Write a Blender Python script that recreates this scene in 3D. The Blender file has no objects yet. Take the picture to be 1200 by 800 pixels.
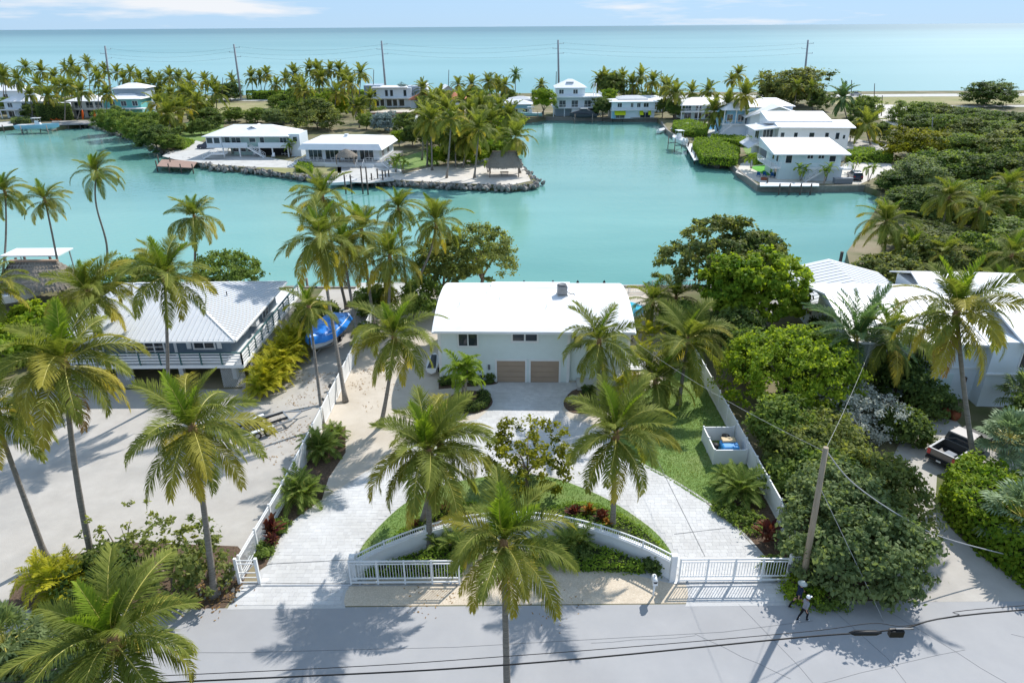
import bpy, bmesh, math, random
import numpy as np
from mathutils import Vector, Matrix, Euler

# ------------------------------------------------------------------ camera, sky, sun, exposure
scene = bpy.context.scene
COL = scene.collection
CAM_H, FPX, PITCH, ROLL = 29.0, 800.0, math.atan(369/800), 0.0067
_X = np.array([1., 0, 0]); _F = np.array([0, math.cos(PITCH), -math.sin(PITCH)])
_U0 = np.array([0, math.sin(PITCH), math.cos(PITCH)])
_U = _U0*math.cos(ROLL) + _X*math.sin(ROLL); _R = _X*math.cos(ROLL) - _U0*math.sin(ROLL)
cam_data = bpy.data.cameras.new('camera'); cam = bpy.data.objects.new('camera', cam_data); COL.objects.link(cam)
cam_data.sensor_width = 36; cam_data.lens = 24; cam_data.clip_start = 0.5; cam_data.clip_end = 90000
cam.matrix_world = Matrix(((_R[0], _U[0], -_F[0], 0), (_R[1], _U[1], -_F[1], 0), (_R[2], _U[2], -_F[2], CAM_H), (0, 0, 0, 1)))
scene.camera = cam
SUN_EL, SUN_AZ = math.radians(44), math.radians(36)       # azimuth clockwise from +Y
world = bpy.data.worlds.new('World'); scene.world = world; world.use_nodes = True
wn, wl = world.node_tree.nodes, world.node_tree.links
wn.clear()
sky = wn.new('ShaderNodeTexSky'); sky.sky_type = 'NISHITA'; sky.sun_disc = False
sky.sun_elevation = SUN_EL; sky.sun_rotation = SUN_AZ
sky.air_density = 1.0; sky.dust_density = 0.1; sky.ozone_density = 2.2; sky.altitude = 20
bg = wn.new('ShaderNodeBackground'); bg.inputs['Strength'].default_value = 0.15
wo = wn.new('ShaderNodeOutputWorld')
tc = wn.new('ShaderNodeTexCoord'); mp = wn.new('ShaderNodeMapping'); mp.inputs['Scale'].default_value = (1.6, 1.6, 15)
mp.inputs['Location'].default_value = (6.37, 6.9, 0.35)
cn = wn.new('ShaderNodeTexNoise'); cn.inputs['Scale'].default_value = 1.8; cn.inputs['Detail'].default_value = 7; cn.inputs['Roughness'].default_value = 0.55
cr = wn.new('ShaderNodeValToRGB'); cr.color_ramp.elements[0].position = 0.52; cr.color_ramp.elements[1].position = 0.62
cm = wn.new('ShaderNodeMixRGB'); cm.inputs[2].default_value = (2.9, 2.9, 2.95, 1)
cmul = wn.new('ShaderNodeMath'); cmul.operation = 'MULTIPLY'; cmul.inputs[1].default_value = 0.85
sc = wn.new('ShaderNodeMixRGB'); sc.blend_type = 'MULTIPLY'; sc.inputs[0].default_value = 1; sc.inputs[2].default_value = (1.0, 1.44, 2.02, 1)
wl.new(tc.outputs['Generated'], mp.inputs['Vector']); wl.new(mp.outputs['Vector'], cn.inputs['Vector'])
wl.new(cn.outputs['Fac'], cr.inputs['Fac']); wl.new(cr.outputs['Color'], cmul.inputs[0]); wl.new(cmul.outputs[0], cm.inputs[0])
gm = wn.new('ShaderNodeGamma'); gm.inputs['Gamma'].default_value = 0.2; wl.new(sky.outputs['Color'], gm.inputs['Color']); wl.new(gm.outputs['Color'], sc.inputs[1]); wl.new(sc.outputs['Color'], cm.inputs[1]); wl.new(cm.outputs['Color'], bg.inputs['Color']); wl.new(bg.outputs['Background'], wo.inputs['Surface'])
sun_data = bpy.data.lights.new('sun', 'SUN'); sun_data.energy = 2.55; sun_data.angle = math.radians(0.6); sun_data.color = (1.0, 0.965, 0.915)
sun = bpy.data.objects.new('sun', sun_data); COL.objects.link(sun)
_sd = Vector((-math.sin(SUN_AZ)*math.cos(SUN_EL), -math.cos(SUN_AZ)*math.cos(SUN_EL), -math.sin(SUN_EL)))
sun.rotation_euler = _sd.to_track_quat('-Z', 'Y').to_euler(); sun.location = (40, 60, 80)
scene.view_settings.view_transform = 'Standard'; scene.view_settings.look = 'None'
scene.view_settings.gamma = 1; scene.view_settings.exposure = 1.14
scene.render.engine = 'CYCLES'
try:
    scene.cycles.max_bounces = 6; scene.cycles.transparent_max_bounces = 6; scene.cycles.sample_clamp_indirect = 4
except Exception: pass

# ------------------------------------------------------------------ pixel -> place helpers
def ray(px, py): return _F + _R*(px-600)/FPX + _U*(400-py)/FPX
def G(px, py, z=0.0):
    d = ray(px, py); t = (z-CAM_H)/d[2]; return Vector((d[0]*t, d[1]*t, z))
def AT(px, py, Y):
    d = ray(px, py); t = Y/d[1]; return Vector((d[0]*t, Y, CAM_H+d[2]*t))
def GP(pts, z=0.0): return [tuple(G(a, b, z)[:2]) for a, b in pts]

# ------------------------------------------------------------------ mesh helpers
def np_mesh(name, V, faces_by_k, mats, tint=None, midx=None, smooth=False):
    """faces_by_k: list of (m,k) int arrays; tint / midx per face in the same order"""
    me = bpy.data.meshes.new(name)
    V = np.asarray(V, dtype=np.float32)
    fl = [np.asarray(f, dtype=np.int32) for f in faces_by_k if len(f)]
    loops = np.concatenate([f.ravel() for f in fl]); tot = np.concatenate([np.full(len(f), f.shape[1], np.int32) for f in fl])
    st = np.concatenate([[0], np.cumsum(tot)[:-1]]).astype(np.int32)
    me.vertices.add(len(V)); me.vertices.foreach_set('co', V.ravel())
    me.loops.add(len(loops)); me.loops.foreach_set('vertex_index', loops)
    me.polygons.add(len(tot)); me.polygons.foreach_set('loop_start', st); me.polygons.foreach_set('loop_total', tot)
    for m in mats: me.materials.append(m)
    if midx is not None: me.polygons.foreach_set('material_index', np.asarray(midx, np.int32))
    me.polygons.foreach_set('use_smooth', np.full(len(tot), bool(smooth)))
    if tint is not None:
        a = me.attributes.new('tint', 'FLOAT', 'FACE'); a.data.foreach_set('value', np.asarray(tint, np.float32))
    me.update(calc_edges=True); me.validate()
    return me

class MB:
    def __init__(s): s.v = []; s.f = []; s.sm = []
    def add(s, vs, fs, smooth=False):
        n = len(s.v); s.v += [tuple(v) for v in vs]
        for f in fs: s.f.append([i+n for i in f]); s.sm.append(smooth)
        return s
    def box(s, x0, x1, y0, y1, z0, z1):
        return s.add([(x0,y0,z0),(x1,y0,z0),(x1,y1,z0),(x0,y1,z0),(x0,y0,z1),(x1,y0,z1),(x1,y1,z1),(x0,y1,z1)],
                     [(0,3,2,1),(4,5,6,7),(0,1,5,4),(1,2,6,5),(2,3,7,6),(3,0,4,7)])
    def cbox(s, c, size, rz=0, rx=0, ry=0):
        M = Euler((rx, ry, rz)).to_matrix(); sx, sy, sz = [a/2 for a in size]; c = Vector(c)
        vs = [c + M @ Vector((a*sx, b*sy, d*sz)) for d in (-1, 1) for a, b in ((-1,-1),(1,-1),(1,1),(-1,1))]
        return s.add(vs, [(0,3,2,1),(4,5,6,7),(0,1,5,4),(1,2,6,5),(2,3,7,6),(3,0,4,7)])
    def bar(s, a, b, w, h=None):
        a, b = Vector(a), Vector(b); d = b-a; L = d.length
        if L < 1e-6: return s
        h = h or w; q = d.to_track_quat('X', 'Z').to_matrix(); c = (a+b)/2
        vs = [c + q @ Vector((i*L/2, j*w/2, k*h/2)) for k in (-1, 1) for i, j in ((-1,-1),(1,-1),(1,1),(-1,1))]
        return s.add(vs, [(0,3,2,1),(4,5,6,7),(0,1,5,4),(1,2,6,5),(2,3,7,6),(3,0,4,7)])
    def tube(s, pts, rad, n=8, cap=True, smooth=True):
        pts = [Vector(p) for p in pts]
        if not hasattr(rad, '__len__'): rad = [rad]*len(pts)
        vs, fs = [], []
        for i, p in enumerate(pts):
            t = (pts[min(i+1, len(pts)-1)] - pts[max(i-1, 0)]).normalized()
            a = t.cross(Vector((0, 1, 0)) if abs(t.y) < .9 else Vector((1, 0, 0))).normalized(); b = t.cross(a)
            for k in range(n):
                th = 2*math.pi*k/n; vs.append(p + (a*math.cos(th) + b*math.sin(th))*rad[i])
        for i in range(len(pts)-1):
            for k in range(n):
                fs.append((i*n+k, i*n+(k+1) % n, (i+1)*n+(k+1) % n, (i+1)*n+k))
        s.add(vs, fs, smooth)
        if cap:
            m = len(s.v)-len(vs); s.f.append([m+k for k in range(n)][::-1]); s.sm.append(False)
            s.f.append([m+(len(pts)-1)*n+k for k in range(n)]); s.sm.append(False)
        return s
    def prism(s, poly, z0, z1, cap_bottom=True):
        """extrude a simple (possibly concave) polygon"""
        from mathutils.geometry import tessellate_polygon
        n = len(poly); area = sum(poly[i][0]*poly[(i+1) % n][1]-poly[(i+1) % n][0]*poly[i][1] for i in range(n))
        if area < 0: poly = poly[::-1]
        tri = tessellate_polygon([[Vector((p[0], p[1], 0)) for p in poly]])
        vs = [(p[0], p[1], z1) for p in poly] + [(p[0], p[1], z0) for p in poly]
        fs = []
        for t in tri:
            a, b, c = [poly[i] for i in t]
            if (b[0]-a[0])*(c[1]-a[1])-(b[1]-a[1])*(c[0]-a[0]) < 0: t = t[::-1]
            fs.append(tuple(t))
            if cap_bottom: fs.append(tuple(i+n for i in t[::-1]))
        for i in range(n):
            j = (i+1) % n; fs.append((i+n, j+n, j, i))
        return s.add(vs, fs)
    def lathe(s, prof, c=(0, 0, 0), n=12, smooth=True, sx=1, sy=1):
        vs, fs = [], []
        for r, z in prof:
            for k in range(n):
                th = 2*math.pi*k/n; vs.append((c[0]+r*math.cos(th)*sx, c[1]+r*math.sin(th)*sy, c[2]+z))
        for i in range(len(prof)-1):
            for k in range(n): fs.append((i*n+k, i*n+(k+1) % n, (i+1)*n+(k+1) % n, (i+1)*n+k))
        return s.add(vs, fs, smooth)
    def mesh(s, name, mat):
        me = bpy.data.meshes.new(name); me.from_pydata(s.v, [], s.f)
        me.polygons.foreach_set('use_smooth', s.sm); me.materials.append(mat); me.update(); return me
    def build(s, name, mat, parent=None, bevel=0):
        me = s.mesh(name, mat)
        o = put(name, me, parent)
        if bevel:
            b = o.modifiers.new('bevel', 'BEVEL'); b.width = bevel; b.segments = 2; b.limit_method = 'ANGLE'
        return o

def put(name, me, parent=None, loc=None, rot=None, scale=None):
    o = bpy.data.objects.new(name, me); COL.objects.link(o)
    if parent is not None: o.parent = parent
    if loc is not None: o.location = loc
    if rot is not None: o.rotation_euler = rot
    if scale is not None: o.scale = (scale,)*3 if not hasattr(scale, '__len__') else scale
    return o
def tag(o, label=None, cat=None, group=None, kind=None):
    if label: o['label'] = label
    if cat: o['category'] = cat
    if group: o['group'] = group
    if kind: o['kind'] = kind
    return o
def thing(name, label, cat, loc=(0, 0, 0), rz=0, group=None):
    o = put(name, None, None, loc, (0, 0, rz)); o.empty_display_size = .3
    return tag(o, label, cat, group)
def copy_tree(o, parent=None):
    c = o.copy(); COL.objects.link(c); c.parent = parent
    for ch in o.children: copy_tree(ch, c)
    return c
def struct(name, mb, mat, parent=None):
    o = mb.build(name, mat, parent)
    if parent is None: o['kind'] = 'structure'
    return o
def in_poly(P, poly):
    x, y = P[:, 0], P[:, 1]; r = np.zeros(len(P), bool); n = len(poly)
    for i in range(n):
        x0, y0 = poly[i]; x1, y1 = poly[(i+1) % n]
        if y0 == y1: continue
        c = ((y0 > y) != (y1 > y)) & (x < (x1-x0)*(y-y0)/(y1-y0)+x0); r ^= c
    return r
def smooth_poly(pts, n=4, closed=False):
    """Catmull-Rom through points"""
    P = [Vector((*p, 0)) if len(p) == 2 else Vector(p) for p in pts]; out = []; m = len(P)
    for i in range(m if closed else m-1):
        p0 = P[(i-1) % m] if closed or i > 0 else P[0]; p1 = P[i]; p2 = P[(i+1) % m]; p3 = P[(i+2) % m] if closed or i+2 < m else P[-1]
        for k in range(n):
            t = k/n
            out.append(0.5*((2*p1)+(p2-p0)*t+(2*p0-5*p1+4*p2-p3)*t*t+(3*p1-p0-3*p2+p3)*t**3))
    if not closed: out.append(P[-1])
    d = len(pts[0])
    return [tuple(p[:d]) for p in out]

# ------------------------------------------------------------------ materials
def mat(name, c1, c2=None, scale=4.0, rough=0.6, bump=0.0, bscale=None, spec=0.3, metal=0.0, coord='Object', detail=5, c3=None, s3=0.4, stretch=None, dist=0.03, fac3=0.6):
    m = bpy.data.materials.new(name); m.use_nodes = True; nt = m.node_tree; n, l = nt.nodes, nt.links
    b = n['Principled BSDF']; b.inputs['Roughness'].default_value = rough; b.inputs['Metallic'].default_value = metal
    b.inputs['Specular IOR Level'].default_value = spec; b.inputs['Base Color'].default_value = (*c1, 1)
    if c2 is not None or bump:
        t = n.new('ShaderNodeTexCoord'); v = t.outputs[coord]
        if stretch:
            mpn = n.new('ShaderNodeMapping'); mpn.inputs['Scale'].default_value = stretch; l.new(v, mpn.inputs['Vector']); v = mpn.outputs['Vector']
    if c2 is not None:
        no = n.new('ShaderNodeTexNoise'); no.inputs['Scale'].default_value = scale; no.inputs['Detail'].default_value = detail; no.inputs['Roughness'].default_value = .65
        l.new(v, no.inputs['Vector']); r = n.new('ShaderNodeValToRGB'); r.color_ramp.elements[0].position = .32; r.color_ramp.elements[1].position = .68
        r.color_ramp.elements[0].color = (*c1, 1); r.color_ramp.elements[1].color = (*c2, 1); l.new(no.outputs['Fac'], r.inputs['Fac']); out = r.outputs['Color']
        if c3 is not None:
            n3 = n.new('ShaderNodeTexNoise'); n3.inputs['Scale'].default_value = s3; n3.inputs['Detail'].default_value = 6; n3.inputs['Roughness'].default_value = .6; l.new(v, n3.inputs['Vector'])
            r3 = n.new('ShaderNodeValToRGB'); r3.color_ramp.elements[0].position = .48; r3.color_ramp.elements[1].position = .66; l.new(n3.outputs['Fac'], r3.inputs['Fac'])
            mu = n.new('ShaderNodeMath'); mu.operation = 'MULTIPLY'; mu.inputs[1].default_value = fac3; l.new(r3.outputs['Color'], mu.inputs[0])
            mx = n.new('ShaderNodeMixRGB'); l.new(mu.outputs[0], mx.inputs[0]); l.new(out, mx.inputs[1]); mx.inputs[2].default_value = (*c3, 1); out = mx.outputs['Color']
        l.new(out, b.inputs['Base Color'])
    if bump:
        bn = n.new('ShaderNodeTexNoise'); bn.inputs['Scale'].default_value = bscale or scale*4; bn.inputs['Detail'].default_value = 4; l.new(v, bn.inputs['Vector'])
        bp = n.new('ShaderNodeBump'); bp.inputs['Strength'].default_value = bump; bp.inputs['Distance'].default_value = dist; l.new(bn.outputs['Fac'], bp.inputs['Height']); l.new(bp.outputs['Normal'], b.inputs['Normal'])
    return m

def leaf_mat(name, dark, light, trans=0.35, tcol=None, rough=0.62, spec=0.14, rnd=0.25):
    """foliage: colour runs dark..light with each leaf's own tint, thin leaves let light through"""
    m = bpy.data.materials.new(name); m.use_nodes = True; nt = m.node_tree; n, l = nt.nodes, nt.links
    b = n['Principled BSDF']; b.inputs['Roughness'].default_value = rough; b.inputs['Specular IOR Level'].default_value = spec
    a = n.new('ShaderNodeAttribute'); a.attribute_name = 'tint'
    oi = n.new('ShaderNodeObjectInfo'); ma = n.new('ShaderNodeMath'); ma.operation = 'MULTIPLY_ADD'; ma.inputs[1].default_value = rnd; l.new(oi.outputs['Random'], ma.inputs[0])
    sb = n.new('ShaderNodeMath'); sb.operation = 'SUBTRACT'; l.new(a.outputs['Fac'], sb.inputs[0]); sb.inputs[1].default_value = rnd/2
    l.new(sb.outputs[0], ma.inputs[2])
    mx = n.new('ShaderNodeMixRGB'); mx.use_clamp = True; l.new(ma.outputs[0], mx.inputs[0]); mx.inputs[1].default_value = (*dark, 1); mx.inputs[2].default_value = (*light, 1)
    l.new(mx.outputs['Color'], b.inputs['Base Color'])
    tr = n.new('ShaderNodeBsdfTranslucent')
    tm = n.new('ShaderNodeMixRGB'); tm.blend_type = 'MULTIPLY'; tm.inputs[0].default_value = 1; l.new(mx.outputs['Color'], tm.inputs[1]); tm.inputs[2].default_value = (*(tcol or (1.5, 1.45, .7)), 1)
    l.new(tm.outputs['Color'], tr.inputs['Color'])
    ms = n.new('ShaderNodeMixShader'); ms.inputs[0].default_value = trans; o = n['Material Output']
    l.new(b.outputs['BSDF'], ms.inputs[1]); l.new(tr.outputs['BSDF'], ms.inputs[2]); l.new(ms.outputs['Shader'], o.inputs['Surface'])
    return m

M = {}
M['white'] = mat('white_paint', (.80, .80, .79), (.74, .745, .74), 1.2, rough=.45)
M['white_roof'] = mat('white_roof', (.82, .82, .82), (.77, .775, .78), .7, rough=.5, c3=(.68, .67, .64), s3=.35, fac3=.35)
M['metal_roof'] = mat('white_metal_roof', (.68, .69, .705), (.63, .64, .655), .5, rough=.4, spec=.4, c3=(.58, .59, .61), s3=.3, fac3=.4)
M['seam'] = mat('roof_seam', (.54, .555, .57), rough=.4)
M['grey_roof'] = mat('grey_roof', (.5, .52, .54), (.42, .44, .46), 1.5, rough=.6)
M['tile_roof'] = mat('terracotta_roof', (.52, .19, .09), (.42, .14, .07), 2.0, rough=.7, bump=.4, bscale=6)
M['asphalt'] = mat('asphalt', (.33, .33, .335), (.37, .365, .365), .35, rough=.85, bump=.25, bscale=60, c3=(.29, .285, .285), s3=.12, fac3=.5, dist=.01)
M['crack'] = mat('crack_filler', (.2, .2, .2), rough=.9)
M['joint'] = mat('paver_joint', (.50, .495, .485), (.45, .445, .435), 5, rough=.9)
M['sand'] = mat('sand', (.50, .44, .36), (.56, .50, .42), .8, rough=.95, bump=.35, bscale=9, c3=(.42, .36, .28), s3=.25, fac3=.5)
M['white_sand'] = mat('white_sand', (.55, .51, .45), (.62, .58, .52), 1.0, rough=.95, bump=.3, bscale=4, c3=(.45, .41, .35), s3=.15, fac3=.5)
M['lot'] = mat('pale_marl', (.40, .37, .33), (.47, .44, .395), .5, rough=.95, bump=.35, bscale=14, c3=(.31, .295, .27), s3=.16, fac3=.55)
M['gravel'] = mat('tan_gravel', (.50, .41, .30), (.70, .61, .49), 11, rough=.95, bump=.8, bscale=30, c3=(.42, .35, .26), s3=.7, fac3=.45, detail=8)
M['mulch'] = mat('mulch', (.07, .045, .03), (.16, .11, .075), 7, rough=1, bump=1, bscale=25)
M['dirt'] = mat('dirt_and_weeds', (.20, .16, .10), (.10, .12, .04), .25, rough=1, bump=.5, bscale=3, c3=(.30, .25, .17), s3=.08, fac3=.8)
M['lawn'] = mat('lawn', (.12, .20, .045), (.18, .27, .075), 2.2, rough=.95, bump=.9, bscale=40, c3=(.25, .29, .11), s3=.35, fac3=.6, detail=9)
M['dry_grass'] = mat('dry_grass', (.30, .26, .13), (.20, .22, .08), .3, rough=1, bump=.5, bscale=3, c3=(.38, .31, .19), s3=.06)
M['turf'] = mat('bright_turf', (.09, .30, .03), (.12, .36, .05), 1.5, rough=.95, bump=.5, bscale=20)
M['rock'] = mat('shore_rock', (.15, .14, .125), (.36, .34, .31), 1.5, rough=.95, bump=1, bscale=4, dist=.15)
M['concrete'] = mat('concrete', (.47, .46, .43), (.54, .53, .50), .7, rough=.9, c3=(.36, .35, .32), s3=.4, fac3=.5)
M['seawall'] = mat('seawall', (.30, .28, .25), (.22, .20, .17), 1.5, rough=.95, bump=.5, bscale=4)
M['glass'] = mat('window_glass', (.03, .04, .05), rough=.06, spec=.6)
M['dark'] = mat('recess_shade', (.02, .02, .022), rough=.8)  # near-black paint standing in for shade inside undercrofts and the garage
M['seafoam'] = mat('seafoam_siding', (.71, .785, .765), (.67, .745, .725), 1.2, rough=.7)
M['garage'] = mat('brown_garage_door', (.41, .305, .225), (.37, .275, .20), 1.0, rough=.55)
M['slate'] = mat('slate_blue_siding', (.135, .185, .23), (.115, .16, .205), 1.5, rough=.7)
M['teal'] = mat('dark_teal_post', (.07, .15, .15), (.05, .12, .125), 3, rough=.6)
M['aqua_wall'] = mat('pale_aqua_wall', (.62, .74, .74), (.58, .70, .71), 1.2, rough=.7)
M['blue_wall'] = mat('light_blue_wall', (.30, .56, .72), (.27, .52, .68), 1.2, rough=.7)
M['teal_wall'] = mat('turquoise_wall', (.18, .52, .50), (.15, .47, .46), 1.2, rough=.7)
M['green_wall'] = mat('sage_green_wall', (.42, .57, .53), (.38, .52, .49), 1.2, rough=.7)
M['cool_white'] = mat('cool_white_wall', (.70, .76, .80), (.66, .72, .76), 1.2, rough=.7)
M['grey_blue'] = mat('grey_blue_wall', (.36, .43, .50), (.33, .40, .46), 1.2, rough=.7)
M['brick'] = mat('brown_parapet', (.30, .16, .11), (.24, .12, .08), 3, rough=.9)
M['wood'] = mat('weathered_wood', (.34, .28, .22), (.24, .19, .15), 3, rough=.85, bump=.4, bscale=10)
M['dark_wood'] = mat('dark_piling', (.075, .06, .05), (.13, .11, .09), 4, rough=.9, bump=.5, bscale=8)
M['pole_wood'] = mat('utility_pole_wood', (.42, .34, .25), (.30, .24, .17), 2, rough=.85, bump=.4, bscale=12, stretch=(6, 6, .5))
M['deck_wood'] = mat('red_brown_deck', (.36, .24, .19), (.27, .18, .14), 3, rough=.85)
M['grey_deck'] = mat('grey_deck', (.34, .33, .31), (.27, .26, .25), 2, rough=.85)
M['thatch'] = mat('palm_thatch', (.25, .215, .175), (.41, .36, .30), 5, rough=1, bump=1, bscale=18, stretch=(1, 1, 4), dist=.1)
M['thatch_ridge'] = mat('thatch_ridge', (.40, .27, .19), (.30, .2, .14), 4, rough=.9)
M['steel'] = mat('galvanised_steel', (.48, .49, .5), (.4, .41, .42), 3, rough=.4, metal=.7)
M['conc_pole'] = mat('grey_concrete_pole', (.33, .34, .36), (.27, .28, .3), 1, rough=.8)
M['ac_grey'] = mat('ac_casing', (.16, .165, .17), (.12, .125, .13), 3, rough=.6)
M['tarp'] = mat('blue_tarp', (.008, .18, .62), (.012, .24, .72), 1.2, rough=.38, spec=.5, bump=.6, bscale=3, dist=.08)
M['blue_plastic'] = mat('blue_plastic', (.02, .22, .55), (.03, .26, .6), 3, rough=.35, spec=.5)
M['tan_plastic'] = mat('tan_lid', (.55, .42, .25), rough=.6)
M['black'] = mat('black_plastic', (.015, .015, .016), rough=.5)
M['rubber'] = mat('rubber', (.02, .02, .02), rough=.85)
M['gloss_white'] = mat('gelcoat_white', (.80, .80, .80), rough=.2, spec=.5)
M['boat_blue'] = mat('pale_blue_hull', (.30, .52, .66), rough=.2, spec=.5)
M['boat_teal'] = mat('teal_hull', (.35, .62, .60), rough=.25, spec=.5)
M['cover_grey'] = mat('charcoal_boat_cover', (.075, .085, .1), (.06, .07, .08), 2, rough=.8, bump=.4, bscale=3)
M['car_grey'] = mat('gunmetal_car_paint', (.13, .125, .12), rough=.25, spec=.6, metal=.4)
M['car_navy'] = mat('navy_car_paint', (.03, .045, .085), rough=.2, spec=.6, metal=.2)
M['car_silver'] = mat('silver_car_paint', (.45, .46, .48), rough=.25, spec=.6, metal=.4)
M['red_light'] = mat('red_tail_light', (.55, .012, .012), rough=.2, spec=.6)
M['pool'] = mat('pool_water', (.03, .36, .46), (.05, .44, .55), 1.5, rough=.05, spec=.5)
M['blue_pool'] = mat('blue_pool_water', (.02, .30, .62), rough=.05, spec=.5)
M['awning'] = mat('lime_awning', (.55, .60, .02), rough=.8)
M['blue_fabric'] = mat('blue_fabric', (.015, .10, .28), rough=.8)
M['orange'] = mat('orange_plastic', (.75, .13, .02), rough=.5)
M['pot'] = mat('terracotta_pot', (.32, .10, .045), (.25, .08, .04), 4, rough=.7)
M['lamp_brass'] = mat('dark_brass', (.12, .08, .05), rough=.5, metal=.4)
M['grey_tarp'] = mat('grey_cover', (.24, .26, .29), rough=.8)
M['cable_black'] = mat('black_cable', (.012, .012, .013), rough=.6)
M['cable_grey'] = mat('grey_cable', (.42, .42, .42), rough=.6)
M['trunk'] = mat('palm_trunk', (.18, .16, .14), (.31, .285, .25), 3, rough=.95, bump=.9, bscale=5, stretch=(.6, .6, 5.5), dist=.05, c3=(.14, .12, .1), s3=1.2, fac3=.5)
M['bark'] = mat('bark', (.14, .11, .085), (.25, .205, .165), 4, rough=.95, bump=.8, bscale=10, stretch=(1, 1, .3))
M['pale_bark'] = mat('pale_bark', (.33, .30, .26), (.22, .2, .17), 4, rough=.95, bump=.5, bscale=10)
M['fibre'] = mat('palm_fibre', (.22, .13, .065), (.34, .21, .11), 8, rough=1, bump=1, bscale=20)
M['coconut'] = mat('coconut_husk', (.42, .33, .05), (.30, .27, .06), 3, rough=.5)
M['rachis'] = mat('frond_midrib', (.52, .47, .11), (.44, .38, .08), 2, rough=.5)
M['rachis_dead'] = mat('dry_midrib', (.34, .20, .08), (.28, .16, .06), 2, rough=.7)
FG, FD = (.055, .105, .012), (.13, .185, .03)
M['frond'] = leaf_mat('frond_green', (.078, .125, .02), (.27, .295, .062), .44)
M['frond_young'] = leaf_mat('frond_young', (.11, .20, .018), (.27, .36, .04), .45)
M['frond_old'] = leaf_mat('frond_yellowing', (.12, .15, .022), (.50, .42, .075), .42, rnd=.4)
M['frond_dead'] = leaf_mat('frond_dry', (.20, .11, .04), (.42, .27, .10), .25, tcol=(1.2, 1, .7))
M['frond_blue'] = leaf_mat('date_palm_green', (.07, .14, .05), (.18, .26, .11), .38, tcol=(1.3, 1.4, .8))
M['fan_silver'] = leaf_mat('fan_palm_grey_green', (.11, .18, .085), (.30, .38, .22), .25, tcol=(1.2, 1.3, .8))
M['areca'] = leaf_mat('areca_yellow_green', (.11, .20, .014), (.52, .46, .03), .4)
M['leaf'] = leaf_mat('leaf_mid_green', (.072, .132, .028), (.25, .325, .075), .48)
M['leaf_dark'] = leaf_mat('leaf_dark_green', (.045, .088, .024), (.185, .245, .066), .44)
M['leaf_lime'] = leaf_mat('leaf_yellow_green', (.095, .19, .015), (.33, .41, .035), .46)
M['leaf_olive'] = leaf_mat('leaf_olive', (.088, .128, .034), (.30, .325, .095), .47)
M['leaf_grey'] = leaf_mat('leaf_grey_green', (.095, .145, .058), (.27, .33, .14), .45)
M['leaf_silver'] = leaf_mat('leaf_silver', (.36, .39, .33), (.66, .67, .61), .3, tcol=(1, 1, .9))
M['leaf_gold'] = leaf_mat('leaf_gold_green', (.050, .075, .008), (.34, .33, .02), .35)
M['leaf_blue'] = leaf_mat('leaf_blue_grey', (.15, .21, .20), (.30, .37, .36), .2, tcol=(1, 1.1, .9))
M['leaf_rust'] = leaf_mat('leaf_rusty_green', (.072, .115, .03), (.27, .285, .095), .44)
M['hedge'] = leaf_mat('hedge_green', (.075, .155, .015), (.27, .38, .045), .42)
M['croton'] = leaf_mat('croton_maroon', (.045, .010, .014), (.20, .075, .03), .25, tcol=(1.5, .8, .5))
M['croton_gold'] = leaf_mat('croton_gold', (.08, .05, .012), (.48, .22, .03), .3, tcol=(1.4, 1, .5))

# pavers: each paver carries its own tint
def paver_mat():
    m = mat('pale_pavers', (.5, .5, .5), rough=.8); nt = m.node_tree; n, l = nt.nodes, nt.links; b = n['Principled BSDF']
    a = n.new('ShaderNodeAttribute'); a.attribute_name = 'tint'; mx = n.new('ShaderNodeMixRGB'); l.new(a.outputs['Fac'], mx.inputs[0])
    mx.inputs[1].default_value = (.53, .525, .52, 1); mx.inputs[2].default_value = (.63, .625, .615, 1)
    t = n.new('ShaderNodeTexCoord'); no = n.new('ShaderNodeTexNoise'); no.inputs['Scale'].default_value = .35; no.inputs['Detail'].default_value = 6; l.new(t.outputs['Object'], no.inputs['Vector'])
    r = n.new('ShaderNodeValToRGB'); r.color_ramp.elements[0].position = .35; r.color_ramp.elements[0].color = (.86, .85, .83, 1); r.color_ramp.elements[1].position = .65; l.new(no.outputs['Fac'], r.inputs['Fac'])
    m2 = n.new('ShaderNodeMixRGB'); m2.blend_type = 'MULTIPLY'; m2.inputs[0].default_value = 1; l.new(mx.outputs['Color'], m2.inputs[1]); l.new(r.outputs['Color'], m2.inputs[2]); l.new(m2.outputs['Color'], b.inputs['Base Color'])
    return m
M['paver'] = paver_mat()

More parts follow.
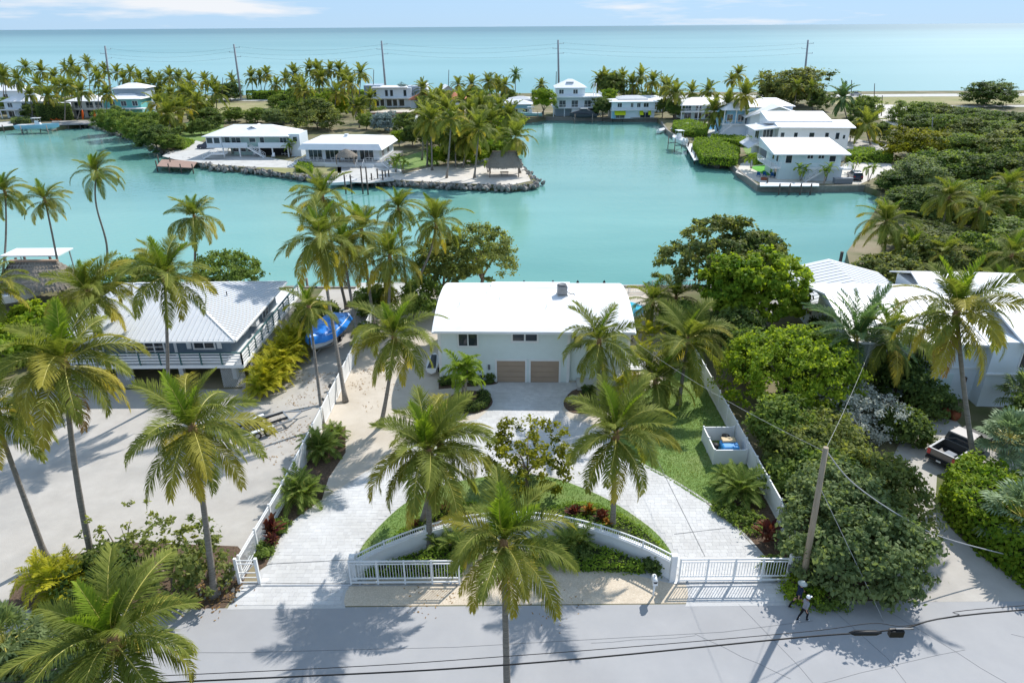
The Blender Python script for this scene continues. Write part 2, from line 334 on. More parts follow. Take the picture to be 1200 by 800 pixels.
def water_mat(canal):
    m = bpy.data.materials.new('canal_water' if canal else 'sea_water'); m.use_nodes = True; nt = m.node_tree; n, l = nt.nodes, nt.links
    b = n['Principled BSDF']; b.inputs['Roughness'].default_value = .07 if canal else .28; b.inputs['IOR'].default_value = 1.33
    t = n.new('ShaderNodeTexCoord'); v = t.outputs['Object']
    mpn = n.new('ShaderNodeMapping'); l.new(v, mpn.inputs['Vector'])
    mpn.inputs['Scale'].default_value = (.010, .032, 1) if canal else (.0011, .0042, 1)
    no = n.new('ShaderNodeTexNoise'); no.inputs['Scale'].default_value = 1; no.inputs['Detail'].default_value = 4; l.new(mpn.outputs['Vector'], no.inputs['Vector'])
    r = n.new('ShaderNodeValToRGB'); l.new(no.outputs['Fac'], r.inputs['Fac'])
    e = r.color_ramp.elements; e[0].position = .36; e[1].position = .62
    if canal:
        e[0].color = (.105, .28, .245, 1); e[1].color = (.175, .375, .325, 1)
        l.new(r.outputs['Color'], b.inputs['Base Color'])
    else:
        e[0].color = (.15, .34, .33, 1); e[1].color = (.22, .42, .41, 1)
        # deep water and seagrass beds far out, pale sandy shallows near the shore
        sp = n.new('ShaderNodeSeparateXYZ'); l.new(v, sp.inputs[0])
        wob = n.new('ShaderNodeTexNoise'); wob.inputs['Scale'].default_value = .00025; l.new(v, wob.inputs['Vector'])
        ad = n.new('ShaderNodeMath'); ad.operation = 'MULTIPLY_ADD'; ad.inputs[1].default_value = 3000; l.new(wob.outputs['Fac'], ad.inputs[0]); l.new(sp.outputs['Y'], ad.inputs[2])
        mr = n.new('ShaderNodeMapRange'); mr.inputs['From Min'].default_value = 1500; mr.inputs['From Max'].default_value = 7000; l.new(ad.outputs[0], mr.inputs['Value'])
        mx = n.new('ShaderNodeMixRGB'); l.new(mr.outputs['Result'], mx.inputs[0]); l.new(r.outputs['Color'], mx.inputs[1]); mx.inputs[2].default_value = (.035, .14, .155, 1)
        l.new(mx.outputs['Color'], b.inputs['Base Color'])
    w = n.new('ShaderNodeTexNoise'); w.inputs['Scale'].default_value = 1.3 if canal else .5; w.inputs['Detail'].default_value = 3
    mw = n.new('ShaderNodeMapping'); mw.inputs['Scale'].default_value = (.55, 1.3, 1); mw.inputs['Rotation'].default_value = (0, 0, .3); l.new(v, mw.inputs['Vector']); l.new(mw.outputs['Vector'], w.inputs['Vector'])
    bp = n.new('ShaderNodeBump'); bp.inputs['Strength'].default_value = .22 if canal else .3; bp.inputs['Distance'].default_value = .18; l.new(w.outputs['Fac'], bp.inputs['Height']); l.new(bp.outputs['Normal'], b.inputs['Normal'])
    return m
M['canal'] = water_mat(True); M['sea'] = water_mat(False)
# ------------------------------------------------------------------ plant library
def nrm(a): return a/np.maximum(np.linalg.norm(a, axis=-1, keepdims=True), 1e-9)

def frond_arrays(L, e0, curv, n, llen, seed, hang, lift, w, twist=0.0, ragged=0.0, rw=.028):
    """one pinnate frond in local XZ, growing along +X. returns verts, quads, tris, quad_t, tri_t, n_rachis_quads"""
    rs = np.random.RandomState(seed)
    N = 14; ts = np.linspace(0, 1, N+1); ang = e0 - curv*ts**1.25
    P = np.zeros((N+1, 3)); sway = rs.uniform(-.25, .25)
    for i in range(N):
        a = (ang[i]+ang[i+1])/2; P[i+1] = P[i] + np.array([math.cos(a), sway*ts[i], math.sin(a)])*L/N
    T = nrm(np.gradient(P, axis=0))
    V, Q, TR, qt, tt = [], [], [], [], []
    # rachis: flattened three-sided stalk
    for i in range(N+1):
        r = rw*(1-.85*ts[i])*(1.6 if ts[i] < .05 else 1); nn = np.cross(np.cross(T[i], [0, 0, 1.]), T[i]); nn = nrm(nn) if np.linalg.norm(nn) > 1e-6 else np.array([1., 0, 0]); sd = nrm(np.cross(T[i], nn))
        V += [P[i]+sd*r, P[i]-sd*r, P[i]+nn*r*.9]
    for i in range(N):
        for k in range(3):
            a, b = i*3+k, i*3+(k+1) % 3; Q.append((a, b, b+3, a+3)); qt.append(ts[i])
    nr = len(Q)
    for t0 in np.linspace(.13, .995, n):
        for s in (-1, 1):
            if rs.rand() < ragged: continue
            t = min(.999, max(.1, t0+rs.uniform(-.4, .4)/n)); f = t*N; i = int(f); u = f-i
            p = P[i]*(1-u)+P[i+1]*u; tg = nrm(T[i]*(1-u)+T[i+1]*u)
            nn = nrm(np.array([-tg[2], 0, tg[0]])); sd = np.array([0, s, 0.])
            if twist: sd = sd*math.cos(twist*t) + nn*s*math.sin(twist*t)
            l = llen*(.5+.5*min(1, (t-.1)/.22))*(1-.68*max(0, (t-.5)/.5)**1.3)*rs.uniform(.85, 1.1)
            al = math.radians(64-34*t + rs.uniform(-7, 7))
            d = nrm(sd*math.sin(al)+tg*math.cos(al)+nn*(lift+rs.uniform(-.12, .12)))
            d2 = nrm(d+np.array([0, 0, -1.])*hang*rs.uniform(.7, 1.3)+rs.uniform(-.12, .12, 3))
            p1 = p+d*l*.42; p2 = p1+d2*l*.58
            wv = nrm(tg - d*np.dot(tg, d))*w*.5*rs.uniform(.8, 1.2)
            b = len(V); V += [p-wv*.6, p+wv*.6, p1+wv, p1-wv, p2]
            Q.append((b, b+1, b+2, b+3)); qt.append(t*.8+.1*rs.rand()); TR.append((b+3, b+2, b+4)); tt.append(min(1, t*.8+.25*rs.rand()))
    return np.array(V), np.array(Q), np.array(TR), np.array(qt), np.array(tt), nr

def frond_mesh(name, leafmat, rachis, tintmul=1.0, tintadd=0.0, **k):
    V, Q, TR, qt, tt, nr = frond_arrays(**k)
    mi = np.concatenate([np.ones(nr), np.zeros(len(Q)-nr), np.zeros(len(TR))])
    return np_mesh(name, V, [Q, TR], [leafmat, rachis], tint=np.concatenate([qt, tt])*tintmul+tintadd, midx=mi)

R_ = math.radians
# elevation classes of coconut fronds, youngest first: (elev, curve, hang, lift)
FCLASS = [(82, 26, .10, .30), (66, 50, .22, .28), (50, 74, .4, .22), (32, 88, .6, .15), (12, 92, .85, .05), (-12, 72, 1.0, -.05), (-40, 40, .9, -.1)]
FR = {}
for ci, (e, c, hg, lf) in enumerate(FCLASS):
    for v in range(3):
        s = ci*10+v
        kw = dict(L=3.7*(.72 if ci == 0 else .9 if ci == 1 else 1.0), e0=R_(e+[-5, 0, 6][v]), curv=R_(c*[.9, 1.1, 1.32][v]), n=84, llen=1.05 if ci else .72, seed=s, hang=hg, lift=lf, w=.046, twist=[.5, -.45, 0][v], ragged=.03+.015*ci, rw=.038)
        FR[ci, v, 'g'] = frond_mesh('frond', M['frond_young'] if ci == 0 else M['frond'], M['rachis'], 1.0 if ci < 4 else 1.1, 0, **kw)
        if ci >= 2: FR[ci, v, 'y'] = frond_mesh('frond', M['frond_old'], M['rachis'], .8 if ci < 5 else 1.1, -.12 if ci < 5 else 0, **kw)
        if ci >= 5: FR[ci, v, 'd'] = frond_mesh('frond', M['frond_dead'], M['rachis_dead'], **{**kw, 'ragged': .35, 'hang': 1.4})
_ms = MB().lathe([(0.02, -.16), (.09, -.12), (.13, 0), (.10, .12), (.02, .17)], n=8); ME_COCO = _ms.mesh('coconut', M['coconut'])

def trunk_mb(base, top, r0, r1, bend=0.25, seed=0, n=9, seg=16, sbend=0.0):
    """palm trunk from base to top (local coords, base at the origin); starts leaning, straightens upward"""
    rs = random.Random(seed); d = Vector(top)-Vector(base); H = d.z; mb = MB()
    pts, rad = [], []
    for i in range(seg+1):
        t = i/seg
        f = t + bend*(t*(1-t))            # horizontal travel runs ahead of the climb when bend > 0
        wob = sbend*math.sin(t*math.pi*2)
        pts.append(Vector((d.x*f+wob, d.y*f, H*t)))
        r = r1+(r0-r1)*(1-t)**1.5 + (r0*.55*math.exp(-t*H/.35))
        rad.append(r*(1+.035*math.sin(i*2.3)))
    mb.tube(pts, rad, n); return mb

def palm(name, label, base, crown, s=1.0, seed=0, nf=24, yellow=.2, dead=0, bend=.3, sbend=0, coco=True, group=None, wind=0.0, r=.15, young=3, droop=0, cat='palm tree'):
    """coconut palm with every frond its own part"""
    rs = random.Random(seed); base = Vector(base); e = thing(name, label, cat, base, 0, group)
    top = Vector(crown)-base
    trunk_mb((0, 0, 0), top, r*1.25, r*.78, bend, seed, sbend=sbend).build('trunk', M['trunk'], e)
    h = MB().lathe([(r*.8, -.65), (r*1.25, -.3), (r*1.5, 0), (r*1.2, .3), (r*.5, .7), (.02, .95)], tuple(top), 8).build('crown_heart', M['fibre'], e)
    tilt, taz = rs.uniform(.03, .24), rs.uniform(0, 6.28); nf += rs.randint(1, 5); young = rs.choice((1, 2, 2, 3))
    for i in range(nf):
        u = i/(nf-1)
        if i < young: ci = 0
        else: ci = min(6, max(1, int(1+5.7*((i-young)/(nf-young))**.95+rs.uniform(-.35, .35)+droop)))
        k = 'g'
        if ci >= 2 and rs.random() < yellow*(0.3+1.5*u): k = 'y'
        az = i*2.39996+rs.uniform(-.25, .25)
        if wind: az = az - .45*wind*math.sin(az)      # fronds swept downwind
        o = put('frond', FR[ci, rs.randrange(3), k], e, top+Vector((0, 0, .18-.3*u)), (rs.uniform(-.2, .2), rs.uniform(-.1, .1)+tilt*math.cos(az-taz), az), s*rs.uniform(.82, 1.1)*(.9 if ci == 6 else 1))
    for i in range(dead):
        put('frond', FR[6, rs.randrange(3), 'd'], e, top+Vector((0, 0, -.3)), (0, .45, rs.uniform(0, 6.28)), s*.85)
    if coco:
        for i in range(rs.randint(4, 7)):
            a = rs.uniform(0, 6.28); q = rs.uniform(.2, .34)
            put('coconut', ME_COCO, e, top+Vector((q*math.cos(a), q*math.sin(a), -.25-rs.uniform(0, .3))), (rs.uniform(-.5, .5), rs.uniform(-.5, .5), 0), rs.uniform(.8, 1.1))
    return e

# far palms: whole crowns shared between trees
def crown_variant(seed, yellow, nf=20, lm='frond', spread=1.0):
    rs = random.Random(seed); VV, QQ, TT, qt, tt, mq, mt = [], [], [], [], [], [], []; off = 0
    for i in range(nf):
        ci = 0 if i < 2 else min(6, max(1, int(1+5.6*((i-2)/(nf-2))+rs.uniform(-.4, .4))))
        e, c, hg, lf = FCLASS[ci]
        V, Q, T, a, b, nr = frond_arrays(L=3.7, e0=R_(e+rs.uniform(-8, 8)), curv=R_(c*rs.uniform(.8, 1.15)), n=24, llen=1.15, seed=seed*50+i, hang=hg, lift=lf, w=.17, rw=.04)
        az = i*2.39996+rs.uniform(-.3, .3); cc, ss = math.cos(az), math.sin(az); k = rs.uniform(.85, 1.1)
        V = np.stack([V[:, 0]*cc-V[:, 1]*ss, V[:, 0]*ss+V[:, 1]*cc, V[:, 2]], 1)*k
        VV.append(V); QQ.append(Q+off); TT.append(T+off); off += len(V)
        y = 1 if (ci >= 3 and rs.random() < yellow) else 0
        qt.append(a); tt.append(b); m = np.full(len(Q), y); m[:nr] = 2; mq.append(m); mt.append(np.full(len(T), y))
    return np_mesh('crown', np.concatenate(VV), [np.concatenate(QQ), np.concatenate(TT)], [M[lm], M['frond_old'], M['rachis']], tint=np.concatenate(qt+tt), midx=np.concatenate(mq+mt))
CROWNS = [crown_variant(900+i, [.1, .25, .4, .2, .15][i], [24, 22, 26, 21, 28][i]) for i in range(5)]
CROWN_Y = crown_variant(950, 1.0, 19)
CROWN_D = crown_variant(960, .0, 26, 'frond_blue')
_tk = {}
def far_palm(px, cy, by, label, group, yellow=False, seed=0, s=1.0, dark=False):
    """a distant coconut palm: foot on the ground seen at (px', by), crown at height cy over it"""
    rs = random.Random(seed*7+int(px*13)); cy += rs.uniform(-5, 4) if by < 150 else rs.uniform(-3, 3); base = G(px+rs.uniform(-6, 6), by); top = AT(px, cy, base.y)-base
    if top.z < 2.2: top.z = 2.2
    e = thing('coconut_palm', label, 'palm tree', base, 0, group)
    trunk_mb((0, 0, 0), top, .21, .14, rs.uniform(.1, .5), seed, n=6, seg=8).build('trunk', M['trunk'], e)
    me = CROWN_Y if yellow else CROWN_D if dark else CROWNS[rs.randrange(5)]
    k = 1.22*s*rs.uniform(.85, 1.1); put('crown', me, e, top, (rs.uniform(-.08, .08), rs.uniform(-.08, .08), rs.uniform(0, 6.28)), k)
    return e

# broadleaf crowns -------------------------------------------------
def leaf_quads(C, D, size, rs, elong=1.5):
    """rhombic leaves at C, facing roughly D"""
    n = len(C); Nn = nrm(D+rs.normal(0, .55, (n, 3))); r = rs.normal(0, 1, (n, 3)); A = nrm(np.cross(Nn, r)); B = np.cross(Nn, A)
    sz = size*rs.uniform(.6, 1.3, (n, 1)); A = A*sz*elong*.5; B = B*sz*.5
    bend = -Nn*sz*.12
    V = np.stack([C-A, C+B+bend, C+A, C-B+bend], 1).reshape(-1, 3)
    return V, np.arange(4*n).reshape(n, 4)

def crown_mesh(seed, rx, ry, rz, ncl=160, per=45, leaf=.2, clump=.42, mt='leaf', zmin=-.45, rough=.28, inner=.35, lobes=5, elong=1.5, tvar=.35, kern=.22):
    """leafy crown: clumps of leaves on an uneven, lobed hull around the origin"""
    rs = np.random.RandomState(seed)
    d = nrm(rs.normal(0, 1, (ncl*3, 3))); d = d[d[:, 2] > zmin][:ncl]; n = len(d)
    ld = nrm(rs.normal(0, 1, (lobes+3, 3))); lw = rs.uniform(-rough, rough*1.1, lobes+3)
    bumpv = 1+np.sum(lw*np.exp(-((1-d@ld.T)/kern)), 1)
    rad = bumpv*np.where(rs.rand(n) < inner, rs.uniform(.35, .8, n), rs.uniform(.82, 1.0, n))
    cc = d*rad[:, None]*np.array([rx, ry, rz])
    ct = rs.uniform(.5-tvar, .5+tvar, n)
    k = np.maximum(4, (per*rs.uniform(.5, 1.4, n)).astype(int)); idx = np.repeat(np.arange(n), k); m = len(idx)
    cs = clump*rs.uniform(.7, 1.35, n)[idx][:, None]
    off = rs.normal(0, 1, (m, 3))*np.array([1, 1, .62])*cs*.62
    C = cc[idx]+off; D = nrm(d[idx]*.7+np.array([0, 0, .75])+nrm(off)*.5)
    V, Q = leaf_quads(C, D, leaf, rs, elong)
    tint = np.clip(ct[idx]+rs.normal(0, .16, m), 0, 1)
    return np_mesh('crown', V, [Q], [M[mt]], tint=tint)

def limb_mb(h, spread, seed, r=.14, nb=5, z0=0.0):
    rs = random.Random(seed); mb = MB(); fork = h*rs.uniform(.32, .45)
    mb.tube([(0, 0, z0-.1), (rs.uniform(-.1, .1), rs.uniform(-.1, .1), fork*.5), (rs.uniform(-.2, .2), rs.uniform(-.2, .2), fork)], [r*1.35, r*1.05, r*.9], 7)
    for i in range(nb):
        a = 6.28*i/nb+rs.uniform(-.4, .4); q = spread*rs.uniform(.5, .85); zt = h*rs.uniform(.75, .98)
        p1 = Vector((q*.4*math.cos(a), q*.4*math.sin(a), fork+(zt-fork)*.45)); p2 = Vector((q*math.cos(a), q*math.sin(a), zt))
        mb.tube([(0, 0, fork*.92), p1, p2], [r*.7, r*.42, r*.12], 6)
        a2 = a+rs.uniform(.5, .9); mb.tube([p1, p1+Vector((q*.45*math.cos(a2), q*.45*math.sin(a2), (zt-fork)*.35))], [r*.35, r*.08], 5)
    return mb

def tree(name, label, base, h, rx, mt='leaf', seed=0, ry=None, rz=None, ncl=150, per=45, leaf=.22, clump=.45, group=None, cat='tree', bark='bark', zmin=-.45, cz=None, trunk=True, me=None, scale=None, **kw):
    ry = ry or rx; rz = rz or min(h*.5, max(rx*.8, h*.42)); cz = cz if cz is not None else h-rz
    e = thing(name, label, cat, base, 0, group)
    if trunk: limb_mb(max(.5, cz+rz*.45), rx*.8, seed, r=.05+h*.018).build('trunk', M[bark], e)
    if me is None: me = crown_mesh(seed, rx, ry, rz, ncl, per, leaf, clump, mt, zmin, **kw)
    put('crown', me, e, (0, 0, cz), None, scale)
    return e

# shared crowns for far trees and shrubs (unit radius 1 m, scaled)
FARC = {}
for _mt in ('leaf', 'leaf_dark', 'leaf_lime', 'leaf_olive', 'leaf_grey', 'leaf_gold', 'leaf_blue', 'leaf_silver', 'leaf_rust'):
    FARC[_mt] = [crown_mesh(2000+i*31+len(_mt), 1, 1, .85, 210, 60, .06, .125, _mt, zmin=-.6, rough=.55, lobes=16, kern=.07, tvar=.5) for i in range(3)]
def far_tree(px, cy, by, w, mt, label, group=None, seed=0, cat='tree', name='broadleaf_tree', hr=.33):
    """w: crown width in pixels; the size in metres follows from where its foot stands"""
    rs = random.Random(seed+int(px)); base = G(px, by); d = (base-Vector((0, 0, CAM_H))).length; rx = w/2*d/FPX
    top = AT(px, cy-w*hr, base.y).z; top = max(1.2, top); rz = max(min(rx*.85, top*.55), top*.36)
    e = thing(name, label, cat, base, 0, group)
    limb_mb(max(.6, top-rz*.9), rx*.7, seed+int(px), r=.05+top*.016, nb=4).build('trunk', M['bark'], e)
    put('crown', FARC[mt][rs.randrange(3)], e, (0, 0, top-rz*.95), (0, 0, rs.uniform(0, 6.28)), (rx, rx*rs.uniform(.85, 1.1), rz/.85))
    return e

# rosettes, fans, multi-stem palms ----------------------------------
def rosette_meshes(mt, L, e0, curv, n, llen, w, hang, lift, k=3, base=300, rach='rachis'):
    return [frond_mesh('frond', M[mt], M[rach], 1, 0, L=L, e0=R_(e0+8*(i-1)), curv=R_(curv), n=n, llen=llen, seed=base+i, hang=hang, lift=lift, w=w, rw=.02) for i in range(k)]
ROS = {'cycad': [rosette_meshes('leaf', 1.5, e, c, 30, .42, .04, .25, .2, base=300+e) for e, c in ((70, 50), (45, 70), (18, 60))],
       'areca': [rosette_meshes('areca', 2.1, e, c, 24, .55, .06, .4, .25, base=400+e) for e, c in ((78, 55), (55, 85), (30, 95))],
       'adonidia': [rosette_meshes('frond_young', 1.9, e, c, 30, .6, .07, .5, .3, base=500+e) for e, c in ((75, 70), (45, 105), (15, 105))],
       'date': [rosette_meshes('frond_blue', 3.6, e, c, 54, .62, .05, .25, .35, base=600+e) for e, c in ((78, 40), (52, 62), (22, 75))]}
def rosette(parent, kind, at, nf, s, rs, tilt=0):
    for i in range(nf):
        u = i/nf; lv = ROS[kind][min(2, int(u*3))]
        put('frond', lv[rs.randrange(3)], parent, at, (rs.uniform(-.15, .15), rs.uniform(-.15, .15)+tilt, i*2.39996+rs.uniform(-.3, .3)), s*rs.uniform(.82, 1.1))

def fan_leaf_mesh(seed, mt, R=.62, n=22, droop=.5, stalk=1.0):
    rs = np.random.RandomState(seed); V, Q, T, qt, tt, mi, mt_ = [], [], [], [], [], [], []
    V += [(0, -.02, 0), (0, .02, 0), (stalk, .015, .06), (stalk, -.015, .06)]; Q.append((0, 1, 2, 3)); qt.append(.6); mi.append(1)
    for i in range(n):
        a = math.radians(-150+300*i/(n-1)); w = math.radians(300/n)*.56; c = np.array([stalk, 0, .06])
        l = R*(1-.25*abs(a)/2.6)*rs.uniform(.9, 1.1); d = np.array([math.cos(a), math.sin(a), .12*(i % 2)])
        s = np.array([-math.sin(a), math.cos(a), 0]); p1 = c+d*l*.6; wd = l*.6*math.tan(w); p2 = c+d*l*.95+np.array([0, 0, -droop*l*rs.uniform(.3, .7)])
        b = len(V); V += [tuple(c), tuple(p1+s*wd), tuple(p1-s*wd), tuple(p2)]; T += [(b, b+2, b+1), (b+1, b+2, b+3)]; tt += [.3+.3*rs.rand(), .6+.4*rs.rand()]; mt_ += [0, 0]
    return np_mesh('frond', np.array(V), [np.array(Q), np.array(T)], [M[mt], M['rachis']], tint=np.array(qt+tt), midx=np.array(mi+mt_))
FANS = [fan_leaf_mesh(700+i, 'fan_silver', droop=[.25, .5, .7][i]) for i in range(3)]
FANG = [fan_leaf_mesh(720+i, 'leaf_grey', droop=[.25, .5, .7][i]) for i in range(3)]
def fan_palm(label, base, h, s, nf, seed, leaves=FANS, group=None, name='fan_palm'):
    rs = random.Random(seed); e = thing(name, label, 'palm tree', base, 0, group)
    if h > .3: MB().tube([(0, 0, -.1), (0, 0, h*.5), (0, 0, h)], [.2, .17, .16], 8).build('trunk', M['trunk'], e)
    for i in range(nf):
        u = i/nf; el = R_(78-105*u+rs.uniform(-8, 8))
        put('frond', leaves[min(2, int(u*3))], e, (0, 0, h), (rs.uniform(-.2, .2), -el, i*2.39996), s*rs.uniform(.85, 1.15))
    return e
def clump_palm(label, base, kind, stems, nf, s, seed, name, spread=.5, h=(.5, 1.5), cat='palm', group=None, trunkmat='pale_bark', r=.05):
    rs = random.Random(seed); e = thing(name, label, cat, base, 0, group)
    for k in range(stems):
        a = 6.28*k/max(1, stems)+rs.uniform(-.4, .4); q = spread*rs.uniform(.4, 1) if stems > 1 else 0; hh = rs.uniform(*h)
        top = Vector((q*math.cos(a), q*math.sin(a), hh))
        MB().tube([top*.15-Vector((0, 0, .1)), Vector((top.x*.5, top.y*.5, hh*.55)), top], [r*1.2, r, r*.8], 6).build('stem', M[trunkmat], e)
        rosette(e, kind, top, nf, s, rs)
    return e
def shrub(name, label, base, r, h, mt, seed, n=60, per=30, leaf=.14, group=None, cat='shrub', ry=None):
    e = thing(name, label, cat, base, 0, group)
    mb = MB(); rs = random.Random(seed)
    for i in range(4):
        a = 6.28*i/4+rs.random(); mb.tube([(0, 0, -.05), (r*.3*math.cos(a), r*.3*math.sin(a), h*.5), (r*.5*math.cos(a), r*.5*math.sin(a), h*.8)], [.035, .025, .01], 5)
    mb.build('stem', M['bark'], e)
    put('foliage', crown_mesh(seed, r, ry or r, h*.5, n, per, leaf, min(r, h)*.32, mt, zmin=-.9), e, (0, 0, h*.5)); return e
def blade_plant(name, label, base, r, h, mt, seed, n=70, group=None):
    """upright rosette shrub of broad strap leaves (crotons, cordylines)"""
    rs = np.random.RandomState(seed); V, Q, ti = [], [], []
    for i in range(n):
        a = rs.uniform(0, 6.28); el = R_(rs.uniform(15, 85)); q = r*.45*rs.rand()**.5; c = np.array([q*math.cos(a*3), q*math.sin(a*3), h*rs.uniform(.15, .7)])
        d = np.array([math.cos(a)*math.cos(el), math.sin(a)*math.cos(el), math.sin(el)]); s = np.array([-math.sin(a), math.cos(a), 0]); l = rs.uniform(.3, .55)*h; w = l*.17
        b = len(V); p1 = c+d*l*.55; p2 = c+d*l+np.array([0, 0, -.12*l])
        V += [c-s*w*.3, c+s*w*.3, p1+s*w, p1-s*w, p2+s*w*.2, p2-s*w*.2]; Q += [(b, b+1, b+2, b+3), (b+3, b+2, b+4, b+5)]; t = rs.rand(); ti += [t*.7, t]
    e = thing(name, label, 'plant', base, 0, group)
    mb = MB()
    for k in range(5): a = k*1.26; mb.tube([(0, 0, -.05), (r*.3*math.cos(a), r*.3*math.sin(a), h*.55)], [.03, .015], 5)
    mb.build('stem', M['bark'], e); put('foliage', np_mesh('foliage', np.array(V), [np.array(Q)], [M[mt]], tint=np.array(ti)), e); return e
def hedge(name, label, poly, h, mt, seed, dens=90, leaf=.13, z0=0.0, group=None, cat='hedge', wav=.12):
    """clipped hedge over a ground polygon: leaves on top and sides around a solid dark green core"""
    rs = np.random.RandomState(seed); c = np.mean(np.array(poly), 0); P = np.array(poly)-c; e = thing(name, label, cat, (c[0], c[1], z0), 0, group)
    MB().prism([tuple(c2) for c2 in P*.9], -.05, h*.88).build('dark_core', M['leafcore'], e)  # solid dark green block filling the hedge behind its leaves
    x0, y0 = P.min(0); x1, y1 = P.max(0); n = int((x1-x0)*(y1-y0)*dens); pts = np.stack([rs.uniform(x0, x1, n), rs.uniform(y0, y1, n)], 1); pts = pts[in_poly(pts, [tuple(p) for p in P])]
    zt = h+wav*(np.sin(pts[:, 0]*2.1)*np.sin(pts[:, 1]*2.7)+rs.normal(0, .5, len(pts)))
    C = [np.column_stack([pts, zt])]; D = [np.tile([0, 0, 1.], (len(pts), 1))]
    for i in range(len(P)):
        a, b = P[i], P[(i+1) % len(P)]; L = np.linalg.norm(b-a); m = int(L*h*dens*1.1); t = rs.rand(m, 1); q = a+(b-a)*t; nn = np.array([(b-a)[1], -(b-a)[0], 0])/max(L, 1e-6)
        if np.dot(nn[:2], (a+b)/2) < 0: nn = -nn
        zz = rs.rand(m)*h; C.append(np.column_stack([q+nn[:2]*rs.normal(0, wav*.6, (m, 1)), zz])); D.append(np.tile(nn+[0, 0, .4], (m, 1)))
    C = np.concatenate(C); D = nrm(np.concatenate(D)); V, Q = leaf_quads(C, D, leaf, rs, 1.4)
    ti = np.clip(.5+.25*np.sin(C[:, 0]*1.7+1)*np.cos(C[:, 1]*1.3)+rs.normal(0, .2, len(C)), 0, 1)
    put('foliage', np_mesh('foliage', V, [Q], [M[mt]], tint=ti), e); return e
M['leafcore'] = mat('hedge_core', (.02, .032, .01), (.035, .045, .016), 8, rough=1)
# ------------------------------------------------------------------ water, land, road, lots
mb = MB(); mb.add([(-2500, -200, -1.2), (2500, -200, -1.2), (2500, 300, -1.2), (-2500, 300, -1.2)], [(0, 1, 2, 3)]); struct('canal_water', mb, M['canal'])
mb = MB(); mb.add([(-60000, 300, -1.2), (60000, 300, -1.2), (60000, 70000, -1.2), (-60000, 70000, -1.2)], [(0, 1, 2, 3)]); struct('sea', mb, M['sea'])

WL = -1.2
shore_w = GP([(0, 151), (40, 148), (60, 152), (100, 146), (120, 151), (150, 160), (171, 168), (203, 183), (225, 189), (250, 197), (285, 199), (330, 205), (352, 208), (392, 211), (430, 213), (480, 216), (540, 219), (600, 221), (622, 219), (628, 215), (622, 209), (612, 200), (603, 186), (598, 172), (596, 160), (600, 150), (608, 144)], -.6)
shore_row = [tuple(G(*p, -.6)[:2]) for p in ((640, 139), (705, 140), (770, 141))]
shore_e = GP([(775, 145), (782, 155), (800, 167), (812, 175), (825, 186), (842, 194), (855, 193), (866, 204), (888, 221), (950, 222), (1012, 221)], -.6)
bank_e = [(70.5, 130), (64, 118), (55, 104), (47, 92), (42.5, 80)]
land = [(-2500, -60), (2500, -60), (2500, 341), (400, 341), (0, 345), (-400, 345), (-2500, 340), (-2500, 236)] + shore_w + shore_row + shore_e + bank_e + [(30, 78.5), (-24, 79), (-70, 82), (-2500, 84)]
struct('ground', MB().prism(land, -4, 0), M['dirt'])

def sheet(name, poly, z, m, parent=None, t=.03):
    o = MB().prism(poly, z-t, z).build(name, m, parent)
    if parent is None: o['kind'] = 'structure'
    return o
# zone sheets, each a few millimetres above the one under it
road = sheet('road', [(-70, 21.2), (90, 21.0), (90, 28.35), (-70, 27.9)], .012, M['asphalt'])
sheet('neighbour_lot', [(-70, 28), (-19.6, 28.0), (-16.0, 28.1), (-15.6, 33), (-15.5, 50), (-15.5, 72), (-17, 78.4), (-23, 78.4), (-23.4, 57), (-24, 53.2), (-37, 53.2), (-70, 56)], .012, M['lot'])
sheet('sand_yard', [(-15.3, 36), (-12.9, 36.5), (-10.5, 38.5), (-9, 40.5), (-4, 44), (12, 44), (16.7, 56), (16.7, 78), (-16, 78), (-15.3, 50)], .010, M['sand'])
sheet('gravel_verge', [(-9.8, 28.15), (10.2, 28.2), (10.2, 29.9), (5.5, 32.4), (-5.5, 32.6), (-9.8, 29.9)], .014, M['gravel'])
for nm, pl in (('verge_soil', [(-20.5, 28.05), (-15.95, 28.05), (-15.6, 29.8), (-15.6, 31.5), (-17, 33), (-25, 33.5), (-29, 30.5), (-28, 28.05)]), ('verge_soil', [(15.9, 28.2), (22, 28.3), (21.5, 30), (17.2, 32), (16.4, 30)])):
    sheet(nm, pl, .018, M['mulch'])
drive_out = GP([(266, 714), (284, 684), (303, 682), (305, 668), (314, 662), (335, 622), (352, 605), (377, 587), (400, 572), (430, 553), (470, 526), (520, 500), (560, 491), (573, 480), (577, 466), (566, 456), (556, 448), (600, 447.5), (663, 447.5), (692, 449), (692, 456), (676, 456), (663, 467), (659, 480), (668, 492), (690, 497), (715, 516), (745, 539), (784, 560), (827, 587), (867, 621), (896, 653), (906, 680), (917, 684), (933, 709), (803, 710.5), (806, 700), (806, 690), (803, 684), (789, 684), (600, 640), (412, 684), (405, 694), (403, 704), (405, 712.5)])
island = smooth_poly(GP([(416, 661), (425, 640), (440, 622), (460, 602), (480, 587), (515, 571), (554, 561), (600, 557), (637, 558), (670, 567), (715, 587), (752, 611), (773, 629), (789, 651)]), 4)
# the wall's arc
WALL = [(-9.15, 30.15), (-7.6, 31.4), (-5.3, 32.75), (-2.6, 33.7), (0, 34.0), (2.7, 33.65), (5.3, 32.65), (7.6, 31.3), (9.1, 30.05)]
wall_arc = smooth_poly(WALL, 5)
drive = sheet('driveway', drive_out, .018, M['joint'])
sheet('island_lawn', island + wall_arc[::-1], .05, M['lawn'])
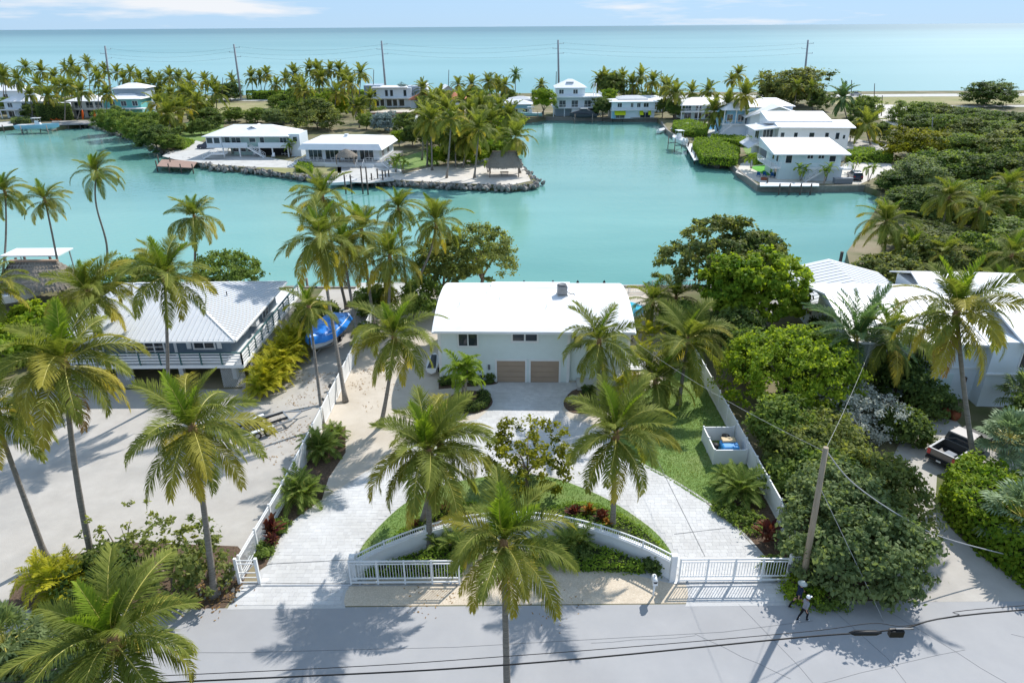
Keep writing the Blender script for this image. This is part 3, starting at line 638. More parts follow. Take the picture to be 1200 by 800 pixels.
# driveway pavers, real blocks with joints
def pavers(parent, poly, hole, name='pavers', w=.44, h=.30, gap=.008, z=.018, seed=5, th=.014):
    rs = np.random.RandomState(seed); P = np.array(poly); x0, y0 = P.min(0); x1, y1 = P.max(0); V, Q, ti = [], [], []
    rects = []
    r = 0; y = y0
    while y < y1:
        x = x0 - (r % 3)*w/3
        while x < x1:
            ww = w*(1.0 if rs.rand() < .6 else .62); rects.append((x, y, x+ww-gap, y+h-gap)); x += ww
        y += h; r += 1
    A = np.array(rects); cs = [np.stack([A[:, i], A[:, j]], 1) for i, j in ((0, 1), (2, 1), (2, 3), (0, 3))]
    ok = np.ones(len(A), bool)
    for c in cs:
        ok &= in_poly(c, poly)
        if hole is not None: ok &= ~in_poly(c, hole)
    A = A[ok]; n = len(A); zt = z+th+rs.normal(0, .0022, n); t = rs.beta(2, 2, n)
    top = np.stack([np.stack([A[:, i], A[:, j], zt], 1) for i, j in ((0, 1), (2, 1), (2, 3), (0, 3))], 1)
    bot = top.copy(); bot[:, :, 2] = z-.006
    V = np.concatenate([top, bot], 1).reshape(-1, 3); b = np.arange(n)[:, None]*8
    Q = np.concatenate([b+np.array([[0, 1, 2, 3]])]+[b+np.array([[i+4, (i+1) % 4+4, (i+1) % 4, i]]) for i in range(4)])
    o = put(name, np_mesh(name, V, [Q], [M['paver']], tint=np.tile(t, 5)), parent); o['kind'] = 'stuff'; return o
pavers(drive, drive_out, island + wall_arc[::-1])
# edge course along the curved borders
def edge_course(parent, line, name='edge_course'):
    mb = MB(); rs = random.Random(3)
    for a, b in zip(line[:-1], line[1:]):
        a, b = Vector(a), Vector(b); L = (b-a).length; k = max(1, int(L/.45))
        for i in range(k):
            p, q = a.lerp(b, i/k), a.lerp(b, (i+.97)/k); mb.bar((p.x, p.y, .020), (q.x, q.y, .020), .16, .03)
    o = mb.build(name, M['concrete'], parent); o['kind'] = 'stuff'
edge_course(drive, island)
edge_course(drive, smooth_poly(drive_out[4:10], 3)); edge_course(drive, smooth_poly(drive_out[24:32], 3))
# beds and lawns
bedL = sheet('planting_bed', GP([(303, 668), (314, 661), (335, 621), (352, 604), (377, 586), (385, 560), (405, 530), (405, 500), (385, 500), (350, 560), (310, 630), (296, 657)]), .03, M['mulch'])
rl = GP([(745, 541), (784, 562), (827, 589), (850, 590), (868, 572), (878, 550), (842, 480), (822, 430), (806, 426), (780, 445), (740, 470), (735, 500), (718, 515)])
sheet('side_lawn', smooth_poly(rl, 3, True), .03, M['lawn'])
sheet('planting_bed', GP([(827, 589), (867, 623), (896, 654), (912, 676), (936, 676), (938, 660), (905, 595), (885, 560), (865, 572), (848, 590)]), .026, M['mulch'])
def disc(px, py, rx, ry, z): 
    c = G(px, py); return [(c.x+rx*math.cos(a*.3142), c.y+ry*math.sin(a*.3142)) for a in range(20)]
sheet('round_bed', disc(550, 471, 2.0, 2.0, 0), .03, M['mulch'])
sheet('small_bed', disc(572, 448, .9, .55, 0), .036, M['mulch'])
sheet('front_bed', smooth_poly(GP([(661, 476), (663, 466), (676, 456), (705, 458), (722, 462), (722, 478), (700, 484), (672, 484)]), 3, True), .05, M['mulch'])
sheet('corner_bed', GP([(514, 449), (560, 448), (560, 452), (514, 456)]), .034, M['mulch'])
hb = smooth_poly(GP([(640, 603), (668, 594), (700, 597), (740, 615), (772, 642), (783, 655)]), 3)
sheet('wall_bed', hb + smooth_poly([(8.6, 30.75), (5.3, 33.0), (2.7, 34.0)], 3), .062, M['mulch'])
sheet('wall_bed', [(-2.0, 34.2), (-5, 33.3), (-7.4, 32), (-6.6, 33.4), (-4.4, 35.8), (-2.2, 36.0)], .062, M['mulch'])
# road: joints, cracks and tar lines as thin raised strips
def crack(pts, w=.03):
    mb = MB()
    for a, b in zip(pts[:-1], pts[1:]): mb.bar((*a, .0165), (*b, .0165), w, .006)
    return mb.build('crack', M['crack'], road)
rs = random.Random(4)
def wig(a, b, n, amp): return [(a[0]+(b[0]-a[0])*i/n, a[1]+(b[1]-a[1])*i/n+rs.uniform(-amp, amp)) for i in range(n+1)]
for pts, w in (([(-30, 25.25), (-14, 25.1), (-3, 25.35), (11, 26.2), (16, 26.9)], .025), (wig((4, 25.6), (9.5, 26.0), 5, .1), .02), (wig((9.5, 26.0), (13.5, 23.4), 6, .1), .02),
               ([(12.4, 28.1), (14.2, 24), (15, 21.5)], .02), ([(17.3, 27.9), (18.8, 24.5), (19.2, 21.5)], .02), (wig((14, 22.9), (23, 25.0), 6, .05), .018), (wig((20, 28), (25, 21.5), 8, .08), .02), (wig((26, 26), (33, 23), 6, .1), .02)):
    crack(pts, w)
crackc = MB()
for a, b in (((758, 515), (826, 652)), ((790, 626), (850, 619)), ((314, 661), (409, 656)), ((285, 683), (410, 684))):
    p, q = G(*a), G(*b); crackc.bar((p.x, p.y, .043), (q.x, q.y, .043), .035, .006)
crackc.build('paving_joint', M['crack'], drive)
# right neighbour's drive
nd = GP([(965, 706), (1010, 690), (1040, 668), (1060, 640), (1072, 605), (1062, 575), (1040, 548), (1056, 515), (1085, 490), (1120, 492), (1145, 520), (1200, 545), (1260, 560), (1260, 610), (1180, 590), (1120, 552), (1098, 556), (1096, 590), (1115, 620), (1150, 652), (1200, 682), (1290, 699), (1290, 703.5)])
sheet('neighbour_drive', nd, .016, M['lot'])
# peninsula surfaces
sheet('sand_spit', GP([(470, 205), (500, 197), (545, 190), (598, 178), (607, 186), (618, 204), (622, 212), (600, 217), (540, 215), (480, 212), (436, 209)]), .05, M['white_sand'])
sheet('patio', GP([(190, 183), (230, 165), (300, 182), (345, 190), (345, 197), (300, 196), (250, 193), (205, 187)]), .03, M['concrete'])
sheet('terrace', GP([(395, 190), (470, 195), (472, 205), (430, 208), (396, 206)]), .02, M['concrete'])
sheet('shore_lawn', GP([(300, 197), (345, 192), (400, 195), (400, 203), (345, 205)]), .02, M['dry_grass'])
sheet('garden_lawn', GP([(462, 187), (500, 176), (515, 192), (475, 199), (460, 197)]), .035, M['lawn'])
sheet('meadow', GP([(195, 160), (225, 140), (262, 140), (262, 152), (235, 166)]), .012, M['lawn'])
sheet('dry_field', GP([(170, 140), (225, 122), (330, 120), (335, 131), (290, 138), (250, 136)]), .016, M['dry_grass'])
sheet('highway', [(-900, 318), (900, 314), (900, 326), (-900, 330)], .02, M['concrete'])
sheet('roadside_verge', [(130, 283), (900, 283), (900, 313), (130, 314.5)], .015, M['dry_grass'])
sheet('frontage_road', [(130, 272), (900, 276), (900, 281), (130, 278)], .022, M['concrete'])
sheet('sandy_lot', GP([(1010, 130), (1030, 122), (1062, 124), (1075, 140), (1050, 148), (1030, 140)]), .03, M['white_sand'])
sheet('dock_terrace', GP([(862, 202), (890, 214), (1008, 216), (1030, 206), (1050, 200), (1040, 188), (1000, 186), (985, 196), (905, 190), (885, 186), (868, 192)]), .03, M['white_sand'])
sheet('turf_strip', GP([(878, 196), (900, 193), (912, 205), (897, 206)]), .05, M['turf'])
sheet('side_garden', GP([(870, 172), (905, 168), (905, 176), (895, 186), (875, 182)]), .03, M['lawn'])
sheet('canal_terrace', GP([(800, 140), (870, 150), (880, 168), (840, 165), (815, 158), (795, 150)]), .03, M['concrete'])
sheet('street', GP([(986, 160), (1040, 170), (1046, 183), (1000, 178), (985, 172)]), .034, M['lot'])
# retaining walls along the water
def seawall(name, line, h=0.15, m='seawall', t=.45, z0=-3.0):
    mb = MB()
    for a, b in zip(line[:-1], line[1:]):
        a3, b3 = Vector((*a, 0)), Vector((*b, 0)); d = (b3-a3).normalized()*t*.3
        mb.bar(a3-d+Vector((0, 0, (h+z0)/2)), b3+d+Vector((0, 0, (h+z0)/2)), t, h-z0)
    return struct(name, mb, M[m])
seawall('seawall', shore_row, .12); seawall('seawall', shore_e[-5:], .12); seawall('seawall', shore_e[:6], .1); seawall('seawall', [(-70, 82), (-24, 79), (30, 78.5), (42.5, 80)], .12)
# rock rip-rap along the spit: every boulder a real lump
def rocks(line, n, seed, smin, smax, name='rip_rap', z=-.6, spread=.9):
    rs = np.random.RandomState(seed); bm = bmesh.new(); L = np.array(line)
    seg = np.linalg.norm(np.diff(L, axis=0), axis=1); cum = np.concatenate([[0], np.cumsum(seg)])
    for k in range(n):
        s = rs.rand()*cum[-1]; i = min(len(seg)-1, np.searchsorted(cum, s)-1 if s > 0 else 0); i = max(0, i); p = L[i]+(L[i+1]-L[i])*(s-cum[i])/seg[i]
        r = rs.uniform(smin, smax); Mx = Matrix.Translation((p[0]+rs.normal(0, spread*.5), p[1]+rs.normal(-.2, spread*.5), z+rs.uniform(-.25, .45))) @ Euler(tuple(rs.uniform(0, 6, 3))).to_matrix().to_4x4() @ Matrix.Diagonal((r, r*rs.uniform(.6, .9), r*rs.uniform(.5, .8), 1))
        v = bmesh.ops.create_icosphere(bm, subdivisions=1, radius=1, matrix=Mx)['verts']
        for q in v: q.co += Vector(rs.normal(0, .1*r, 3))
    me = bpy.data.meshes.new(name); bm.to_mesh(me); bm.free(); me.materials.append(M['rock']); o = put(name, me); o['kind'] = 'stuff'; o['label'] = 'grey boulders heaped along the water edge of the peninsula'; o['category'] = 'rocks'
    return o
rocks(shore_w[9:23], 620, 1, .35, .8, spread=1.0)
rocks(shore_w[3:10], 160, 2, .3, .9, spread=1.6)
rocks([(-15.9, 50), (-15.8, 60), (-15.7, 72)], 80, 3, .1, .28, 'border_stones', .08, .3)['label'] = 'rough grey stones edging the lot along the white fence'
rocks([(-17.6, 29.2), (-16.2, 30.4)], 22, 4, .1, .26, 'border_stones', .08, .8)['label'] = 'grey stones in the bed beside the open gate post'
# ------------------------------------------------------------------ buildings
class House:
    def __init__(s, name, label, loc, rz=0, cat='house', group=None):
        s.e = thing(name, label, cat, loc, rz, group)
    def box(s, part, x0, x1, y0, y1, z0, z1, m, parent=None):
        return MB().box(x0, x1, y0, y1, z0, z1).build(part, M[m], parent or s.e)
    def hip(s, x0, x1, y0, y1, z, rise, m='white_roof', ov=.6, ridge=None, th=.14, part='roof', parent=None):
        x0 -= ov; x1 += ov; y0 -= ov; y1 += ov; w, d = x1-x0, y1-y0
        if ridge is None: ridge = 'x' if w >= d else 'y'
        if ridge == 'x': a, b = (x0+d/2, (y0+y1)/2), (x1-d/2, (y0+y1)/2)
        elif ridge == 'y': a, b = ((x0+x1)/2, y0+w/2), ((x0+x1)/2, y1-w/2)
        else: a, b = ridge
        v = [(x0, y0, z), (x1, y0, z), (x1, y1, z), (x0, y1, z), (*a, z+rise), (*b, z+rise)]
        if ridge == 'y' or (not isinstance(ridge, str) and abs(a[0]-b[0]) < abs(a[1]-b[1])): f = [(0, 1, 4), (1, 2, 5, 4), (2, 3, 5), (3, 0, 4, 5)]
        else: f = [(0, 1, 5, 4), (1, 2, 5), (2, 3, 4, 5), (3, 0, 4)]
        mb = MB().add(v, f); mb.box(x0, x1, y0, y1, z-th, z-.004)
        return mb.build(part, M[m], parent or s.e)
    def gable(s, x0, x1, y0, y1, z, rise, m='white_roof', ov=.5, axis='x', th=.16, part='roof', wallm=None):
        if wallm:
            if axis == 'x': MB().add([(x0, y0, z), (x0, y1, z), (x0, (y0+y1)/2, z+rise), (x1, y0, z), (x1, y1, z), (x1, (y0+y1)/2, z+rise)], [(0, 2, 1), (3, 4, 5)]).build('gable_wall', M[wallm], s.e)
            else: MB().add([(x0, y0, z), (x1, y0, z), ((x0+x1)/2, y0, z+rise), (x0, y1, z), (x1, y1, z), ((x0+x1)/2, y1, z+rise)], [(0, 1, 2), (3, 5, 4)]).build('gable_wall', M[wallm], s.e)
        if axis == 'x':
            k = rise/((y1-y0)/2); a0, a1, c = y0-ov, y1+ov, (y0+y1)/2; za = z-ov*k
            pr = [(a0, za), (c, z+rise), (a1, za), (a1, za+th), (c, z+rise+th), (a0, za+th)]; V = [(x, p[0], p[1]) for x in (x0-ov, x1+ov) for p in pr]
        else:
            k = rise/((x1-x0)/2); a0, a1, c = x0-ov, x1+ov, (x0+x1)/2; za = z-ov*k
            pr = [(a0, za), (c, z+rise), (a1, za), (a1, za+th), (c, z+rise+th), (a0, za+th)]; V = [(p[0], y, p[1]) for y in (y0-ov, y1+ov) for p in pr]
        F = [(i, (i+1) % 6, (i+1) % 6+6, i+6) for i in range(6)]+[(0, 5, 4, 1), (1, 4, 3, 2), (6, 7, 10, 11), (7, 8, 9, 10)]
        return MB().add(V, F).build(part, M[m], s.e)
    def win(s, face, at, a, z, w, h, nx=1, frame='white', fw=.1, part='window', parent=None, pane='glass', ny=1):
        """face f/b at y=at, l/r at x=at; a = centre along the wall"""
        def bx(mb, a0, a1, z0, z1, d0, d1):
            sgn = -1 if face in 'fl' else 1; lo, hi = sorted((at+sgn*d0, at+sgn*d1))
            if face in 'fb': mb.box(a0, a1, lo, hi, z0, z1)
            else: mb.box(lo, hi, a0, a1, z0, z1)
        mb = MB(); x0, x1, z0, z1 = a-w/2, a+w/2, z, z+h
        bx(mb, x0-fw, x1+fw, z1, z1+fw, -.02, .06); bx(mb, x0-fw, x1+fw, z0-fw, z0, -.02, .07)
        bx(mb, x0-fw, x0, z0, z1, -.02, .06); bx(mb, x1, x1+fw, z0, z1, -.02, .06)
        for i in range(1, nx): q = x0+w*i/nx; bx(mb, q-fw*.4, q+fw*.4, z0, z1, -.02, .05)
        for i in range(1, ny): q = z0+h*i/ny; bx(mb, x0, x1, q-fw*.25, q+fw*.25, -.02, .045)
        f = mb.build(part, M[frame], parent or s.e)
        for i in range(nx):
            p = MB(); bx(p, x0+w*i/nx, x0+w*(i+1)/nx, z0, z1, .004, .02); p.build('pane', M[pane], f)
        return f
    def rail(s, pts, h=1.0, m='white', bal=.35, part='railing', posts=1.8, bw=.035, rw=.07, parent=None, rails=0):
        mb = MB()
        for a, b in zip(pts[:-1], pts[1:]):
            a, b = Vector(a), Vector(b); L = (b-a).length; up = Vector((0, 0, 1)); q = .04
            mb.bar(a+up*h, b+up*h, rw, rw*.8); mb.bar(a+up*.12, b+up*.12, rw*.8, rw*.7)
            for i in range(rails): z = .12+(h-.12)*(i+1)/(rails+1); mb.bar(a+up*z, b+up*z, rw*.5, rw*1.2)
            n = max(1, round(L/posts))
            for i in range(n+1): p = a.lerp(b, i/n); mb.box(p.x-q, p.x+q, p.y-q, p.y+q, p.z, p.z+h+.02)
            if bal:
                n = max(1, int(L/bal))
                for i in range(1, n): p = a.lerp(b, i/n); mb.box(p.x-bw/2, p.x+bw/2, p.y-bw/2, p.y+bw/2, p.z+.12, p.z+h)
        return mb.build(part, M[m], parent or s.e)
    def stair(s, a, b, w, m='white', part='stair', n=None):
        """flight from low point a to high point b, width w across"""
        a, b = Vector(a), Vector(b); d = b-a; n = n or max(3, int(d.z/.2)); hd = Vector((d.x, d.y, 0)).normalized(); sd = Vector((-hd.y, hd.x, 0)); rz = math.atan2(hd.y, hd.x)
        mb = MB(); run = Vector((d.x, d.y, 0)).length/n
        for i in range(n): p = a.lerp(b, (i+.5)/n); mb.cbox((p.x, p.y, p.z), (run*1.05, w, .07), rz)
        for k in (-1, 1):
            o = sd*(w/2)*k; mb.bar(a+o, b+o, .06, .28); mb.bar(a+o+Vector((0, 0, .95)), b+o+Vector((0, 0, .95)), .07, .07)
            for i in range(0, n+1, 3): p = a.lerp(b, i/n)+o; mb.box(p.x-.03, p.x+.03, p.y-.03, p.y+.03, p.z, p.z+.95)
        return mb.build(part, M[m], s.e)

# ---- main house: pale sage two-storey with barrel roof -------------------------------------------------
h = House('main_house', 'pale sage two-storey house with curved white roof and two brown garage doors', (-6.45, 54.35, 0), math.radians(-1.7))
W, D, E = 16.75, 11.2, 5.0
h.box('wall', 0, 11.5, 0, D, 0, E, 'seafoam'); h.box('wall', 11.5, W, .35, D, 0, E, 'seafoam')
# lap siding boards on the front
mb = MB()
holes = [(4.95, 7.75, 0, 2.35), (8.0, 10.75, 0, 2.35), (6.25, 8.9, 3.95, 4.95), (1.83, 2.97, 0, 2.3), (1.6, 3.6, 3.4, 4.9)]
z = .12
while z < E-.15:
    for (x0, x1, y) in ((.16, 11.3, 0), (11.66, W-.16, .35)):
        cuts = [(a, b) for a, b, c, d in holes if c-.05 <= z+.1 <= d+.05 and y == 0]+([(11.7, 12.75)] if y and 3.1 < z+.1 < 4.6 else []); xs = x0
        for a, b in sorted(cuts):
            if a > xs: mb.add([(xs, y-.004, z+.2), (a, y-.004, z+.2), (a, y-.03, z), (xs, y-.03, z), (xs, y, z), (a, y, z)], [(0, 3, 2, 1), (3, 4, 5, 2)])
            xs = max(xs, b)
        if xs < x1: mb.add([(xs, y-.004, z+.2), (x1, y-.004, z+.2), (x1, y-.03, z), (xs, y-.03, z), (xs, y, z), (x1, y, z)], [(0, 3, 2, 1), (3, 4, 5, 2)])
    z += .2
o = mb.build('lap_siding', M['seafoam'], h.e); o['kind'] = 'stuff'
for x, y in ((.08, -.03), (11.42, -.03), (W-.08, .32)): h.box('corner_trim', x-.13, x+.13, y-.02, y+.2, 0, E, 'white')
h.box('fascia', -.25, W+.25, -.62, -.55, E-.02, E+.22, 'white')
h.box('soffit', -.2, W+.2, -.55, .34, E-.03, E+.03, 'white')
# barrel roof shell
n = 18; prof = []
for i in range(n+1):
    t = i/n; y = -.66+(D+1.3)*t; u = 2*t-1; prof.append((y, E+.16+1.05*(1-abs(u)**2.1)))
V = [(x, y, zz) for x in (-.45, W+.35) for y, zz in prof]+[(x, y, zz-.16) for x in (-.45, W+.35) for y, zz in prof]
F = []; k = n+1
for i in range(n):
    F += [(i, i+k, i+k+1, i+1), (2*k+i, 2*k+i+1, 3*k+i+1, 3*k+i), (i, i+1, 2*k+i+1, 2*k+i), (k+i, 3*k+i, 3*k+i+1, k+i+1)]
F += [(0, 2*k, 3*k, k), (n, n+k, n+3*k, n+2*k)]
roof = MB().add(V, F).build('roof', M['white_roof'], h.e)
for s0, xx in ((0, 0), (1, W)):       # arched gable ends under the shell
    pts = [(xx, y, zz-.17) for y, zz in prof if 0 <= y <= D]; MB().add(pts+[(xx, D, E), (xx, 0, E)], [tuple(range(len(pts)+2))]).build('gable_wall', M['seafoam'], h.e)
MB().box(4.2, 11.9, 7.9, 9.5, E+.6, E+1.12).build('raised_roof_band', M['white_roof'], roof)
for x0 in (4.95+.15, 8.0+.1):
    d = h.box('garage_door', x0, x0+2.5, -.012, .02, .02, 2.15, 'garage')
    for i in range(4): h.box('door_panel', x0+.03, x0+2.47, -.045, -.014, .05+i*.53, .05+i*.53+.5, 'garage', d)
    fr = MB().box(x0-.17, x0, -.09, -.02, 0, 2.34).box(x0+2.5, x0+2.67, -.09, -.02, 0, 2.34).box(x0, x0+2.5, -.09, -.02, 2.16, 2.34).build('door_frame', M['white'], d)
h.win('f', 0, 7.57, 4.1, 2.1, .72, 2, fw=.17)
h.win('f', 0, 2.4, .1, .85, 2.05, 1, fw=.12, part='side_door'); h.win('f', 0, 2.6, 3.6, 1.6, 1.1, 2, fw=.13); h.win('f', .35, 12.2, 3.3, .7, 1.1, 1, fw=.12)
h.box('electric_meter', 4.3, 4.5, -.16, -.03, 1.3, 1.75, 'ac_grey')
h.box('porch_step', 12.2, 14.6, -1.5, .3, 0, .35, 'concrete')
h.stair((14.6, -1.1, .1), (16.6, -1.1, 2.2), 1.1); h.rail([(16.6, -1.6, 2.2), (W+1.4, -1.6, 2.2)], 1.0); h.box('landing', 16.6, W+1.4, -1.65, .3, 2.05, 2.2, 'white')
h.win('r', W, 6, .3, 3, 2.0, 3)
for x in (-.25, 4.2, 8.5, 13.0, W+.2): h.box('downpipe', x, x+.08, -.6, -.52, E-.25, E-.02, 'white') if False else None
for i, (x, y, dx) in enumerate(((1.6, 3.2, .12), (3.9, 5.9, -.1), (5.2, 4.4, .05), (9.5, 3.0, .1))):
    zr = E+.16+1.05*(1-abs(2*((y+.66)/(D+1.3))-1)**2.1); MB().tube([(x, y, zr-.05), (x, y, zr+.25), (x+dx, y, zr+.3)], .03, 6).build('roof_vent', M['white'], roof)
# roof-top air conditioner (rests on the roof)
ac_c = Vector((-6.45, 54.35, 0))+Matrix.Rotation(math.radians(-1.7), 3, 'Z') @ Vector((11.0, 5.7, E+.16+1.03))
ac = thing('air_conditioner', 'dark grey air conditioning unit with round fan grille on the curved white roof', 'air conditioner', ac_c, .1)
MB().box(-.48, .48, -.48, .48, .03, .12).build('base', M['concrete'], ac)
b = MB().box(-.42, .42, -.42, .42, .12, 1.0).build('casing', M['ac_grey'], ac, bevel=.04)
mb = MB()
for i in range(9):
    q = -.36+.09*i; mb.box(q-.02, q+.02, -.445, -.425, .2, .92).box(-.445, -.425, q-.02, q+.02, .2, .92)
mb.build('louvre', M['steel'], ac)
MB().lathe([(.0, 0), (.36, 0), (.38, .05), (.36, .09), (.33, .06), (0, .06)], (0, 0, 1.0), 16).build('fan_grille', M['ac_grey'], ac)
MB().tube([(.42, .1, .3), (.8, .1, .06), (1.1, .2, .05), (1.15, -.2, .05)], .03, 6).build('pipe', M['cable_black'], ac)

# ---- left neighbour: slate-blue stilt house with hipped white metal roof ---------------------------------
LX1, LY0 = -25.0, 55.1
h = House('stilt_house', 'slate blue raised house with white ribbed metal hip roof and railed deck', (LX1-15, LY0, 0), 0)
W, D, Z0, E = 15.0, 12.5, 2.3, 4.5
h.box('wall', 0, W, 0, D, Z0, E, 'slate')
h.box('floor_slab', -1.5, W+1.55, -1.75, 17.4, Z0-.3, Z0, 'white')
rise = 2.6
x0, x1, y0, y1, zE = -1.3, W+1.0, -1.35, D+1.1, E
ra, rb = (4.4, 6.1), (8.2, 6.1)
v = [(x0, y0, zE), (x1, y0, zE), (x1, y1, zE), (x0, y1, zE), (*ra, zE+rise), (*rb, zE+rise)]
roofL = MB().add(v, [(0, 1, 5, 4), (1, 2, 5), (2, 3, 4, 5), (3, 0, 4)]).box(x0, x1, y0, y1, zE-.16, zE-.004).build('roof', M['metal_roof'], h.e)
mb = MB()   # standing seams, running down each slope
def lift(p): return Vector(p)+Vector((0, 0, .025))
nS = 38
for i in range(1, nS):
    x = x0+(x1-x0)*i/nS
    if x < ra[0]: top = (x, y0+(ra[1]-y0)*(x-x0)/(ra[0]-x0), zE+rise*(x-x0)/(ra[0]-x0))
    elif x > rb[0]: top = (x, y0+(rb[1]-y0)*(x1-x)/(x1-rb[0]), zE+rise*(x1-x)/(x1-rb[0]))
    else: top = (x, ra[1], zE+rise)
    mb.bar(lift((x, y0, zE)), lift(top), .05, .06)
for i in range(1, nS):
    y = y0+(y1-y0)*i/nS; f = (y-y0)/(rb[1]-y0) if y < rb[1] else (y1-y)/(y1-rb[1])
    mb.bar(lift((x1, y, zE)), lift((x1+(rb[0]-x1)*f, y, zE+rise*f)), .05, .06)
o = mb.build('roof_seam', M['seam'], roofL); o['kind'] = 'stuff'
mb = MB()
for a, b in (((x1, y0, zE), (*rb, zE+rise)), ((x1, y1, zE), (*rb, zE+rise)), ((x0, y0, zE), (*ra, zE+rise)), ((*ra, zE+rise), (*rb, zE+rise))): mb.bar(lift(a), lift(b), .22, .07)
mb.build('ridge_cap', M['white'], roofL)
h.box('gutter', x0, x1, y0-.14, y0-.004, zE-.16, zE-.02, 'white'); h.box('gutter', x1+.004, x1+.14, y0, y1, zE-.16, zE-.02, 'white')
for x, y in ((6, 2.3), (12.6, 6.5)): MB().tube([(x, y, zE+.3), (x, y, zE+1.9 if x == 6 else zE+1.6)], .05, 6).build('vent_pipe', M['black'], roofL)
h.win('f', 0, 7.3, Z0+.15, 3.3, 1.7, 4, fw=.14, part='patio_door', ny=4); wv = h.win('f', 0, 12.6, Z0+.85, 1.75, .95, 2, fw=.13)
for x in (11.25, 13.95): h.box('shutter', x-.2, x+.2, -.06, -.004, Z0+.8, Z0+1.9, 'white')
h.win('f', 0, 2.6, Z0+.7, 1.8, 1.3, 2, fw=.13); h.box('corner_trim', 9.9, 10.15, -.05, -.004, Z0, E-.2, 'white')
h.win('r', W, 3.5, Z0+.9, 1.2, 1.1, 1); h.win('r', W, 9, Z0+.2, 1.6, 2.0, 2); h.box('wall_ac', W+.004, W+.7, 4.6, 5.4, Z0+.9, Z0+1.5, 'white')
# deck rails: white boards on dark teal posts
rp = [(-1.4, -1.65), (W+1.45, -1.65), (W+1.45, 17.3)]
for (ax, ay), (bx, by) in zip(rp[:-1], rp[1:]):
    L = math.hypot(bx-ax, by-ay); k = round(L/1.75)
    for i in range(k+1): t = i/k; x, y = ax+(bx-ax)*t, ay+(by-ay)*t; h.box('rail_post', x-.06, x+.06, y-.06, y+.06, Z0, Z0+1.12, 'teal')
    for q in range(4):
        zz = Z0+.2+.27*q; dx, dy = (.0, .03) if ay == by else (.03, 0)
        MB().box(min(ax, bx)-dx, max(ax, bx)+dx, min(ay, by)-dy, max(ay, by)+dy, zz, zz+.12).build('rail_board', M['white'], h.e)
    MB().bar((ax, ay, Z0+1.15), (bx, by, Z0+1.15), .16, .06).build('rail_cap', M['teal'], h.e)
# stilts, lattice, and a near-black panel painted as the undercroft's shade
for x in (.2, 5, 10, W-.2):
    for y in (.2, 8, D-.2): h.box('stilt', x-.2, x+.2, y-.2, y+.2, 0, Z0-.3, 'white')
h.box('undercroft_shade_panel', 0, W, 4.0, 4.2, 0, Z0-.3, 'dark')
def lattice(xa, xb, y):
    mb = MB(); H = Z0-.3
    k = int((xb-xa)/.16)
    for i in range(-int(H/.16), k+1):
        for sg in (1, -1):
            a = xa+i*.16; p0, p1 = (a, 0), (a+H, H)
            lo, hi = max(xa, a), min(xb, a+H)
            if hi-lo < .05: continue
            z0_, z1_ = lo-a, hi-a
            if sg < 0: z0_, z1_ = H-z0_, H-z1_
            mb.bar((lo, y+.01*sg, z0_), (hi, y+.01*sg, z1_), .05, .012)
    o = mb.build('lattice_panel', M['white'], h.e)
for xa, xb in ((14.3, 16.4), (5.1, 6.6), (.5, 2.6)): lattice(xa, xb, -1.5)
mb = MB(); H = Z0-.3
for i in range(int(17/.32)):
    y = -1.4+i*.32
    for sg in (1, -1): mb.bar((W+1.4, y, 0 if sg > 0 else H), (W+1.4, y+H, H if sg > 0 else 0), .05, .012)
mb.build('lattice_panel', M['white'], h.e)

# ---- right neighbour: white two-storey with metal roofs --------------------------------------------------
h = House('white_house', 'white two-storey house with pale metal roof, garage and entry doors behind palms', (29.6, 51.2, 0), math.radians(-4))
W, D, E = 26, 15, 5.6
h.box('wall', 0, 9.2, 0, 12, 0, E, 'cool_white'); h.box('wall', 9.2, 15.2, -1.2, 12, 0, E+.3, 'cool_white'); h.box('wall', 15.2, W, -.2, 12, 0, E, 'cool_white')
h.box('string_course', 9.1, 15.3, -1.32, -1.2, 2.95, 3.1, 'white'); h.box('string_course', 15.3, W, -.3, -.2, 2.9, 3.02, 'white'); h.box('string_course', 0, 9.1, -.1, 0, 2.9, 3.02, 'white')
gd = h.box('garage_door', 3.2, 7.4, -.05, .01, 0, 2.4, 'aqua_wall')
for i in range(4): h.box('door_panel', 3.25, 7.35, -.08, -.052, .04+i*.58, .04+i*.58+.54, 'aqua_wall', gd)
h.win('f', -1.2, 13.1, .05, 2.2, 2.25, 2, fw=.16, part='entry_door')
for x in (11.0, 15.0):
    sc_ = h.box('wall_sconce', x-.12, x+.12, -1.45, -1.2, 1.55, 2.15, 'lamp_brass'); 
h.box('wall_sconce', 8.2, 8.44, -.26, 0, 1.6, 2.15, 'lamp_brass')
for x, y in ((4.6, 0), (1.5, 0)): h.win('f', y, x, 3.6, 1.9, 1.2, 2)
h.win('f', -1.2, 12.6, 3.7, 2.2, 1.3, 2); h.win('f', -.2, 19.5, 3.5, 3.0, 1.5, 2); h.win('f', -.2, 23.8, 3.5, 2.0, 1.5, 2)
h.win('f', -.2, 19.0, .5, 2.6, 1.7, 2)
h.gable(-1, 12, -.2, 12.2, E, 1.3, 'metal_roof', axis='x', ov=.9, wallm='cool_white'); h.gable(12, W+1, -1.2, 12.2, E+.3, 1.6, 'metal_roof', axis='x', ov=.9, wallm='cool_white')
h.box('wall', .5, 9.5, 12.0, 22, 0, 3.6, 'aqua_wall'); h.gable(-.5, 9.5, 12.6, 22, 3.6, 1.3, 'metal_roof', axis='y', ov=.7, wallm='aqua_wall')
h.box('wall', 11, 20, 12.2, 20, 0, 4.4, 'cool_white'); h.gable(11, 20, 12.4, 20, 4.5, 1.2, 'metal_roof', axis='x', ov=.6)
mb = MB()
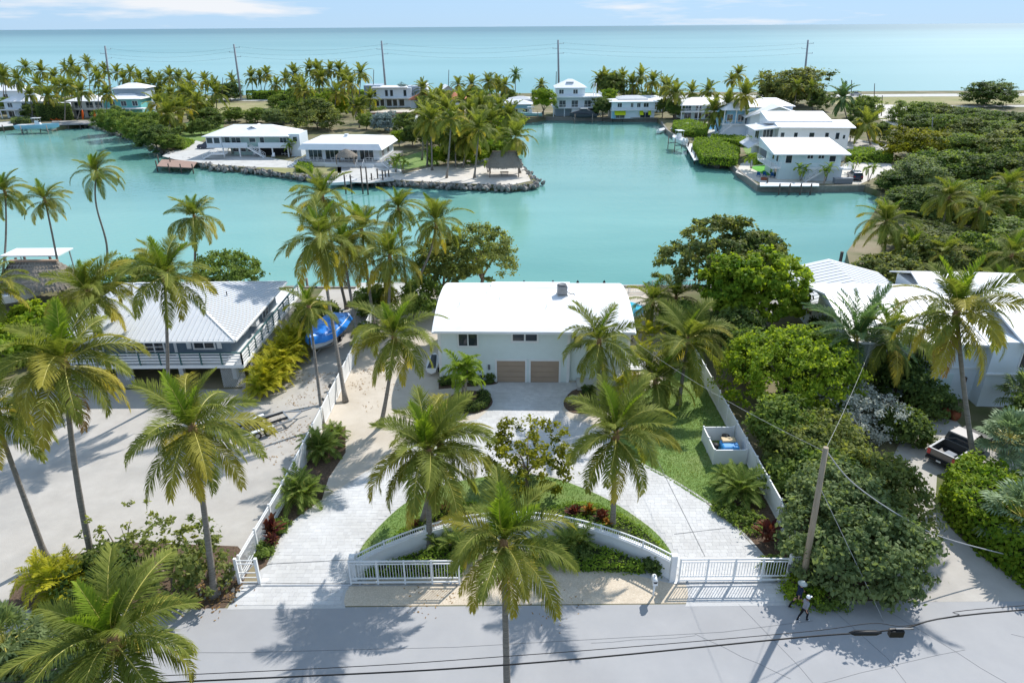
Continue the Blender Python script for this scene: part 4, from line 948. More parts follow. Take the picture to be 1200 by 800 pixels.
for i in range(36):
    x = -1.4+i*.78
    if x < 11.5: k = 1.3/6.2; mb.bar((x, -1.1, E-.9*k+.17), (x, 6.0, E+1.3+.19), .06, .08)
    elif 13 < x: k = 1.6/6.7; mb.bar((x, -2.1, E+.3-.9*k+.17), (x, 5.5, E+1.9+.19), .06, .08)
for i in range(13):
    y = 12.2+i*.8; k = 1.3/5; mb.bar((-1.2, y, 3.6-.7*k+.17), (4.5, y, 4.9+.18), .05, .06); mb.bar((10.2, y, 3.6-.7*k+.17), (4.5, y, 4.9+.18), .05, .06)
o = mb.build('roof_seam', M['seam'], h.e); o['kind'] = 'stuff'
h.win('l', .5, 15, 1.6, 1.6, 1.4, 2); h.win('l', .5, 19, 1.6, 1.6, 1.4, 2)
h.stair((-4.2, 14.2, .1), (-4.2, 17.4, 2.5), 1.1); h.box('landing', -4.9, -.5, 17.4, 19.2, 2.3, 2.5, 'white'); h.rail([(-4.9, 19.2, 2.5), (-.6, 19.2, 2.5)], 1.0)
h.box('stair_wall', -5.0, -4.86, 13.6, 17.4, 0, 2.2, 'white'); h.box('stair_wall', -3.5, -3.36, 13.6, 17.4, 0, 1.6, 'white')

# ---- peninsula: sage-green house on pillars ---------------------------------------------------------------
p0 = G(264, 183); h = House('raised_villa', 'sage green raised villa with white hip roof, long balcony and outside stairs', p0, math.radians(-2))
W, D, Z0, E = 16.5, 9.5, 2.4, 5.0
h.box('wall', -2.6, W, 0, D, Z0, E, 'green_wall'); h.box('wall', 1, W, 1.6, D, 0, Z0-.15, 'green_wall'); h.box('undercroft_shade_panel', 7, W-.3, 1.3, 1.45, 0, Z0-.2, 'dark')  # near-black panel paints the shade under the raised floor
h.box('wall', -3.6, .2, -1.2, 4.5, Z0-.2, E, 'cool_white'); h.box('floor_slab', -3.7, W+.3, -1.4, D, Z0-.25, Z0-.02, 'white')
h.hip(-3.6, W, -1.1, D, E, 2.1, ov=.7); h.gable(5, 9, 2.2, 7, E+.9, .9, axis='y', ov=.2)
for x in (-2.7, -.9): h.win('f', -1.2, x, Z0+.9, 1.4, 1.3, 1)
h.win('f', 0, 1.2, Z0+.7, 1.2, 1.5, 1); h.win('f', 0, 3.4, Z0+.15, 2.2, 1.9, 2); h.win('f', 0, 7.5, Z0+1.0, 1.5, .9, 1); h.win('f', 0, 9.9, Z0+.1, 1.0, 2.0, 1); h.win('f', 0, 15.2, Z0+.7, 1.6, 1.3, 2)
h.win('l', -3.6, .6, Z0+.9, 1.6, 1.3, 1); h.win('l', -3.6, 3, Z0+.9, 1.4, 1.3, 1)
for x0, x1 in ((.4, 6.6), (9.3, W+.2)): h.box('balcony_panel', x0, x1, -1.42, -1.34, Z0, Z0+1.05, 'cool_white')
h.stair((10.8, -2.0, .05), (7.0, -2.0, Z0), 1.0); h.stair((-3.6, -3.8, .05), (-1.2, -3.8, 1.3), 1.4); h.box('landing', -1.2, 2.0, -4.6, -2.9, 1.1, 1.3, 'white'); h.rail([(-1.2, -4.6, 1.3), (2.0, -4.6, 1.3), (2.0, -2.9, 1.3)], .95)
for x in (.3, 4.4, 9.4, 12.6, W): h.box('pillar', x-.14, x+.14, -1.3, -1.0, 0, Z0-.25, 'white')
for x in (2.3, 4.2, 6): h.win('f', 1.6, x, .9, 1.2, .9, 1)
h.box('wall', W+.3, W+3, -.6, 6, 0, 5.4, 'cool_white'); h.win('f', -.6, W+1.9, 3.6, 1.0, 1.1, 1)
# ---- peninsula: white pavilion house -----------------------------------------------------------------------
p0 = G(360, 192); h = House('pavilion_house', 'white waterfront house with mansard roof, glass doors and wraparound deck', p0, math.radians(-5))
W, D, Z0, E = 17.5, 13, 1.0, 3.7
h.box('wall', 0, W, 0, D, Z0, E, 'cool_white'); h.box('deck', -2.0, W+2.4, -2.8, D, .25, Z0, 'grey_deck'); h.box('deck_skirt', -1.9, W+2.2, -2.9, -2.81, 0, Z0-.1, 'white')
x0, x1, y0, y1 = -1.3, W+1.1, -1.6, D+1
v = [(x0, y0, E-.25), (x1, y0, E-.25), (x1, y1, E-.25), (x0, y1, E-.25), (x0+.9, y0+.9, E+1.0), (x1-.9, y0+.9, E+1.0), (x1-.9, y1-.9, E+1.0), (x0+.9, y1-.9, E+1.0), (x0+6.5, D/2, E+2.1), (x1-6.5, D/2, E+2.1)]
rf = MB().add(v, [(0, 1, 5, 4), (1, 2, 6, 5), (2, 3, 7, 6), (3, 0, 4, 7), (4, 5, 9, 8), (5, 6, 9), (6, 7, 8, 9), (7, 4, 8), (3, 2, 1, 0)]).build('roof', M['white_roof'], h.e)
MB().box(8, 8.8, 5, 5.8, E+1.4, E+2.4).build('roof_vent', M['white'], rf)
for x in (2.3, 6.3, 10.7, 14.5): h.win('f', 0, x, Z0+.1, 3.1, 2.1, 3, part='glass_door')
h.win('r', W, 3, Z0+.5, 2, 1.6, 2); h.win('r', W, 8, Z0+.5, 2, 1.6, 2)
h.rail([(.2, -2.7, Z0), (5.2, -2.7, Z0)], .95, bal=.6); h.rail([(7.0, -2.7, Z0), (13.0, -2.7, Z0)], .95, bal=.6); h.rail([(15, -2.7, Z0), (W+2.3, -2.7, Z0), (W+2.3, 6, Z0)], .95, bal=.6)
h.stair((-2.6, -4.6, .05), (-.8, -2.9, Z0), 1.6); h.stair((13.9, -4.6, .05), (13.9, -2.9, Z0), 1.6); h.stair((W+3.6, -4.2, .05), (W+1.6, -2.9, Z0), 1.5)
h.box('planter_wall', 5.5, 17, -3.6, -3.2, 0, .75, 'white')

# ---- row along the far end of the canal and beyond ------------------------------------------------------
p0 = G(436, 126); h = House('modern_house', 'white modern two-storey house with flat roof and tall dark windows', p0, 0)
h.box('wall', 0, 16, 0, 10, 0, 7.2, 'cool_white'); h.box('wall', -3.2, 3.5, 3, 12, 0, 8.0, 'grey_blue'); h.box('wall', 14.5, 19, 2, 10, 0, 7.6, 'grey_blue'); h.box('roof', .6, 14.6, -.6, 9.5, 7.2, 7.5, 'white_roof'); h.box('floor_slab', 0, 16, -1.6, 0, 3.3, 3.6, 'white'); h.box('wall', 19, 22, 1, 9, 0, 8.4, 'cool_white')
for x in (1.6, 6.2, 8.2, 13.5): h.win('f', 0, x, 4.2, 1.0, 2.2, 1, frame='grey_blue')
for x in (2, 4.5, 7, 9.5, 12): h.win('f', 0, x, .5, 1.9, 2.4, 1)
for x in (.2, 5.4, 10.5, 15.6): h.box('column', x-.15, x+.15, -1.5, -1.2, 0, 3.3, 'white')
p0 = G(513, 124); h = House('gabled_house', 'white gabled house with bright steep roof behind the terracotta roof', p0, math.radians(12))
h.box('wall', 0, 9, 0, 9, 0, 4.6, 'cool_white'); h.gable(0, 9, 0, 9, 4.6, 2.8, axis='y', wallm='cool_white', ov=.6); h.box('wall', -5, 0, 1, 8, 0, 3.6, 'cool_white'); h.gable(-5.5, 0, 1, 8, 3.6, 1.6, axis='x'); h.win('f', 0, 4.5, 1.2, 1.6, 1.6, 2)
p0 = G(488, 131); h = House('terracotta_house', 'low house with orange terracotta tiled roof among palms', p0, 0)
h.box('wall', -2, 18, 0, 8, 0, 4.4, 'cool_white'); h.hip(-2, 18, 0, 8, 4.4, 2.2, 'tile_roof', ov=.7); h.win('f', 0, 3, .8, 2, 1.4, 2); h.win('f', 0, 12, .8, 2, 1.4, 2)
p0 = G(433, 145); h = House('flat_building', 'low building with flat brown parapet roof', p0, 0, 'building')
h.box('wall', 0, 15, 0, 8, 0, 2.2, 'cool_white'); h.box('parapet', -.2, 15.2, -.2, 8.2, 2.2, 3.4, 'brick'); h.box('roof', .3, 14.7, .3, 7.7, 3.41, 3.5, 'sand'); h.win('f', 0, 4, .6, 2, 1.2, 2); h.win('f', 0, 10, .6, 2, 1.2, 2)
p0 = G(578, 135); h = House('canal_cottage', 'pale blue low cottage with white roof behind the teal boat', p0, 0)
h.box('wall', -2, 13.5, 0, 8, 0, 3.6, 'aqua_wall'); h.hip(-2, 13.5, 0, 8, 3.7, 1.3, 'metal_roof', ov=.8); h.box('band', -2.1, 13.6, -.12, -.02, 2.3, 3.4, 'blue_wall')
for x in (0, 4, 8, 11.5): h.win('f', 0, x, .4, 1.6, 1.7, 2)
h.box('wall', 6, 14, 8, 14, 0, 4.5, 'cool_white'); h.hip(6, 14, 8, 14, 4.5, 1.0, 'grey_roof')

p0 = G(651, 137); h = House('three_storey_house', 'white three-storey canal house with hip roof and stacked balconies', p0, 0)
W = 15.5
h.box('wall', 0, W, 2, 11, 0, 3, 'grey_blue'); h.box('wall', 0, W, .8, 11, 3, 6.4, 'cool_white'); h.box('wall', .3, 10.2, 1.6, 10, 6.4, 9.5, 'cool_white')
h.box('floor_slab', -1, W+.6, -1, 11, 2.85, 3.1, 'white'); h.box('roof', -.9, W+.6, -1, 11, 6.4, 6.75, 'white_roof'); h.hip(.3, 10.2, 1.6, 10, 9.5, 2.6, ov=.7); h.box('dormer', 3.8, 6.3, 3.2, 5.4, 9.9, 11.3, 'grey_roof')
h.rail([(-1, -.9, 3.1), (W+.5, -.9, 3.1)], 1.0, bal=.4); h.rail([(10.2, -.8, 6.75), (W+.4, -.8, 6.75), (W+.4, 10, 6.75)], 1.0, bal=.4)
for x in (2.4, 6.7, 11.2): h.win('f', .8, x, 3.2, 2.2, 2.1, 2, part='glass_door')
for x in (2.0, 6.9): h.win('f', 1.6, x, 7.5, 1.5, 1.3, 2)
h.box('garage_panel', 10.2, 14.8, 1.95, 2.0, 0, 2.5, 'dark'); h.box('column', 5.6, 8.2, -.6, 2, 0, 2.85, 'white')  # flat near-black panel on the wall paints the garage's inner shade
for x in (13.4, 14.2): MB().tube([(x, 3, 6.7), (x, 3, 10.8)], .16, 7).build('flue', M['white'], h.e)
for x in (-.8, 3, W+.3): h.box('pillar', x-.12, x+.12, -.8, -.56, 0, 2.85, 'white')
p0 = G(715, 139.5); h = House('awning_house', 'pale two-storey canal house with grey-topped roof and lime green awnings', p0, 0)
W = 15.5
h.box('wall', .4, W-.4, .5, 9, 0, 5.6, 'cool_white'); h.hip(.4, W-.4, .5, 9, 5.6, .7, ov=1.0); h.hip(2.6, W-2.4, 2.2, 8, 6.2, 1.0, 'grey_roof', ov=0, part='upper_roof')
h.box('floor_slab', 0, W, -.6, .5, 2.7, 2.9, 'white'); h.rail([(0, -.5, 2.9), (W, -.5, 2.9)], .9, bal=.5)
for x, w in ((3.1, 1.4), (7.3, .8), (9.6, 1.1), (12.1, 1.6)): h.win('f', .5, x, 3.7, w, 1.3, 2)
h.win('f', .5, 3.3, .2, 3.4, 1.1, 2); h.win('f', .5, 12, .2, 3.4, 1.8, 2)
for x, w in ((3.3, 3.8), (10.6, 1.3), (13.4, 1.0)): MB().add([(x-w/2, .48, 2.6), (x+w/2, .48, 2.6), (x+w/2, -.5, 1.3), (x-w/2, -.5, 1.3), (x-w/2, .48, 2.55), (x+w/2, .48, 2.55), (x+w/2, -.5, 1.25), (x-w/2, -.5, 1.25)], [(0, 3, 2, 1), (4, 5, 6, 7), (0, 4, 7, 3), (1, 2, 6, 5), (2, 3, 7, 6)]).build('awning', M['awning'], h.e)
h.box('side_door', .6, 1.9, .4, .49, .1, 2.3, 'blue_wall')
# white group behind the canal terrace
p0 = G(800, 141); h = House('terrace_house', 'low white house with broad shallow roof and shaded porch behind palms', p0, 0)
h.box('wall', 0, 17, 2, 10, 0, 4.8, 'aqua_wall'); h.hip(-1, 17, .5, 10, 4.8, 2.0, ov=.9); h.box('floor_slab', -1, 17.5, -.4, 2, 2.5, 2.75, 'white'); h.rail([(-1, -.3, 2.75), (17.5, -.3, 2.75)], .9, bal=.5)
for x in (2, 5.5, 9, 13): h.win('f', 2, x, 3.0, 1.8, 1.6, 2); h.win('f', 2, x, .3, 2.2, 1.9, 2)
for x in (-.7, 5, 11, 17.2): h.box('pillar', x-.12, x+.12, -.3, -.06, 0, 4.8, 'white')
p0 = G(843, 162); h = House('sky_blue_house', 'sky blue two-storey house with several white hip roofs and outside stair', p0, math.radians(-6))
h.box('wall', 1, 15, 4, 14, 0, 7.4, 'blue_wall'); h.hip(1, 7, 2.5, 12, 7.4, 2.2, ov=.8); h.hip(8, 15.4, 6, 14, 7.8, 2.0, ov=.9, part='upper_roof'); h.box('wall', 8.6, 14.8, 6.6, 13.5, 7, 7.8, 'blue_wall'); h.box('wall', 1, 15, 2.4, 4, 0, 3.3, 'cool_white')
h.box('floor_slab', .6, 15.4, 1.6, 4, 3.3, 3.55, 'white'); h.rail([(.6, 1.7, 3.55), (15.4, 1.7, 3.55)], 1, bal=.4); h.stair((-1.2, .6, .05), (3, .6, 3.4), 1.2)
for x in (3, 6, 10, 13): h.win('f', 4, x, 4.0, 1.5, 1.9, 2)
for x in (1.2, 4.4, 6.8): h.box('column', x-.14, x+.14, 2.6, 2.88, 3.5, 7.4, 'white')
p0 = G(878, 165); h = House('gable_villa', 'white villa with wide sloping gable roof behind the big white house', p0, math.radians(-8))
h.box('wall', 0, 15, 3, 14, 0, 6.0, 'cool_white'); h.gable(-.5, 15, 3, 14, 6.0, 2.6, 'metal_roof', axis='y', ov=1.0, wallm='cool_white'); h.hip(1, 13, 12, 20, 8.0, 1.8, ov=.6, part='rear_roof'); h.box('wall', 1, 13, 12, 20, 0, 8.0, 'cool_white'); h.win('f', 3, 5, 3.4, 2, 1.6, 2)
p0 = G(892, 188); h = House('balcony_house', 'big white two-storey house with tiered roof and wave-shaped side balcony', p0, math.radians(-4))
W, D = 19.0, 10
h.box('wall', 3, W, 0, D, 0, 7.6, 'white'); h.box('wall', 0, 3, 3, D, 0, 7.2, 'cool_white')
v0 = 7.6
MB().add([(2.6, -.9, v0), (W+.9, -.9, v0), (W+.9, D*.5, v0+1.0), (2.6, D*.5, v0+1.0), (2.6, -.9, v0-.2), (W+.9, -.9, v0-.2), (W+.9, D*.5, v0-.2), (2.6, D*.5, v0-.2)], [(0, 1, 2, 3), (4, 7, 6, 5), (0, 4, 5, 1), (1, 5, 6, 2), (2, 6, 7, 3), (3, 7, 4, 0)]).build('roof', M['white_roof'], h.e)
MB().add([(1.2, 3.2, v0+.9), (W-3, 3.2, v0+.9), (W-3, D+.8, v0+2.3), (1.2, D+.8, v0+2.3), (1.2, 3.2, v0+.3), (W-3, 3.2, v0+.3), (W-3, D+.8, v0-.3), (1.2, D+.8, v0-.3)], [(0, 1, 2, 3), (4, 7, 6, 5), (0, 4, 5, 1), (1, 5, 6, 2), (2, 6, 7, 3), (3, 7, 4, 0)]).build('upper_roof', M['white_roof'], h.e)
for x in (4.0, 7.0, 10.6, 14.0, 16.4): h.win('f', 0, x, 4.9, .8 if x != 10.6 else 1.1, 1.4, 1)
h.win('f', 0, 17.8, .8, .6, 1.1, 1); h.win('f', 0, 17.9, 5.0, .5, .8, 1)
h.box('floor_slab', -2.2, 3, -.5, 8, 3.4, 3.7, 'white'); h.rail([(3, -.4, 3.7), (-2.1, .6, 3.7), (-2.1, 8, 3.7)], 1.0, bal=.3)
MB().add([(-2.8, -1, 7.0), (3, -1, 7.7), (3, 8, 7.7), (-2.8, 8, 7.0), (-2.8, -1, 6.75), (3, -1, 7.45), (3, 8, 7.45), (-2.8, 8, 6.75)], [(0, 1, 2, 3), (4, 7, 6, 5), (0, 4, 5, 1), (1, 5, 6, 2), (2, 6, 7, 3), (3, 7, 4, 0)]).build('porch_roof', M['metal_roof'], h.e)
MB().add([(-3.6, -1, 3.0), (-1.6, -1, 4.2), (-1.6, 8, 4.2), (-3.6, 8, 3.0), (-3.6, -1, 2.8), (-1.6, -1, 4.0), (-1.6, 8, 4.0), (-3.6, 8, 2.8)], [(0, 1, 2, 3), (4, 7, 6, 5), (0, 4, 5, 1), (1, 5, 6, 2), (2, 6, 7, 3), (3, 7, 4, 0)]).build('lower_awning', M['metal_roof'], h.e)
h.win('f', 3, 1.5, 4.2, 2.2, 2.4, 3, part='glass_door'); h.win('l', 0, 6.5, 4.2, 3, 2.2, 2); h.box('garage_panel', .3, 2.7, 2.94, 2.99, 0, 2.6, 'grey_blue')
h.rail([(3, 3.2, v0+.3), (-.5, 3.2, v0+.3)], 1.0, bal=.3)
p0 = G(908, 210); h = House('dock_house', 'small white two-storey house with low roof and deck above the boat dock', p0, math.radians(-3))
W, D = 14.2, 9.5
h.box('wall', .5, W-1.5, 0, D, 0, 5.2, 'aqua_wall'); v0 = 5.2
MB().add([(-1.2, -1, v0), (W-.1, -1, v0), (W-.8, D+.8, v0+1.7), (-1.2, D+.8, v0+1.7), (-1.2, -1, v0-.22), (W-.1, -1, v0-.22), (W-.8, D+.8, v0-.22), (-1.2, D+.8, v0-.22)], [(0, 1, 2, 3), (4, 7, 6, 5), (0, 4, 5, 1), (1, 5, 6, 2), (2, 6, 7, 3), (3, 7, 4, 0)]).build('roof', M['white_roof'], h.e)
h.box('floor_slab', -1.4, .5, -1, D, 2.3, 2.55, 'white'); h.box('floor_slab', 5.4, W+.2, -2.0, 0, 2.3, 2.55, 'white'); h.rail([(-1.35, -.9, 2.55), (-1.35, D, 2.55)], 1.0, bal=.3); h.rail([(.5, -.9, 2.55), (-1.35, -.9, 2.55)], 1, bal=.3); h.rail([(5.4, -1.9, 2.55), (W+.1, -1.9, 2.55), (W+.1, 0, 2.55)], 1.0, bal=.25)
h.win('f', 0, 2.2, 3.3, 1.2, 1.5, 1); h.win('f', 0, 10.9, 3.6, 1.2, 1.1, 1); h.win('f', 0, 6.4, 4.2, 1.1, .6, 2); h.win('f', 0, 8.6, 4.2, 1.1, .6, 2)
for y in (1.8, 4.5): h.win('l', .5, y, 3.3, 1.3, 1.5, 1); h.win('l', .5, y, .2, 1.4, 1.9, 1)
h.box('wall', 6, W-1.6, -1.7, 0, 0, 2.3, 'cool_white'); h.stair((5.0, -2.6, .05), (8.6, -2.6, 2.4), 1.0)
# far-left group
p0 = G(2, 139); h = House('porch_house', 'white two-storey waterfront house with hip roof and arcaded porch', p0, math.radians(3))
h.box('wall', 1, 14, 2, 10, 0, 5.6, 'cool_white'); h.hip(1, 14, 2, 10, 5.6, 2.4, ov=.8); h.box('floor_slab', 0, 15, 0, 2, 2.7, 2.95, 'white'); h.rail([(0, .1, 2.95), (15, .1, 2.95)], .9, bal=.5)
for x in (3, 8, 12): h.win('f', 2, x, 3.5, 1.6, 1.5, 2); h.win('f', 2, x, .3, 2.4, 1.9, 2)
for x in (.2, 5, 10, 14.8): h.box('pillar', x-.15, x+.15, .1, .4, 0, 2.7, 'white')
p0 = G(84, 139); h = House('turquoise_house', 'white and turquoise waterfront house with glass balcony front and white roofs', p0, math.radians(2))
h.box('wall', 0, 11, 2, 11, 0, 5.8, 'white'); h.hip(-.5, 11, 1.2, 11, 5.8, 1.8, ov=.8); h.box('wall', 11, 24, 3, 12, 0, 6.2, 'teal_wall'); h.hip(11, 24, 3, 12, 6.2, 1.5, ov=.8, part='upper_roof'); h.box('wall', 13, 24, 8, 16, 0, 9.4, 'grey_blue'); h.hip(13, 24, 8, 16, 9.4, 1.6, ov=.7, part='top_roof')
h.box('floor_slab', -.6, 11, 0, 2, 2.9, 3.15, 'white'); h.rail([(-.6, .1, 3.15), (11, .1, 3.15)], 1.0, bal=.4)
for x in (2.4, 6.4, 9.6): h.win('f', 2, x, .3, 2.6, 2.2, 2, part='glass_door'); h.win('f', 2, x, 3.4, 2.4, 1.9, 2)
h.box('porch_roof', 12, 26, 0, 3, 2.9, 3.2, 'white_roof')
for x in (12.3, 17, 21, 25.6): h.box('pillar', x-.13, x+.13, .1, .36, 0, 2.9, 'white')
for x in (14, 18, 22): h.win('f', 3, x, 3.8, 1.8, 1.6, 2)
p0 = G(3, 118); h = House('long_roof_house', 'long low white-roofed house half hidden behind far palms', p0, 0)
h.box('wall', -6, 12, 0, 9, 0, 4.2, 'cool_white'); h.hip(-6, 12, 0, 9, 4.2, 2.2, ov=.8); h.win('f', 0, 2, 1.2, 2, 1.5, 2)
p0 = G(47, 134); h = House('long_garage', 'low white garage wing with long roof behind the clipped hedge', p0, 0, 'building')
h.box('wall', 0, 13, 0, 6, 0, 2.6, 'white'); h.gable(0, 13, 0, 6, 2.6, 1.2, axis='x', ov=.5); h.win('f', 0, 5, .8, 2, 1.2, 2)
p0 = G(775, 131); h = House('rear_house', 'white low-roofed house glimpsed behind the palm row', p0, 0)
h.box('wall', -18, 2, 0, 8, 0, 4.2, 'cool_white'); h.hip(-18, 2, 0, 8, 4.2, 1.2, ov=.6); h.win('f', 0, -8, 1.2, 2, 1.4, 2); h.win('f', 0, -1, 1.2, 2, 1.4, 2)
# ------------------------------------------------------------------ fences, gates, garden wall
def solid_fence(name, label, x, y0, y1, n, h=1.75, lean=0.0):
    e = thing(name, label, 'fence', (x, y0, 0)); L = (y1-y0)/n
    pm = MB().box(-.02, .02, .07, L-.07, .08, h-.06)
    for i in range(1, 8): q = .07+(L-.14)*i/8; pm.box(-.026, .026, q-.006, q+.006, .1, h-.1)
    pm.box(-.04, .04, .06, L-.06, h-.1, h).box(-.04, .04, .06, L-.06, .05, .17); panel = pm.mesh('panel', M['white'])
    pt = MB().box(-.065, .065, -.065, .065, -.05, h+.06).lathe([(.1, 0), (.1, .03), (.0, .12)], (0, 0, h+.06), 4, False).mesh('post', M['white'])
    for i in range(n+1):
        put('post', pt, e, (lean*i*L, i*L, 0))
        if i < n: put('panel', panel, e, (lean*i*L, i*L, 0), (0, 0, -math.atan(lean)))
    return e
def rail_fence_panels(e, a, b, n, h=1.6, bal=.13):
    a, b = Vector(a), Vector(b); d = (b-a)/n; L = d.length; rz = math.atan2(d.y, d.x)
    pm = MB().box(0, L, -.03, .03, h-.08, h).box(0, L, -.025, .025, h-.24, h-.19).box(0, L, -.025, .025, .1, .18).box(0, L, -.025, .025, .32, .37)
    k = int(L/bal)
    for i in range(1, k): q = L*i/k; pm.box(q-.011, q+.011, -.011, .011, .18, h-.2)
    me = pm.mesh('panel', M['white']); pt = MB().box(-.06, .06, -.06, .06, -.05, h+.08).mesh('post', M['white'])
    for i in range(n+1):
        p = a+d*i; put('post', pt, e, p)
        if i < n: put('panel', me, e, p, (0, 0, rz))
solid_fence('vinyl_fence', 'white solid panel fence between the marl lot and sandy yard', -15.25, 37.2, 70.5, 14, lean=.012)
e = thing('rail_fence', 'white open picket fence leading up from the open gate post', 'fence', (-15.7, 30.2, 0)); rail_fence_panels(e, (0, .06, 0), (.42, 6.9, 0), 3, 1.7, .11)
solid_fence('vinyl_fence', 'white solid panel fence along the side lawn and green thicket', 17.0, 35.0, 58.5, 10, 1.7, lean=.003)
e = thing('rail_fence', 'white open picket fence between closed gate and leaning utility pole', 'fence', (16.55, 29.95, 0)); rail_fence_panels(e, (0, .02, 0), (.42, 4.95, 0), 2, 1.7, .12)
# enclosure for the tank
e = thing('pump_enclosure', 'white panel enclosure around blue tank beside the side lawn', 'enclosure', (14.55, 41.3, 0))
for a, b in (((0, 0), (2.3, 0)), ((0, 0), (0, 3.1)), ((0, 3.1), (2.3, 3.1))):
    MB().bar((*a, .62), (*b, .62), .05, 1.16).build('panel', M['white'], e); MB().bar((*a, 1.22), (*b, 1.22), .09, .06).build('rail', M['white'], e)
for p in ((0, 0), (0, 3.1), (2.3, 0), (2.3, 3.1), (0, 1.55)): MB().box(p[0]-.06, p[0]+.06, p[1]-.06, p[1]+.06, 0, 1.34).build('post', M['white'], e)
t = thing('water_tank', 'bright blue tank with tan lid inside the white enclosure', 'tank', (15.95, 42.4, 0)); MB().box(-.62, .62, -.6, .5, .02, 1.12).build('body', M['blue_plastic'], t, bevel=.12); MB().box(-.5, .5, .05, .62, 1.1, 1.26).build('lid', M['tan_plastic'], t, bevel=.04); MB().box(-.55, .3, -.75, -.52, .05, .5).build('pump', M['gloss_white'], t, bevel=.05)
for (x, y, lab) in ((14.98, 42.6, 'black bin beside the tan tank lid in the white enclosure'), (16.1, 43.8, 'dark bin in the back corner of the white enclosure')):
    t = thing('trash_bin', lab, 'bin', (x, y, 0)); MB().lathe([(.2, 0), (.27, .8), (.29, .82), (.25, .8), (.18, .1), (0, .1)], n=12).build('body', M['black'], t); MB().lathe([(.3, 0), (.3, .04), (.05, .1), (0, .1)], (0, 0, .83), 12).build('lid', M['black'], t)

# curved garden wall with rail
e = thing('garden_wall', 'white curved garden wall topped by a low rail around the lawn island', 'wall', (0, 30, 0))
def arc_strip(line, t, z0, z1):
    mb = MB(); P = [Vector((x, y-30)) for x, y in line]; L, Rr = [], []
    for i, p in enumerate(P):
        d = (P[min(i+1, len(P)-1)]-P[max(i-1, 0)]).normalized(); nn = Vector((-d.y, d.x)); L.append(p+nn*t/2); Rr.append(p-nn*t/2)
    n = len(P); V = [(*p, z) for z in (z0, z1) for p in L+Rr]; F = []
    for i in range(n-1):
        F += [(i, i+1, i+1+2*n, i+2*n), (n+i+1, n+i, n+i+2*n, n+i+1+2*n), (2*n+i, 2*n+i+1, 3*n+i+1, 3*n+i)]
    F += [(0, 2*n, 3*n, n), (n-1, 2*n-1, 4*n-1, 3*n-1)]
    return mb.add(V, F)
arc_strip(wall_arc, .22, -.05, 1.2).build('wall_body', M['white'], e); arc_strip(wall_arc, .34, 1.2, 1.3).build('coping', M['white'], e); arc_strip(wall_arc, .27, .0, .28).build('plinth', M['white'], e)
arc_strip(wall_arc, .07, 1.66, 1.73).build('top_rail', M['white'], e); arc_strip(wall_arc, .05, 1.38, 1.42).build('bottom_rail', M['white'], e)
mb = MB()
for a, b in zip(wall_arc[:-1], wall_arc[1:]):
    a, b = Vector(a), Vector(b); k = max(1, int((b-a).length/.13))
    for i in range(k): p = a.lerp(b, i/k); mb.box(p.x-.012, p.x+.012, p.y-30-.012, p.y-30+.012, 1.3, 1.68)
o = mb.build('baluster', M['white'], e); o['kind'] = 'stuff'
for i in range(0, len(wall_arc), 5): p = wall_arc[i]; MB().box(p[0]-.05, p[0]+.05, p[1]-30-.05, p[1]-30+.05, 1.28, 1.76).build('rail_post', M['white'], e)
for p in (wall_arc[0], wall_arc[-1]): MB().box(p[0]-.16, p[0]+.16, p[1]-30-.3, p[1]-30+.02, 0, 1.9).build('end_pier', M['white'], e)
# gates
def gate(name, label, x0, x1, y, h, n, bal=.16):
    e = thing(name, label, 'gate', (x0, y, 0)); L = x1-x0
    MB().box(0, L, -.03, .03, h-.09, h).build('top_rail', M['white'], e); MB().box(0, L, -.03, .03, .12, .22).build('bottom_rail', M['white'], e); MB().box(0, L, -.025, .025, .42, .5).build('mid_rail', M['white'], e); MB().box(0, L, -.025, .025, h-.27, h-.21).build('upper_rail', M['white'], e)
    mb = MB(); k = int(L/bal)
    for i in range(1, k): q = L*i/k; mb.box(q-.013, q+.013, -.013, .013, .5, h-.25)
    o = mb.build('baluster', M['white'], e); o['kind'] = 'stuff'
    for i in range(n+1): q = L*i/n; MB().box(q-.045, q+.045, -.04, .04, .05, h+.02).build('stile', M['white'], e)
    for q in (.5, L-.5): MB().lathe([(.0, -.03), (.07, -.03), (.07, .03), (0, .03)], (q, 0, .07), 8).build('wheel', M['steel'], e)
    return e
gate('sliding_gate', 'white picket sliding gate standing open in front of the hedge', -9.3, -3.1, 29.75, 1.75, 4)
gate('driveway_gate', 'white picket gate closed across the right driveway leg', 9.45, 15.7, 29.75, 1.75, 4)
struct('gate_track', MB().box(-15.2, -3, 29.62, 29.72, .02, .055), M['steel']); struct('gate_track', MB().box(9.2, 15.7, 29.62, 29.72, .02, .055), M['steel'])
e = thing('gate_post_pair', 'white gate posts with cross braces beside the left drive', 'gate post', (-15.75, 29.9, 0))
for x in (0, 1.15): MB().box(x-.08, x+.08, -.08, .08, 0, 1.85).build('post', M['white'], e)
mb = MB()
for z in (.1, .45, .8, 1.45, 1.7): mb.bar((0, 0, z), (1.15, 0, z), .04, .05)
mb.bar((.1, 0, .45), (1.05, 0, 1.45), .04, .05).bar((0, .1, .45), (.35, 1.2, 1.0), .04).build('brace', M['white'], e)
e = thing('gate_post_pair', 'white receiver post and picket infill beside leaning utility pole', 'gate post', (15.7, 29.85, 0))
for x in (0, .85): MB().box(x-.09, x+.09, -.09, .09, 0, 1.9).build('post', M['white'], e)
mb = MB()
for z in (.15, .45, 1.5, 1.7): mb.box(0, .85, -.02, .02, z, z+.07)
for i in range(1, 6): mb.box(.14*i-.012, .14*i+.012, -.012, .012, .2, 1.7)
mb.build('infill', M['white'], e); MB().box(-.15, .1, -.3, -.1, .9, 1.3).build('gate_latch', M['ac_grey'], e)
